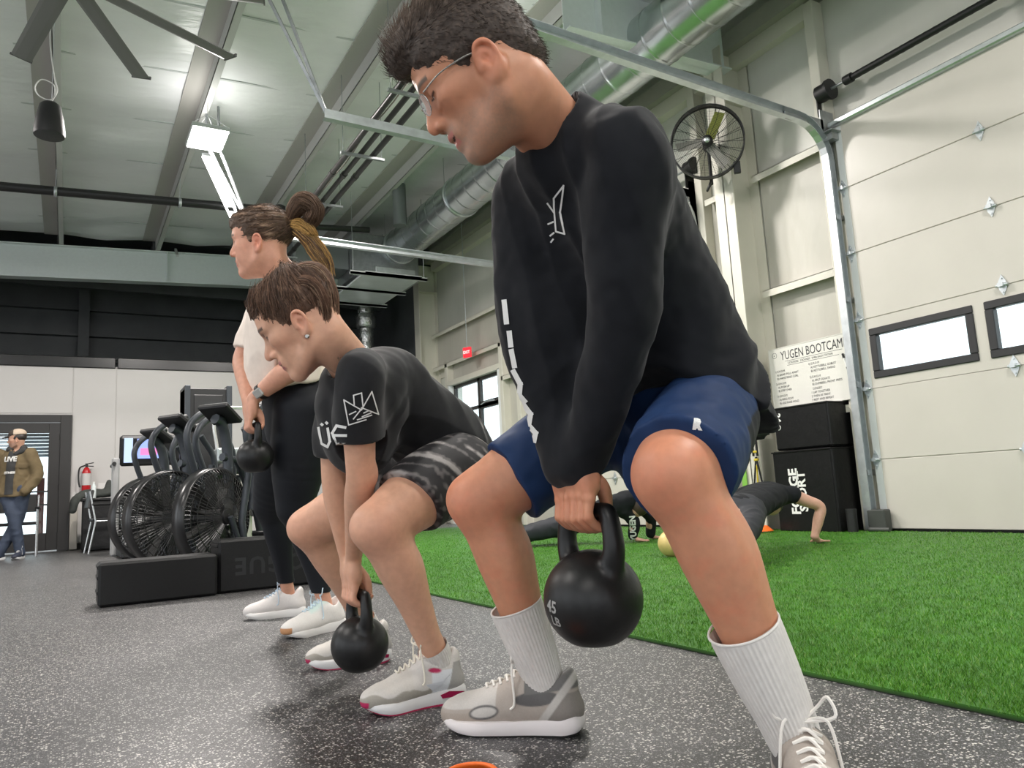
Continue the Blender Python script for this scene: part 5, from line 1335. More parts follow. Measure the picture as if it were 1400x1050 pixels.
    def side_pt(x, z, sgn=1, lift_=.0015):
        o = q(x, 1.2 * sgn, z); hit = bv.ray_cast(Vector(o), Vector(-s * sgn), .3); return np.array(hit[0]) + s * sgn * lift_ if hit[0] is not None else q(x, .4 * sgn, z)
    ml = mat('laces_' + pal['name'], pal['lace'], .8)
    if style != 'slip':
        for i, x in enumerate(np.linspace(.40, .66, 6)):
            w = .20 - .02 * i
            MB().tube(cr_spline([onto(x, -w, .001), onto(x + .02, 0, .006), onto(x + .005, w, .001)], 5), .0028 * k, 6).build('lace', ml, sh)
            if i < 5: MB().tube(cr_spline([onto(x, -w, .001), onto(x + .026, 0, .008), onto(x + .052, w - .02, .001)], 5), .0026 * k, 6).build('lace', ml, sh)
        kn = onto(.385, 0, .010)
        for sg in (-1, 1):
            MB().tube(cr_spline([kn, kn + s * sg * .022 * k + up * .020 * k, kn + s * sg * .034 * k + up * .034 * k + f * .01, kn + s * sg * .040 * k + up * .010 * k + f * .02, kn + f * .006], 6), .0026 * k, 6).build('lace_loop', ml, sh)
            MB().tube(cr_spline([kn, kn + s * sg * .03 * k + f * .02 * k + up * .004, side_pt(.44, .074, sg, .004), side_pt(.47, .058, sg, .004)], 5), .0024 * k, 6).build('lace_end', ml, sh)
        MB().lathe([(.002, -.006), (.007, -.003), (.007, .003), (.002, .006)], kn, [f, up, s], 10).build('lace_knot', ml, sh)
    return sh, q, side_pt, f, s, k
# ------------------------------------------------------------------ the man in the long-sleeved shirt
def man():
    t = root('person', (.97, 1.2, 0), 'man in black long-sleeved shirt and navy shorts squatting to lift a kettlebell', 'person')
    tone = np.array((.56, .262, .155)); SK = skin_mat('skin_warm', tuple(tone))
    lank, rank = np.array((1.015, .888, .105)), np.array((.918, 1.480, .10))
    lkn, rkn = np.array((.835, .925, .532)), np.array((.778, 1.499, .505))
    lhip, rhip = np.array((1.140, 1.130, .66)), np.array((1.11, 1.375, .69))
    lsh, rsh = P(852, 212, 1.29), P(718, 272, 1.55)
    neck = P(744, 172, 1.38)
    H = Head(P(660, 104, 1.31), cam_dir(-.80, .61, .06), cam_dir(-.60, -.79, 0), 1.03)
    # --- kettlebell
    kc = P(811, 818, 1.47); kb, HH = kettlebell('kettlebell', kc, .0965, (.0, 1, 0), 'large black 45 pound kettlebell held by the man in long sleeves', res=.003)
    ko = [c for c in kb.children][0]
    decal('number', text_polys('45', .031, bold=.0008) , ko, kc + RW @ np.array((-.078, .003, -.045)), cam_dir(.50, 0, -.86), cam_dir(0, -1, 0), mat('grey_print', (.34, .34, .33), .6), kb, depth=.06, lift=.0008)
    decal('number', text_polys('LB', .024, bold=.0006), ko, kc + RW @ np.array((-.072, .029, -.050)), cam_dir(.56, 0, -.82), cam_dir(0, -1, 0), MATS['grey_print'], kb, depth=.06, lift=.0008)
    bar = kc + np.array((0, 0, HH))
    # --- skin: legs
    def leg(hip, kn, an, toe):
        sh = an - kn; u = unit(sh); bk = unit(np.array((1, 0, 0)) - u * u[0]); th = unit(kn - hip); fr = unit(-th * -1 + np.array((0, 0, 0)))
        fr = unit(unit(kn - hip) - unit(an - kn))
        pr = [('u', chain([hip, hip + (kn - hip) * .5 + np.array((0, 0, .008)), kn - th * .055, kn - th * .01], (.078, .088, .073, .062), 5), 0),
              ('u', chain([kn + fr * .002, kn + sh * .14 + bk * .008, kn + sh * .32 + bk * .014, kn + sh * .55 + bk * .010, kn + sh * .78 + bk * .002, an, an + u * .03 + np.array((-.02, 0, 0))], (.060, .058, .061, .051, .041, .036, .022), 6), .03),
              ('u', chain([kn + sh * .12 + bk * .030, kn + sh * .30 + bk * .036, kn + sh * .48 + bk * .022], (.033, .040, .026), 5), .03),
              ('u', chain([kn + sh * .12 + np.array((.006, -.034, 0)), kn + sh * .32 + np.array((.004, -.040, 0)), kn + sh * .58 + np.array((0, -.026, 0))], (.026, .028, .018), 5), .014),
              ('u', chain([kn + sh * .14 + np.array((.012, .032, 0)), kn + sh * .34 + np.array((.014, .036, 0)), kn + sh * .52 + np.array((.006, .024, 0))], (.026, .028, .018), 5), .016),
              ('u', ell(kn + fr * .030 + u * .002, (.030, .032, .034)), .022),
              ('u', ell(kn + fr * .018 + u * .056, (.022, .022, .026)), .025),
              ('u', chain([kn - th * .14 + fr * .02, kn - th * .06 + fr * .020], (.055, .042), 3), .03)]
        return pr
    pr = leg(lhip, lkn, lank, None) + leg(rhip, rkn, rank, None)
    side = unit(rsh - lsh)
    T = [np.array((1.165, 1.25, .68)), np.array((1.05, 1.22, .84)), np.array((.915, 1.165, 1.0)), .5 * (lsh + rsh) + np.array((.06, .0, -.03)), neck + np.array((.05, .02, -.06))]
    pr += [('u', eloft(T, (.10, .10, .12, .11, .05), (.07, .07, .07, .06, .045), side, 5), .03)]
    # arms and hands
    wl, wr_ = bar + np.array((-.022, -.034, .112)), bar + np.array((-.026, .032, .108))
    le, re = P(852, 432, 1.34), P(730, 470, 1.55)
    pr += [('u', chain([lsh, le, wl + np.array((0, 0, .03))], (.05, .042, .028), 4), .02), ('u', chain([rsh, re, wr_ + np.array((0, 0, .03))], (.05, .042, .028), 4), .02)]
    V1 = solid('b', pr, .0048, None, None, raw=True, it=3)
    hp = head_prims(H, mouth=.006)
    hp += [('u', chain([H.p(-.028, 0, -.01), H.p(-.035, 0, -.065), neck + np.array((.03, .01, -.01)), neck + np.array((.065, .02, -.06))], (.064, .060, .064, .058), 5), .03)]
    for l in (1, -1): hp.append(('u', chain([H.p(-.012, .056 * l, -.028), H.p(.0, .045 * l, -.08), neck + np.array((-.012, -.02 * l, -.035))], (.014, .014, .011), 4), .03))
    hp.append(('u', ell(H.p(.040, 0, -.088), (.045, .040, .030), H.ax), .03))
    V2 = solid('h', hp, .0022, None, None, raw=True, it=2)
    hd = hand_prims(bar + np.array((0, -.022, 0)), (0, 1, 0), (-1, 0, 0), (0, 0, 1), wl, .0165, thumb=0, s=1.04, off=.004)
    hd2 = hand_prims(bar + np.array((0, .018, 0)), (0, -1, 0), (-1, 0, 0), (0, 0, 1), wr_, .0165, thumb=0, s=1.04, off=.001)
    hd += [('u', chain([wl, wl + (le - wl) * .3], (.027, .031), 1, None), .015)]; hd2 += [('u', chain([wr_, wr_ + (re - wr_) * .3], (.027, .031), 1), .015)]
    V3 = solid('a', hd, .0022, None, None, raw=True, it=2); V4 = solid('a', hd2, .0022, None, None, raw=True, it=2)
    V, F = join([V1, V2, V3, V4])
    hc = head_color(H, tone, (.46, .16, .13), (.13, .085, .06), stub=(.22, .16, .125), blush=.20)
    def colr(V):
        c = np.tile(tone, (len(V), 1)); q = H.loc(V); m = (np.abs(q) < .16).all(1); c[m] = hc(V[m])
        red = tone * np.array((1.12, .80, .78))
        for kn in (lkn, rkn):
            w = .55 * np.exp(-(np.linalg.norm(V - kn - np.array((-.03, 0, 0)), axis=1) / .075) ** 2); c = c * (1 - w[:, None]) + red * w[:, None]
        w = .5 * np.clip(vnoise(V * 28) * .8 + vnoise(V * 90) * .5 + .05, 0, 1) * (V[:, 2] < .75); c = c * (1 - w[:, None]) + red * w[:, None]
        w = .45 * np.exp(-(np.linalg.norm(V - bar - np.array((-.03, 0, .02)), axis=1) / .05) ** 2); c = c * (1 - w[:, None]) + red * w[:, None]
        return c
    np_mesh('body', V, F, SK, t, True, colr(V))
    # eyes
    for l in (1, -1): MB().lathe([(.0005, .012), (.006, .0105), (.0105, .006), (.012, 0), (.0105, -.006), (.002, -.0118)], H.p(.0795, .0315 * l, .0155), [H.L, H.U, H.F], 16).build('eye', mat('eye_white', (.62, .58, .55), .2), t)
    # --- hair
    cr_ = [('u', H.e((-.010, 0, .050), (.104, .082, .093)), 0), ('u', H.c([(.072, .02, .100), (.085, 0, .102), (.072, -.02, .100)], (.030, .034, .030), 4), .02), ('u', H.e((.02, 0, .115), (.075, .060, .045)), .02),
           ('s', H.e((.108, 0, .014), (.060, .066, .056)), .008), ('s', H.e((.075, 0, -.030), (.075, .10, .060)), .008)]
    for l in (1, -1): cr_.insert(3, ('u', H.e((.036, .043 * l, .066), (.046, .028, .034)), .015))
    for l in (1, -1): cr_.append(('s', H.e((-.004, .088 * l, -.018), (.024, .03, .040)), .006))
    cr_.insert(3, ('u', H.e((-.066, 0, .000), (.046, .060, .062)), .02))
    cr_ += [('s', H.e((.028, 0, -.088), (.098, .10, .066)), .012), ('s', H.e((.060, .085, .000), (.034, .03, .030)), .01), ('s', H.e((.060, -.085, .000), (.034, .03, .030)), .01)]
    def dirs(q):
        f, l, u = q[:, 0], q[:, 1], q[:, 2]; top = np.clip((u - .075) / .04, 0, 1)
        d = np.stack([-.35 * top - .75 * (1 - top), l * 2.2 * top, .35 * top - .75 * (1 - top)], 1)
        fr = np.clip((f - .055) / .03, 0, 1) * top; d = d + fr[:, None] * np.array((.55, 0, .5)); return d
    def Ln(q, rng):
        top = np.clip((q[:, 2] - .07) / .05, 0, 1); return (.009 + .013 * top + .006 * np.clip((q[:, 0] - .04) / .04, 0, 1) * top) * rng.uniform(.6, 1.2, len(q))
    def hcol(q, V):
        top = np.clip((q[:, 2] - .10) / .05, 0, 1)[:, None]; g = (np.random.RandomState(3).rand(len(V)) < .14)[:, None]
        c = np.array((.055, .038, .029)) * (1 - top) + np.array((.13, .092, .067)) * top; return np.where(g, c * 1.9, c)
    hair_mesh('hair', cr_, .0034, t, H, dirs, 9000, Ln, hcol, 'man_hair', lift=.14, r=.00055, seg=4, curl=.003)
    # --- glasses
    gl = MB().tube(cr_spline([H.p(.112, .010, .016), H.p(.116, 0, .019), H.p(.112, -.010, .016)], 4), .0012, 6).build('glasses', mat('metal_frame', (.55, .53, .50), .25, .9), t)
    for l in (1, -1): MB().tube(cr_spline([H.p(.100, .056 * l, .020), H.p(.06, .071 * l, .022), H.p(.01, .078 * l, .014), H.p(-.010, .079 * l, .002)], 6), .0014, 6).build('temple', MATS['metal_frame'], gl)
    for l in (1, -1):
        o = H.p(.108, .033 * l, .010); exv = unit(H.L * l * .95 - H.F * .28); eyv = H.U; pts = [o + exv * .024 * math.cos(a) * 1.0 + eyv * .017 * math.sin(a) for a in np.linspace(0, 2 * math.pi, 24, endpoint=False)]
        MB().tube(pts, .0010, 5, closed=True).build('rim', MATS['metal_frame'], gl)
        n_ = len(pts); MB().add(pts + [p + H.F * .001 for p in pts], [tuple(range(n_)), tuple(range(n_, 2 * n_))[::-1]]).build('lens', glass_mat('lens_glass', (.92, .93, .97), .22), gl)
    # --- shirt
    Ts = [np.array((1.155, 1.25, .53)), np.array((1.125, 1.24, .67)), np.array((1.065, 1.215, .84)), np.array((.945, 1.165, 1.0)), .5 * (lsh + rsh) + np.array((.075, .0, -.025)), neck + np.array((.055, .015, -.035))]
    sp = [('u', eloft(Ts, (.238, .232, .200, .180, .160, .085), (.178, .176, .160, .138, .112, .070), side, 5), 0)]
    hem = unit(Ts[0] - Ts[2])
    sp += [('i', half(P(960, 512, 1.42), (-.42, .0, -1)), .004)]
    sp += [('u', ell(P(775, 470, 1.56), (.10, .12, .17), [unit(np.cross(side, unit(Ts[3] - Ts[1]))), side, unit(Ts[3] - Ts[1])]), .06)]
    for sh_, el_, w_, r0 in ((lsh, le, wl, 1.0), (rsh, re, wr_, 1.0)):
        wv = w_ + (el_ - w_) * .0 + np.array((0, 0, -.012))
        sp += [('u', chain([sh_ + (neck - sh_) * .45 + np.array((.03, 0, -.01)), sh_ + np.array((.01, 0, -.005)), sh_ + (el_ - sh_) * .45, el_, el_ + (wv - el_) * .55, wv], (.070, .078, .072, .064, .054, .046), 5), .06)]
    sp += [('u', chain([neck + np.array((.035, .012, -.015)), neck + np.array((.045, .018, -.05))], (.073, .082), 1), .03)]
    sp += [('u', ell(P(776, 168, 1.40), (.045, .06, .034)), .06)]
    nk = unit(H.p(-.03, 0, -.06) - (neck + np.array((.05, .02, -.06))))
    # neck opening, hem and cuffs
    sp += [('s', chain([neck + np.array((.035, .012, -.005)) + nk * .012, neck + nk * .12], (.066, .085), 1), .006)]
    for w_, el_ in ((wl, le), (wr_, re)): 
        ctr = w_ + (el_ - w_) * .05
    ax_l = unit(le - lsh)
    def rid(p): n = vnoise(p); return (1 - np.abs(n) * 1.6) ** 1
    def disp(V, N):
        u = unit(Ts[4] - Ts[1]); w = np.cross(u, side); rel = V - Ts[3]; a = rel @ u; b = rel @ side; c = rel @ w
        arm_l = np.clip(1 - np.minimum(np.linalg.norm(np.cross(V - lsh, unit(le - lsh)), axis=1), np.linalg.norm(np.cross(V - wl, unit(le - wl)), axis=1)) / .10, 0, 1) ** .5 * np.clip((lsh[2] + .02 - V[:, 2]) / .12, 0, 1)
        arm_r = np.clip(1 - np.linalg.norm(np.cross(V - rsh, unit(re - rsh)), axis=1) / .10, 0, 1) ** .5 * np.clip((rsh[2] + .02 - V[:, 2]) / .12, 0, 1)
        arm = np.maximum(arm_l, arm_r); body = 1 - arm
        hang = rid(np.stack([a * 3.2 + b * 3, b * 15 + c * 4, c * 9], 1)) * .009            # long drapes from the shoulders
        low = np.clip((-a - .05) / .2, 0, 1); cross_ = rid(np.stack([a * 17 + c * 7 + b * 4, b * 4.5, c * 6], 1) + 5.3) * .013 * low   # creases gathered at the waist
        slv = rid(np.stack([V[:, 2] * 14 + V[:, 0] * 12 - V[:, 1] * 5, V[:, 1] * 8, V[:, 0] * 6], 1) + 2.2) * .0035 + rid(np.stack([V[:, 2] * 4, V[:, 1] * 17, V[:, 0] * 17], 1)) * .005
        return body * (hang * (1 - .5 * low) + cross_) + arm * slv + .0015 * vnoise(V * 45) - .006
    M_sh = mat('black_shirt', (.0105, .0115, .0145), .82, noise=.12, nscale=40, bump=.12, bscale=600, bdist=.0006, spec=.15, sheen=.10)
    shirt = solid('shirt', sp, .0052, M_sh, t, disp=disp, it=3)
    # collar band
    cc = neck + np.array((.035, .012, -.008)); a_ = unit(np.cross(nk, (0, 1, .2))); b_ = np.cross(nk, a_)
    # --- shorts
    so = [('u', eloft([Ts[1] + np.array((-.01, 0, .08)), Ts[1] + np.array((.0, 0, -.02)), np.array((1.12, 1.25, .60))], (.158, .160, .145), (.118, .120, .095), (0, 1, 0), 4), 0)]
    for hip, kn in ((lhip, lkn), (rhip, rkn)):
        d_ = kn - hip; so += [('u', chain([hip + np.array((.0, 0, .0)), hip + d_ * .4 + np.array((0, 0, .006)), hip + d_ * .72 + np.array((.0, 0, .0)), hip + d_ * 1.06 + np.array((.0, 0, -.004))], (.098, .102, .099, .096), 5), .03)]
    for hip, kn, f_ in ((lhip, lkn, .93), (rhip, rkn, .78)):
        d_ = unit(kn - hip); so.append(('s', chain([hip + (kn - hip) * f_ + d_ * .10 - np.array((0, 0, .02)), hip + (kn - hip) * f_ + d_ * .30 - np.array((0, 0, .03))], (.10, .15), 1), .0) if False else ('s', Prim((lambda p, n, c, r: (lambda x, y, z: np.maximum(-((x - p[0]) * n[0] + (y - p[1]) * n[1] + (z - p[2]) * n[2]), np.sqrt((x - c[0]) ** 2 + (y - c[1]) ** 2 + (z - c[2]) ** 2) - r)))(hip + (kn - hip) * f_, unit(d_ + np.array((-.1, 0, -.10))), kn, .32), kn - .33, kn + .33), .003))
    def sdisp(V, N):
        n1 = vnoise(np.stack([V[:, 0] * 9, V[:, 1] * 22, V[:, 2] * 22], 1)); n2 = vnoise(V * 40 + 3); return .0055 * n1 + .0018 * n2
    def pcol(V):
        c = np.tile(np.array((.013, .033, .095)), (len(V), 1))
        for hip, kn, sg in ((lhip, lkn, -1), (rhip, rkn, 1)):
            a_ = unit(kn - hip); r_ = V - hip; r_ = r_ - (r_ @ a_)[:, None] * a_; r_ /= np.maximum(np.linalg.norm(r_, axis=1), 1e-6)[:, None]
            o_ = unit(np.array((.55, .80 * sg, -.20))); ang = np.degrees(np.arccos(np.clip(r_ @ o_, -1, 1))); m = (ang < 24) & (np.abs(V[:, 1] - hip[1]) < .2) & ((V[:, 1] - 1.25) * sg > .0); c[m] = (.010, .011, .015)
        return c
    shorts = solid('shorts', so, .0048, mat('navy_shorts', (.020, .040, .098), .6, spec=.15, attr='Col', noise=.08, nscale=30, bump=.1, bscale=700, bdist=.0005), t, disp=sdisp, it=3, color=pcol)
    # --- prints
    def px_to(o, ex, ey): pass
    bs = bvh_of(shirt); ex = cam_dir(1, 0, 0); ey = cam_dir(0, -1, 0)
    Mw = mat('shirt_print', (.78, .78, .76), .6)
    def cam_print(name, lines, w, target, scale_d):
        """strokes measured in the photo, laid on the cloth along the sight line"""
        c0 = np.mean([p for l in lines for p in l], 0); dist = scale_d; ctr = P(c0[0], c0[1], dist); k = dist / FPX
        view = unit(ctr - EYE); exv = unit(ex - view * ex.dot(view)); eyv = np.cross(-view, exv) ; eyv = eyv if eyv.dot(ey) > 0 else -eyv
        pl = stroke_polys([[((p[0] - c0[0]) * k, -(p[1] - c0[1]) * k) for p in l] for l in lines], w)
        return decal(name, pl, target, ctr, exv, np.cross(-view, exv) * (1 if np.cross(-view, exv).dot(ey) > 0 else -1), Mw, t, lift=.0018, depth=.4, seg=.008)
    cam_print('chest_logo', [[(770, 256), (757, 272), (761, 316), (773, 319), (766, 290), (770, 256)], [(749, 278), (758, 290)], [(750, 306), (757, 303)], [(753, 322), (758, 318)], [(754, 331), (757, 327)]], .0032, bs, 1.4)
    for ln in [[(690, 413), (693, 440)], [(697, 455), (699, 472)], [(700, 480), (704, 500)], [(703, 508), (712, 525), (711, 540), (718, 548)], [(716, 552), (726, 566), (724, 580)], [(727, 585), (733, 592), (731, 602)]]: cam_print('sleeve_letter', [ln], .010, bs, 1.55)
    bsh = bvh_of(shorts); c_ = P(953, 581, 1.3); v_ = unit(c_ - EYE); exv = unit(ex - v_ * ex.dot(v_)); decal('shorts_logo', text_polys('R', .020, bold=.0016), bsh, c_, exv * .96 + unit(np.cross(exv, v_)) * -.1, np.cross(-v_, exv), Mw, t, lift=.002, depth=.3)
    return t, shorts, dict(lank=lank, rank=rank, lkn=lkn, rkn=rkn, H=H)
man_o, man_shorts, MJ = man()
def man_feet():
    t = man_o; M_so = mat('white_sock', (.70, .67, .64), .85, noise=.06, nscale=90, bump=.3, bscale=900, bdist=.0006)
    pal = dict(name='taupe', upper=(.38, .33, .29), mesh=(.52, .49, .46), trim=(.10, .095, .095), dark=(.14, .135, .13), heel=(.24, .215, .195), toe=(.36, .305, .26), sole=(.74, .69, .69), out=(.012, .012, .012), lace=(.80, .76, .71))
    for an, kn, hl, tl, mir in ((MJ['rank'], MJ['rkn'], (.972, 1.425), (.744, 1.655), 1), (MJ['lank'], MJ['lkn'], (1.075, .945), (.86, .70), -1)):
        d = kn - an
        foot = np.array((*hl, 0)) + (np.array((*tl, 0)) - np.array((*hl, 0))) * .28
        V, F = ribbed_tube([np.array((foot[0], foot[1], .062)), an + np.array((.0, 0, -.012)), an + d * .10, an + d * .22, an + d * .36, an + d * .43], (.026, .040, .046, .052, .0565, .058), 44, .0011)
        sk = np_mesh('sock', V, F, M_so, t, True)
        MB().tube(cr_spline([an + d * .432 + .0575 * (unit(np.cross(d, (0, 1, 0))) * math.cos(a) + np.array((0, 1, 0)) * math.sin(a)) for a in np.linspace(0, 2 * math.pi, 28)], 2)[:-1], .0022, 6, closed=True).build('cuff', M_so, sk)
        shoe(t, hl, tl, .315, .118, pal, style='walk', mirror=mir, res=.0024, label='taupe and grey trainer with white sole')
man_feet()
# ------------------------------------------------------------------ the two women
M_so2 = mat('white_sock', (.70, .67, .64), .85, noise=.06, nscale=90, bump=.3, bscale=900, bdist=.0006)
def leg_prims(hip, kn, an, k=1.0, rt=(.098, .088, .070, .058), rs=(.056, .053, .056, .045, .036, .032, .020)):
    sh = an - kn; u = unit(sh); bk = unit(np.array((1, 0, 0)) - u * u[0]); th = unit(kn - hip); fr = unit(th - u)
    return [('u', chain([hip, hip + (kn - hip) * .5, kn - th * .055, kn - th * .01], np.array(rt) * k, 5), 0),
            ('u', chain([kn, kn + sh * .14 + bk * .006, kn + sh * .32 + bk * .012, kn + sh * .55 + bk * .009, kn + sh * .78 + bk * .002, an, an + u * .03 + np.array((-.02, 0, 0))], np.array(rs) * k, 6), .03),
            ('u', chain([kn + sh * .12 + bk * .026, kn + sh * .28 + bk * .032, kn + sh * .46 + bk * .020], np.array((.030, .036, .024)) * k, 5), .03),
            ('u', ell(kn + fr * .022 + u * .004, np.array((.031, .033, .033)) * k), .03), ('u', ell(kn + fr * .014 + u * .052, np.array((.02, .02, .024)) * k), .025)]

def woman_squat():
    t = root('person', (.85, 2.1, 0), 'woman in black tee and patterned grey shorts squatting with a kettlebell', 'person')
    tone = np.array((.66, .37, .25)); SK = skin_mat('skin_light', tuple(tone))
    lank, rank = np.array((.838, 1.866, .10)), np.array((.862, 2.455, .10))
    lkn, rkn = P(512, 722, 1.82), P(420, 722, 2.32)
    lhip, rhip = P(622, 640, 2.08), P(572, 640, 2.32)
    lsh, rsh = P(488, 515, 1.83), P(458, 560, 2.12); neck = P(470, 494, 1.93)
    H = Head(P(416, 442, 1.86), cam_dir(-.82, .57, .02), cam_dir(-.57, -.82, 0), .985)
    kc = P(492, 881, 2.1); kb, HH = kettlebell('kettlebell', kc, .079, (0, 1, 0), 'black kettlebell held low between the shins of the crouching woman', res=.003)
    ko = kb.children[0]
    decal('number', text_polys('C', .022, bold=.0006), ko, kc + RW @ np.array((-.068, .0, -.02)), cam_dir(.5, 0, -.85), cam_dir(0, -1, 0), mat('grey_print2', (.30, .30, .29), .6), kb, depth=.06, lift=.0006)
    bar = kc + np.array((0, 0, HH))
    wl, wr_ = bar + np.array((-.022, -.030, .102)), bar + np.array((-.020, .028, .10)); le, re = P(493, 648, 1.90), P(458, 662, 2.13)
    pr = leg_prims(lhip, lkn, lank, .96) + leg_prims(rhip, rkn, rank, .96)
    side = unit(rsh - lsh)
    T = [.5 * (lhip + rhip) + np.array((.02, 0, .03)), np.array((.85, 2.0, .72)), np.array((.73, 1.97, .80)), .5 * (lsh + rsh) + np.array((.04, 0, -.02)), neck + np.array((.04, .0, -.04))]
    pr += [('u', eloft(T, (.13, .10, .11, .10, .045), (.09, .06, .065, .055, .04), side, 5), .03)]
    V1 = solid('b', pr, .005, None, None, raw=True, it=3)
    ap = []
    for sh_, el, w_ in ((lsh, le, wl), (rsh, re, wr_)):
        ap += [('u', chain([sh_, sh_ + (el - sh_) * .5, el, el + (w_ - el) * .25, el + (w_ - el) * .6, w_], (.046, .041, .036, .037, .030, .0225), 5), .02), ('u', ell(el + np.array((.012, 0, 0)), (.030, .030, .034)), .02)]
    ap += hand_prims(bar + np.array((0, -.020, 0)), (0, 1, 0), (-1, 0, 0), (0, 0, 1), wl, .0135, thumb=0, s=.90, off=.003) + hand_prims(bar + np.array((0, .017, 0)), (0, -1, 0), (-1, 0, 0), (0, 0, 1), wr_, .0135, thumb=0, s=.90)
    V3 = solid('a', ap, .0030, None, None, raw=True, it=2)
    hp = head_prims(H, mouth=.0, nose=1.02)
    hp += [('u', chain([H.p(-.028, 0, -.015), H.p(-.035, 0, -.065), neck + np.array((.03, .01, -.01)), neck + np.array((.055, .01, -.05))], (.055, .049, .052, .048), 5), .03)]
    for l in (1, -1): hp.append(('u', chain([H.p(-.012, .050 * l, -.028), H.p(.0, .036 * l, -.08), neck + np.array((-.01, -.02 * l, -.035))], (.011, .011, .010), 4), .025))
    V2 = solid('h', hp, .0026, None, None, raw=True, it=2)
    V, F = join([V1, V2, V3]); hc = head_color(H, tone, (.46, .17, .16), (.10, .06, .045), blush=.14, eyeshade=tone * np.array((.34, .27, .27)))
    def colr(V):
        c = np.tile(tone, (len(V), 1)); m = (np.abs(H.loc(V)) < .16).all(1); c[m] = hc(V[m]); red = tone * np.array((1.08, .80, .80))
        for p_ in (lkn, rkn, bar): w = .45 * np.exp(-(np.linalg.norm(V - p_, axis=1) / .06) ** 2); c = c * (1 - w[:, None]) + red * w[:, None]
        return c
    np_mesh('body', V, F, SK, t, True, colr(V))
    for l in (1, -1): MB().lathe([(.0005, .012), (.006, .0105), (.0105, .006), (.012, 0), (.0105, -.006), (.002, -.0118)], H.p(.0785, .0315 * l, .0155), [H.L, H.U, H.F], 12).build('eye', mat('eye_white', (.62, .58, .55), .2), t)
    # hair gathered high into a folded tail
    cap = [('u', H.e((-.008, 0, .050), (.106, .082, .088)), 0), ('u', H.e((.045, 0, .086), (.052, .058, .042)), .02),
           ('s', H.e((.112, 0, .012), (.062, .080, .064)), .008), ('s', H.e((.076, 0, -.036), (.076, .10, .066)), .008), ('s', H.e((.01, 0, -.100), (.11, .09, .066)), .012)]
    for l in (1, -1): cap.append(('s', H.e((-.002, .088 * l, -.016), (.024, .03, .036)), .006))
    tie = np.array((-.036, 0, .118))
    def dirs(q): d = tie - q; d[:, 2] += .03; return d / np.maximum(np.linalg.norm(d, axis=1), 1e-6)[:, None]
    def hcol(q, V):
        n = vnoise(V * 70)[:, None]; c = np.array((.125, .070, .045)); return c * (1 + .5 * n) + np.clip(n - .45, 0, 1) * np.array((.35, .24, .17))
    def tcol(rng, n): c = np.array((.125, .070, .045)) * rng.uniform(.3, 2.1, (n, 1)); g = rng.rand(n) < .16; c[g] = (.40, .28, .19); return c
    z_ = 1.85; pp = lambda x, y, d=0: P(x, y, z_ + d)
    ex = [tress([pp(398, 398), pp(400, 383), pp(414, 371), pp(434, 374), pp(448, 396), pp(452, 430), pp(456, 462), pp(462, 492)], (.012, .017, .020, .021, .021, .019, .015, .006), 900, .0011, tcol),
          tress([pp(402, 398, -.02), pp(410, 386, -.04), pp(428, 388, -.045), pp(441, 410, -.04), pp(445, 440, -.03), pp(450, 468)], (.010, .015, .017, .017, .015, .006), 500, .0011, tcol, seed=5),
          tress([pp(402, 396, .02), pp(418, 366, .02), pp(438, 372, .03), pp(452, 398, .03), pp(455, 420, .03), pp(448, 446, .02)], (.008, .009, .010, .011, .010, .004), 250, .0011, tcol, seed=7)]
    hair_mesh('hair', cap, .0042, t, H, dirs, 5500, .045, hcol, 'woman_hair', lift=.10, r=.0011, seg=4, curl=.006, extra=ex, shade=.65)
    MB().lathe([(.004, -.004), (.007, 0), (.004, .004)], H.p(-.004, .080, -.047), [H.F, H.U, H.L], 8).build('earring', mat('silver', (.7, .7, .68), .2, 1.0), t)
    # --- tee
    Ts = [np.array((1.0, 2.06, .60)), np.array((.95, 2.045, .67)), np.array((.855, 2.01, .745)), np.array((.745, 1.98, .815)), .5 * (lsh + rsh) + np.array((.05, .0, .0)), neck + np.array((.048, .01, -.03))]
    sp = [('u', eloft(Ts, (.175, .180, .155, .150, .130, .062), (.125, .125, .115, .115, .098, .050), side, 5), 0)]
    hem = unit(Ts[0] - Ts[2]); sp += [('i', half(Ts[0] + hem * -.01, unit(hem + np.array((-.2, 0, -.2)))), .004)]
    sp += [('u', ell(P(492, 590, 2.02), (.10, .11, .12)), .05)]
    for sh_, el in ((lsh, le), (rsh, re)):
        e2 = sh_ + (el - sh_) * .68
        sp += [('u', chain([sh_ + (neck - sh_) * .4 + np.array((.03, 0, 0)), sh_ + np.array((.01, 0, 0)), sh_ + (el - sh_) * .35, e2], (.058, .060, .063, .063), 5), .05)]
        sp += [('s', Prim((lambda p, n, c: (lambda x, y, z: np.maximum(-((x - p[0]) * n[0] + (y - p[1]) * n[1] + (z - p[2]) * n[2]), np.sqrt((x - c[0]) ** 2 + (y - c[1]) ** 2 + (z - c[2]) ** 2) - .085)))(sh_ + (el - sh_) * .62, unit(el - sh_), sh_ + (el - sh_) * .74), sh_ + (el - sh_) * .74 - .1, sh_ + (el - sh_) * .74 + .1), .002)]
    nk = unit(H.p(-.03, 0, -.06) - (neck + np.array((.05, .01, -.05))))
    sp += [('s', chain([neck + np.array((.025, .006, -.012)) + nk * .008, neck + nk * .12], (.056, .075), 1), .006)]
    def rid(p): return 1 - np.abs(vnoise(p)) * 1.6
    def disp(V, N):
        u = unit(Ts[4] - Ts[1]); w = np.cross(u, side); rel = V - Ts[3]; a = rel @ u; b = rel @ side; c = rel @ w; low = np.clip((-a) / .15, 0, 1)
        return rid(np.stack([a * 6, b * 14, c * 14], 1)) * .005 + rid(np.stack([a * 24 + c * 8, b * 6, c * 8], 1) + 3) * .007 * low - .004
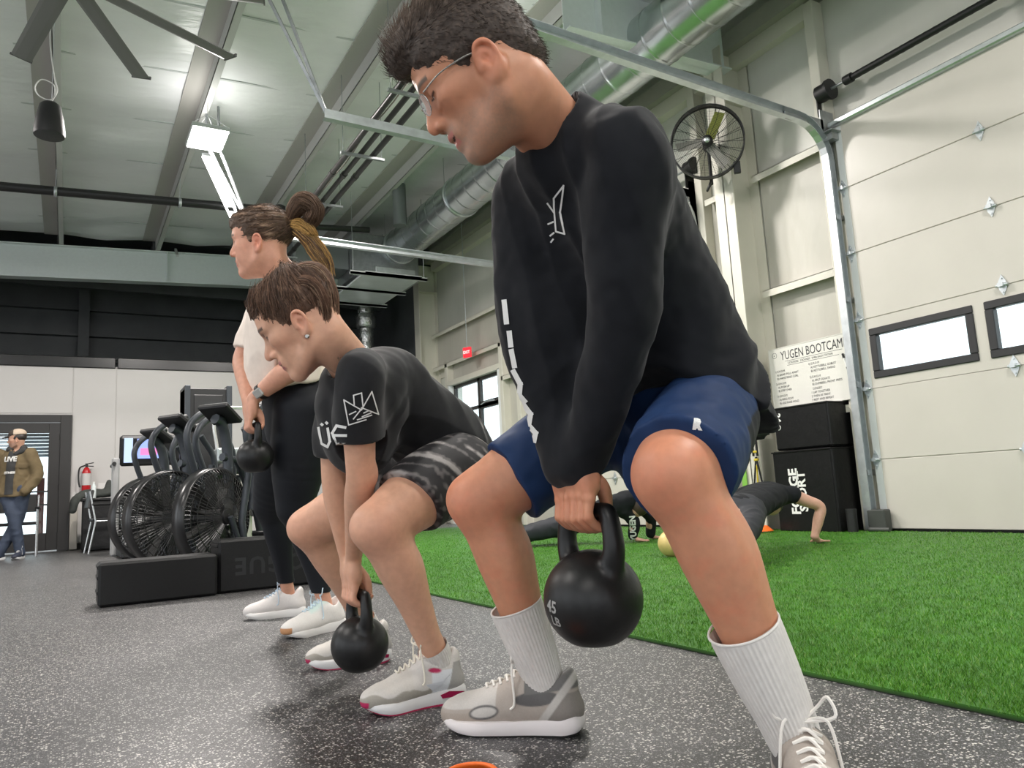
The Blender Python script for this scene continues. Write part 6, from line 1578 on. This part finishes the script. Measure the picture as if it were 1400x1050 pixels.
    M_t = mat('black_tee', (.013, .0135, .0155), .85, noise=.15, nscale=50, spec=.25, sheen=.15)
    tee = solid('tee_shirt', sp, .005, M_t, t, disp=disp, it=3)
    # --- shorts with streaked grey print
    so = [('u', eloft([Ts[1] + np.array((-.03, 0, .03)), Ts[1] + np.array((.02, 0, -.03)), .5 * (lhip + rhip) + np.array((.01, 0, -.03))], (.150, .165, .15), (.105, .115, .10), (0, 1, 0), 4), 0)]
    for hip, kn in ((lhip, lkn), (rhip, rkn)):
        d_ = kn - hip; so += [('u', chain([hip + np.array((.01, 0, -.01)), hip + d_ * .35, hip + d_ * .72], (.108, .102, .092), 5), .03),
            ('s', Prim((lambda p, n, c: (lambda x, y, z: np.maximum(-((x - p[0]) * n[0] + (y - p[1]) * n[1] + (z - p[2]) * n[2]), np.sqrt((x - c[0]) ** 2 + (y - c[1]) ** 2 + (z - c[2]) ** 2) - .25)))(hip + d_ * .60, unit(unit(d_) + np.array((0, 0, -.25))), kn), kn - .26, kn + .26), .002)]
    ax_t = unit(lkn - lhip)
    def scol(V):
        a = (V - lhip) @ ax_t; b = V[:, 2] * 20 + V[:, 1] * 14; n = vnoise(np.stack([a * 55 + 2 * np.sin(b * .6), b * .35, V[:, 0] * 3], 1)) + .35 * vnoise(V * 90)
        w = np.clip((n + .12) / .2, 0, 1)[:, None]; w2 = np.clip((n - .25) / .2, 0, 1)[:, None]
        return np.array((.022, .021, .023)) * (1 - w) + np.array((.13, .12, .12)) * w * (1 - w2) + np.array((.34, .32, .31)) * w * w2
    solid('shorts', so, .0042, mat('streaked_shorts', (.05, .05, .05), .6, attr='Col', spec=.3), t, color=scol, it=3, disp=lambda V, N: .002 * vnoise(V * 30))
    # --- prints
    bs = bvh_of(tee); Mw = mat('shirt_print', (.78, .78, .76), .6)
    def cam_print(name, polys_px, dist):
        c0 = np.mean([p for l in polys_px for p in l], 0); ctr = P(c0[0], c0[1], dist); k = dist / FPX; view = unit(ctr - EYE); exv = cam_dir(1, 0, 0); exv = unit(exv - view * exv.dot(view)); eyv = np.cross(-view, exv); sg = 1 if eyv.dot(cam_dir(0, -1, 0)) > 0 else -1
        return decal(name, [[((p[0] - c0[0]) * k, -(p[1] - c0[1]) * k) for p in l] for l in polys_px], bs, ctr, exv, eyv * sg, Mw, t, lift=.0022, depth=.4, seg=.008)
    logo = [[(472, 547), (494, 560), (507, 536), (516, 566), (494, 557)], [(472, 547), (478, 580), (500, 573)], [(485, 553), (484, 541), (494, 538), (496, 556), (484, 572)], [(479, 566), (487, 562)], [(489, 573), (507, 567)], [(495, 569), (506, 564)], [(497, 564), (503, 561)]]
    cam_print('sleeve_logo', stroke_polys([[tuple(p) for p in l] for l in logo], 1.6), 1.85)
    letters = [[(437, 585), (441, 606), (449, 610), (452, 603), (449, 586)], [(441, 580), (442, 581)], [(447, 578), (448, 579)], [(470, 585), (460, 583), (455, 592), (460, 606), (470, 606)], [(458, 595), (471, 595)]]
    cam_print('chest_letters', stroke_polys(letters, 3.4), 2.0)
    # --- socks and shoes
    pal = dict(name='grey_pink', upper=(.62, .59, .56), mesh=(.60, .57, .53), toe=(.36, .335, .29), heel=(.36, .35, .335), side=(.70, .72, .75), accent=(.48, .02, .10), trim=(.4, .4, .4), dark=(.3, .3, .3), sole=(.70, .69, .69), out=(.50, .03, .10), lace=(.78, .74, .64))
    for an, kn, hl, tl, mir, nm in ((lank, lkn, (.898, 1.862), (.640, 1.880), -1, 'near'), (rank, rkn, (.925, 2.443), (.655, 2.502), 1, 'far')):
        d = kn - an; foot = np.array((*hl, 0)) + (np.array((*tl, 0)) - np.array((*hl, 0))) * .26
        V, F = ribbed_tube([np.array((foot[0], foot[1], .060)), an + np.array((0, 0, -.012)), an + d * .04, an + d * .09, an + d * .115], (.022, .036, .0385, .0395, .040), 36, .0008)
        np_mesh('sock', V, F, M_so2, t, True)
        sh, q, sp_, f, s_, k = shoe(t, hl, tl, .262, .100, pal, style='air', mirror=mir, res=.0028, label='grey and white trainer with pink-red accents')
        for sg in (-1, 1):
            sw = [sp_(x, z, sg, .002) for x, z in ((.43, .058), (.36, .040), (.26, .052), (.16, .078), (.26, .060), (.37, .052))]
            MB().add(sw, [(0, 1, 2), (2, 3, 4), (0, 2, 4), (0, 4, 5)]).build('side_mark', mat('silver_mark', (.62, .64, .68), .3), sh)
            aw = [q(x, sg * .43, z) for x, z in ((.05, .018), (.04, .028), (.20, .034), (.29, .028), (.27, .019))]
            MB().add(aw + [p - s_ * sg * .006 for p in aw], [(0, 1, 2, 3, 4)]).build('air_window', mat('red_gel', (.30, .01, .06), .15), sh)
        tg = q(.325, 0, .128); lettering('tongue_letters', 'NIKE', .022, tg + f * .014 + np.array((0, 0, .004)), s_ * (1 if nm == 'x' else -1) * (-1 if mir < 0 else 1), unit(np.array((0, 0, .7)) - f * .7), mat('tongue_red', (.55, .03, .12), .5), sh, bold=.0006)
woman_squat()

def woman_stand():
    t = root('person', (.92, 3.4, 0), 'woman in cream tee and black leggings standing with a small kettlebell', 'person')
    tone = np.array((.66, .335, .23)); SK = skin_mat('skin_rosy', tuple(tone))
    lank, rank = np.array((.93, 3.185, .10)), np.array((.918, 3.752, .10))
    pel = P(408, 556, 3.16); lhip, rhip = pel + np.array((.0, -.09, -.02)), pel + np.array((.0, .09, -.02))
    lkn, rkn = np.array((.80, 3.16, .50)), np.array((.80, 3.60, .51))
    neck = P(390, 380, 3.04); lsh, rsh = P(398, 414, 2.92), P(362, 424, 3.20)
    H = Head(P(359, 333, 2.99), cam_dir(-.985, .16, .06), cam_dir(-.16, -.985, 0), 1.07)
    kc = P(349, 624, 2.95); kb, HH = kettlebell('kettlebell', kc, .070, (0, 1, 0), 'small black kettlebell held at the thighs of the standing woman', res=.0035)
    bar = kc + np.array((0, 0, HH)); wl, wr_ = bar + np.array((-.010, -.030, .105)), bar + np.array((-.02, .03, .105)); le, re = P(402, 500, 2.90), P(333, 490, 3.14)
    pr = leg_prims(lhip, lkn, lank, .9) + leg_prims(rhip, rkn, rank, .9)
    side = unit(rsh - lsh); T = [pel, pel + (neck - pel) * .4, pel + (neck - pel) * .75, neck + np.array((.02, 0, -.06))]
    pr += [('u', eloft(T, (.13, .11, .12, .05), (.09, .08, .08, .04), side, 5), .03)]
    V1 = solid('b', pr, .007, None, None, raw=True, it=3)
    ap = []
    for sh_, el, w_ in ((lsh, le, wl), (rsh, re, wr_)): ap += [('u', chain([sh_, sh_ + (el - sh_) * .5, el, el + (w_ - el) * .3, el + (w_ - el) * .65, w_], (.052, .047, .042, .043, .034, .025), 5), .02)]
    ap += hand_prims(bar + np.array((0, -.018, 0)), (0, 1, 0), (-1, 0, 0), (0, 0, 1), wl, .012, thumb=0, s=.92, off=.003) + hand_prims(bar + np.array((0, .018, 0)), (0, -1, 0), (-1, 0, 0), (0, 0, 1), wr_, .012, thumb=0, s=.92)
    V3 = solid('a', ap, .0038, None, None, raw=True, it=2)
    hp = head_prims(H, mouth=.001, soft=1.0, jaw=1.03)
    hp += [('u', chain([H.p(-.025, 0, -.015), H.p(-.030, 0, -.075), neck + np.array((.015, .01, -.01)), neck + np.array((.03, .01, -.06))], (.062, .058, .060, .055), 5), .03), ('u', ell(H.p(.035, 0, -.092), (.05, .042, .03), H.ax), .03)]
    V2 = solid('h', hp, .0034, None, None, raw=True, it=2); V, F = join([V1, V2, V3])
    hc = head_color(H, tone, (.48, .18, .17), (.10, .06, .04), blush=.22)
    def colr(V): c = np.tile(tone, (len(V), 1)); m = (np.abs(H.loc(V)) < .16).all(1); c[m] = hc(V[m]); return c
    np_mesh('body', V, F, SK, t, True, colr(V))
    for l in (1, -1): MB().lathe([(.0005, .012), (.006, .0105), (.0105, .006), (.012, 0), (.0105, -.006), (.002, -.0118)], H.p(.079, .0315 * l, .0155), [H.L, H.U, H.F], 12).build('eye', mat('eye_white', (.62, .58, .55), .2), t)
    cap = [('u', H.e((-.008, 0, .050), (.106, .082, .092)), 0), ('u', H.e((.05, 0, .085), (.058, .060, .045)), .02), ('u', H.e((-.09, 0, .045), (.035, .045, .05)), .03),
           ('s', H.e((.108, 0, .006), (.064, .082, .066)), .008), ('s', H.e((.078, 0, -.034), (.078, .10, .070)), .008), ('s', H.e((-.01, 0, -.090), (.12, .09, .062)), .012)]
    for l in (1, -1): cap.append(('s', H.e((-.002, .088 * l, -.016), (.024, .03, .036)), .006))
    tie = np.array((-.115, 0, .055))
    def dirs(q): d = tie - q; return d / np.maximum(np.linalg.norm(d, axis=1), 1e-6)[:, None]
    def hcol(q, V):
        n = vnoise(np.stack([V[:, 0] * 25, V[:, 1] * 30, V[:, 2] * 70], 1))[:, None]; c = np.array((.115, .068, .043)); return c * (1 + .35 * n) + np.clip(n - .15, 0, 1) * np.array((.42, .29, .20))
    dk = lambda rng, n: np.array((.12, .072, .046)) * rng.uniform(.5, 1.8, (n, 1))
    bl = lambda rng, n: np.array((.50, .30, .10)) * rng.uniform(.5, 1.5, (n, 1))
    ex = [tress([H.p(-.110, 0, .060), H.p(-.150, .01, .105), H.p(-.185, .012, .120), H.p(-.215, .008, .085), H.p(-.190, .002, .050), H.p(-.150, 0, .040)], (.018, .036, .042, .040, .034, .02), 700, .0014, dk),
          tress([H.p(-.112, .005, .055), H.p(-.150, .01, .040), H.p(-.185, .01, .010), H.p(-.20, .0, -.02)], (.016, .026, .026, .016), 300, .0014, bl, seed=4),
          tress([H.p(-.115, 0, .050), H.p(-.155, .0, .010), H.p(-.190, .0, -.045), H.p(-.215, 0, -.10), H.p(-.235, 0, -.17)], (.018, .030, .036, .034, .016), 500, .0014, lambda rng, n: np.where(rng.rand(n, 1) < .5, bl(rng, n), dk(rng, n)), seed=8)]
    hair_mesh('hair', cap, .0045, t, H, dirs, 3500, .05, hcol, 'woman_hair2', lift=.06, r=.0012, seg=4, curl=.004, extra=ex, shade=.6)
    # tee
    c1 = pel + (neck - pel) * .30; c2 = pel + (neck - pel) * .62
    Ts = [pel + np.array((-.01, 0, .03)), c1 + np.array((-.035, 0, 0)), c2 + np.array((-.03, 0, 0)), .5 * (lsh + rsh) + np.array((.02, 0, -.02)), neck + np.array((.02, .005, -.03))]
    sp = [('u', eloft(Ts, (.185, .175, .170, .145, .07), (.165, .158, .148, .115, .058), side, 5), 0), ('i', half(pel + np.array((0, 0, .075)), unit((.22, 0, -1))), .004)]
    for sh_, el in ((lsh, le), (rsh, re)):
        e2 = sh_ + (el - sh_) * .92
        sp += [('u', chain([sh_ + (neck - sh_) * .4, sh_, sh_ + (el - sh_) * .4, e2], (.062, .070, .066, .060), 5), .045),
               ('s', Prim((lambda p, n, c: (lambda x, y, z: np.maximum(-((x - p[0]) * n[0] + (y - p[1]) * n[1] + (z - p[2]) * n[2]), np.sqrt((x - c[0]) ** 2 + (y - c[1]) ** 2 + (z - c[2]) ** 2) - .085)))(sh_ + (el - sh_) * .86, unit(el - sh_), sh_ + (el - sh_) * .98), sh_ + (el - sh_) * .98 - .1, sh_ + (el - sh_) * .98 + .1), .002)]
    sp += [('s', chain([neck + np.array((.005, .004, .0)), H.p(-.03, 0, -.03)], (.062, .08), 1), .006)]
    def disp(V, N): return .006 * (1 - 1.6 * np.abs(vnoise(np.stack([V[:, 0] * 12, V[:, 1] * 14, V[:, 2] * 6], 1)))) + .003 * vnoise(V * 25) - .003
    solid('tee_shirt', sp, .007, mat('cream_tee', (.84, .73, .64), .8, noise=.05, nscale=30, sheen=.1), t, disp=disp, it=3)
    # leggings
    so = [('u', eloft([pel + np.array((-.02, 0, .16)), pel + np.array((.0, 0, .04)), pel + np.array((.0, 0, -.08))], (.16, .175, .165), (.125, .145, .135), (0, 1, 0), 4), 0)]
    so += [(o_, p_, k_) for o_, p_, k_ in leg_prims(lhip, lkn, lank, 1.0, (.125, .112, .082, .064), (.062, .058, .060, .049, .040, .036, .030)) + leg_prims(rhip, rkn, rank, 1.0, (.125, .112, .082, .064), (.062, .058, .060, .049, .040, .036, .030))]
    so += [('i', half((0, 0, .155), (0, 0, -1)), .002)]
    solid('leggings', so, .006, mat('black_leggings', (.0085, .010, .014), .62, spec=.3), t, it=3)
    # watch
    u = unit(le - wl); wc = wl + u * .045; ax = np.array([unit(np.cross(u, (0, 0, 1))), np.cross(u, unit(np.cross(u, (0, 0, 1)))), u])
    w = MB().lathe([(.030, -.010), (.0325, -.010), (.0325, .010), (.030, .010)], wc, ax, 20, False).build('watch', M_black, t)
    fc = unit(P(338, 530, 2.6) - wc); fc = unit(fc - u * fc.dot(u)); MB().obox(wc + fc * .033, [np.cross(u, fc), fc, u], (.017, .006, .019), .004).build('watch_face', mat('watch_silver', (.6, .6, .58), .2, .6), w)
    pal = dict(name='white', upper=(.74, .71, .68), mesh=(.60, .72, .68), toe=(.52, .26, .12), heel=(.70, .68, .66), side=(.7, .7, .7), accent=(.6, .7, .7), trim=(.6, .6, .6), dark=(.6, .6, .6), sole=(.76, .74, .72), out=(.72, .70, .68), lace=(.55, .66, .74))
    pal2 = dict(pal); pal2['mesh'] = (.66, .63, .61); pal2['upper'] = (.66, .62, .60); pal2['toe'] = (.66, .62, .60); pal2['name'] = 'white2'; pal2['lace'] = (.50, .60, .70)
    shoe(t, (1.007, 3.213), (.727, 3.11), .285, .102, pal, style='run', mirror=-1, label='white trainer with mint tongue and brown toe')
    shoe(t, (.991, 3.736), (.725, 3.799), .272, .100, pal2, style='run', mirror=1, label='off-white trainer with pale blue laces')
woman_stand()
# ------------------------------------------------------------------ people in the background
def man_in_cap():
    b = np.array((-.64, 12.36, 0)); rx = unit(np.array((RW[0][0], RW[1][0], 0))); fw = unit(np.array((-.35, -.94, 0)))      # image-right and the way he faces
    t = root('person', b, 'man in tan cap, olive jacket and dark jeans standing by the glass door', 'person')
    q = lambda x, y, z: b + rx * x + fw * y + np.array((0, 0, z)); tone = np.array((.52, .30, .21))
    H = Head(q(.045, .03, 1.60), cam_dir(-.92, .12, -.30), (0, 0, 1), 1.02)
    hips = [q(-.10, 0, .92), q(.12, 0, .92)]; kn = [q(.06, .06, .50), q(.06, .0, .50)]; an = [q(.13, .02, .09), q(-.12, .10, .09)]
    hp = head_prims(H) + [('u', chain([H.p(-.02, 0, -.02), q(.05, 0, 1.47), q(.05, 0, 1.40)], (.06, .062, .06), 3), .03), ('u', chain([q(.02, 0, 1.35), q(.01, 0, .95)], (.11, .11), 1), .03),
         ('u', chain([hips[0], kn[0], an[0]], (.07, .05, .04), 3), .03), ('u', chain([hips[1], kn[1], an[1]], (.07, .05, .04), 3), .03)]
    V, F = solid('b', hp, .007, None, None, raw=True, it=2); hc = head_color(H, tone, (.40, .18, .15), (.05, .03, .02), stub=(.06, .04, .03), blush=.1); c = np.tile(tone, (len(V), 1)); m = (np.abs(H.loc(V)) < .16).all(1); c[m] = hc(V[m])
    np_mesh('body', V, F, skin_mat('skin_tan', tuple(tone)), t, True, c)
    solid('hair', [('u', H.e((-.015, 0, .03), (.095, .080, .07)), 0), ('s', H.e((.10, 0, .0), (.075, .10, .09)), .005), ('s', H.e((0, 0, -.09), (.12, .1, .07)), .01)], .007, mat('black_hair', (.02, .014, .011), .5), t)
    cp = solid('cap', [('u', H.e((-.005, 0, .075), (.108, .088, .075)), 0), ('i', half(H.p(0, 0, .06), -H.U), .004)], .007, mat('cap_mesh', (.52, .42, .32), .8, attr='Col'), t, color=lambda V: np.where((H.loc(V)[:, :1] > .02), np.array((.06, .045, .035)), np.array((.55, .44, .34))))
    MB().prism([(.05, -.07), (.12, -.065), (.165, -.03), (.175, 0), (.165, .03), (.12, .065), (.05, .07)], H.p(0, 0, .062), H.F * 1.03 - H.U * .12, H.L, H.U, .006).build('brim', mat('cap_dark', (.05, .04, .032), .7), cp)
    lsh, rsh = q(.21, .0, 1.40), q(-.19, .03, 1.40)
    ja = [('u', eloft([q(.0, 0, .86), q(.01, 0, 1.1), q(.02, .0, 1.30), q(.035, 0, 1.46)], (.20, .195, .20, .10), (.14, .135, .13, .09), rx, 4), 0),
          ('u', chain([lsh, q(.30, -.03, 1.12), q(.20, .08, .90)], (.085, .075, .065), 5), .04), ('u', chain([rsh, q(-.28, .0, 1.12), q(-.18, .10, .90)], (.085, .075, .065), 5), .04),
          ('s', chain([q(.05, .05, 1.50), q(.06, .08, 1.62)], (.075, .09), 1), .01), ('i', half(q(0, 0, .83), (0, 0, -1)), .004)]
    jk = solid('jacket', ja, .008, mat('olive_jacket', (.135, .098, .048), .85, noise=.12, nscale=20, bump=.2, bscale=60, bdist=.004), t, disp=lambda V, N: .010 * (1 - 1.6 * np.abs(vnoise(V * 11))) - .004, it=2)
    bj = bvh_of(jk)
    front = [(-.035, .60), (.05, .60), (.07, .42), (.05, .20), (.045, 0), (-.06, 0), (-.055, .3)]
    o = q(-.02, .3, .86); Mh = mat('dark_hoodie', (.035, .035, .035), .85); ey = (0, 0, 1)
    dec = decal('hoodie', [front], bj, o, rx, ey, Mh, t, lift=.006, seg=.03, depth=.4, reach=.5)
    decal('hoodie_print', text_polys('LIVE', .085, bold=.004) , bj, q(-.02, .3, 1.33), rx, ey, mat('hoodie_white', (.7, .69, .66), .6), t, lift=.012, seg=.02, depth=.4, reach=.5)
    decal('hoodie_print', text_polys('FITNESS', .038, bold=.002), bj, q(-.02, .3, 1.15), rx, ey, MATS['hoodie_white'], t, lift=.012, seg=.02, depth=.4, reach=.5)
    Mp = mat('olive_pocket', (.115, .083, .040), .85)
    decal('pocket_flap', [[(0, 0), (.13, 0), (.13, -.04), (.065, -.06), (0, -.04)]], bj, q(.06, .3, 1.26), rx, ey, Mp, t, lift=.008, seg=.03, depth=.4, reach=.5)
    solid('hood', [('u', chain([q(-.04, .06, 1.47), q(.05, -.05, 1.50), q(.14, .05, 1.46), q(.06, .10, 1.40)], (.045, .055, .045, .03), 5), 0)], .008, Mh, t)
    le = []
    for h_, k_, a_ in zip(hips, kn, an): le += [('u', chain([h_, k_, a_ + np.array((0, 0, -.01))], (.105, .075, .062), 5), .03)]
    le += [('u', eloft([q(0, 0, .98), q(0, 0, .90)], (.17, .175), (.12, .12), rx, 3), .03)]
    solid('jeans', le, .008, mat('dark_jeans', (.030, .042, .070), .8, noise=.2, nscale=15), t, disp=lambda V, N: .006 * (1 - 1.6 * np.abs(vnoise(V * 14))) - .003)
    pal = dict(name='navy', upper=(.025, .03, .05), mesh=(.03, .035, .055), toe=(.02, .02, .03), heel=(.03, .03, .04), side=(.03,) * 3, accent=(.03,) * 3, trim=(.03,) * 3, dark=(.03,) * 3, sole=(.62, .62, .62), out=(.4, .4, .4), lace=(.5, .5, .5))
    for a_, dr in ((an[0], unit(fw + rx * .1)), (an[1], unit(fw - rx * .5))):
        h0 = a_ - dr * .08; shoe(t, h0[:2], (h0 + dr * .29)[:2], .29, .11, pal, style='run', res=.006)
man_in_cap()

def floor_person(name_lbl, shL, shR, hip, feetL, feetR, elR, haR, elL, haL, top, sleeves, sleeve_print=False, heading=None):
    tone = np.array((.62, .36, .27)); mid = .5 * (shL + shR); t = root('person', (*(.5 * (hip + feetL))[:2], 0.0), name_lbl, 'person'); ax = unit(mid - hip); side = unit(shR - shL)
    H = Head(mid + ax * .10 + np.array((0, 0, -.045)), unit(-ax * .6 + np.array((0, 0, -.8))), unit(ax * .8 - np.array((0, 0, .6))), 1.0)
    pr = head_prims(H) + [('u', chain([H.p(-.02, 0, -.02), mid + ax * .02], (.055, .06), 1), .03), ('u', eloft([hip, (hip + mid) / 2, mid], (.11, .11, .13), (.07, .07, .06), side, 3), .03)]
    for sh, el, ha in ((shL, elL, haL), (shR, elR, haR)):
        hd = unit(np.array((*(ha - hip)[:2], 0.0)))
        pr += [('u', chain([sh, sh + (el - sh) * .5, el, el + (ha - el) * .35, ha + np.array((0, 0, .055))], (.052, .047, .040, .040, .027), 4), .02)]
        sd = np.cross((0, 0, 1), hd)
        pr += [('u', chain([ha + np.array((0, 0, .05)), ha + hd * .04 + np.array((0, 0, .022)), ha + hd * .08 + np.array((0, 0, .014))], (.026, .024, .020), 3, (np.array((0, 0, 1.)), .8)), .02)]
        for i, a in enumerate((-.035, -.012, .012, .034)): pr += [('u', chain([ha + hd * .07 + sd * a * .8 + np.array((0, 0, .014)), ha + hd * (.145 - .01 * abs(i - 1.5)) + sd * a * 1.5 + np.array((0, 0, .009))], (.010, .008), 1), .006)]
        pr += [('u', chain([ha + hd * .02 + sd * .03 + np.array((0, 0, .018)), ha + hd * .06 + sd * .065 + np.array((0, 0, .010))], (.013, .009), 1), .008)]
    for ft in (feetL, feetR): pr += [('u', chain([hip, (hip + ft) / 2, ft], (.07, .05, .04), 3), .03)]
    V, F = solid('b', pr, .007, None, None, raw=True, it=2); c = np.tile(tone, (len(V), 1)); np_mesh('body', V, F, skin_mat('skin_pale', tuple(tone)), t, True, c)
    solid('hair', [('u', H.e((-.012, 0, .05), (.105, .085, .095)), 0), ('s', H.e((.10, 0, -.02), (.075, .10, .09)), .005), ('s', H.e((0, 0, -.09), (.12, .1, .07)), .01)], .007, mat('brown_hair', (.05, .03, .02), .5), t)
    sp = [('u', eloft([hip + ax * -.02, (hip + mid) / 2, mid + ax * .02], (.155, .15, .165), (.115, .105, .10), side, 4), 0)]
    for sh, el, ha in ((shL, elL, haL), (shR, elR, haR)):
        e2 = ha + np.array((0, 0, .06)) if sleeves else sh + (el - sh) * .02
        sp += [('u', chain([sh - (sh - mid) * .3, sh] + ([el, e2] if sleeves else [e2]), (.07, .068) + ((.055, .045) if sleeves else (.066,)), 4), .04)]
    tee = solid('shirt', sp, .008, mat('black_tee_far', (.012, .0135, .016), .85, spec=.2), t, disp=lambda V, N: .006 * (1 - 1.6 * np.abs(vnoise(V * 13))) - .003)
    lp = [('u', eloft([hip + ax * .06, hip - ax * .06], (.15, .15), (.115, .11), side, 3), 0)]
    for ft, sg in ((feetL, -1), (feetR, 1)): lp += [('u', chain([hip + side * sg * .08, hip + side * sg * .08 + (ft - hip) * .5, ft], (.10, .075, .055), 4), .03)]
    solid('trousers', lp, .008, mat('black_trousers', (.014, .016, .022), .75, noise=.2, nscale=20), t, disp=lambda V, N: .006 * (1 - 1.6 * np.abs(vnoise(V * 15))) - .003)
    for ft in (feetL, feetR):
        solid('shoe', [('u', chain([ft + np.array((0, 0, .03)), ft + np.array((0, 0, -.01)) - ax * .02, ft + np.array((0, 0, -.055)) + ax * .03], (.045, .045, .036), 4), 0), ('i', half((0, 0, .016), (0, 0, -1)), .003)], .007, mat('dark_shoe', (.03, .03, .035), .6), t)
    if sleeve_print:
        o = (elR + haR) / 2; v = unit(EYE - o); ex = unit(np.cross((0, 0, 1), v)); decal('sleeve_print', text_polys('YUGEN', .07, bold=.003), tee, o + np.array((0, 0, .03)), (0, 0, 1), unit(np.cross(v, (0, 0, 1))), MATS['shirt_print'], t, lift=.004, seg=.02, depth=.3)
    return t
floor_person('person in black sleeveless top doing a push-up by the plyo boxes', P(1014, 678, 5.72), P(1082, 676, 5.74), P(1010, 700, 5.05), P(985, 752, 4.25), P(1000, 752, 4.2), P(1121, 693, 5.74), P(1115, 743, 5.71), P(985, 700, 5.8), P(990, 741, 5.85), None, False)
floor_person('person in black long sleeves doing a push-up farther back on the turf', P(862, 684, 7.05), P(842, 690, 6.85), P(776, 716, 7.1), P(682, 736, 7.25), P(690, 738, 7.05), P(866, 712, 6.9), P(866, 741, 6.93), P(888, 705, 7.15), P(890, 738, 7.2), None, True, True)
kyc = np.array((3.70, 4.17, .103)); M_ky = mat('yellow_enamel', (.62, .47, .18), .4, noise=.1, nscale=30)
kettlebell('kettlebell', kyc, .098, (.4, .9, 0), 'pale yellow kettlebell resting on the turf behind the man', m=M_ky, res=.006)
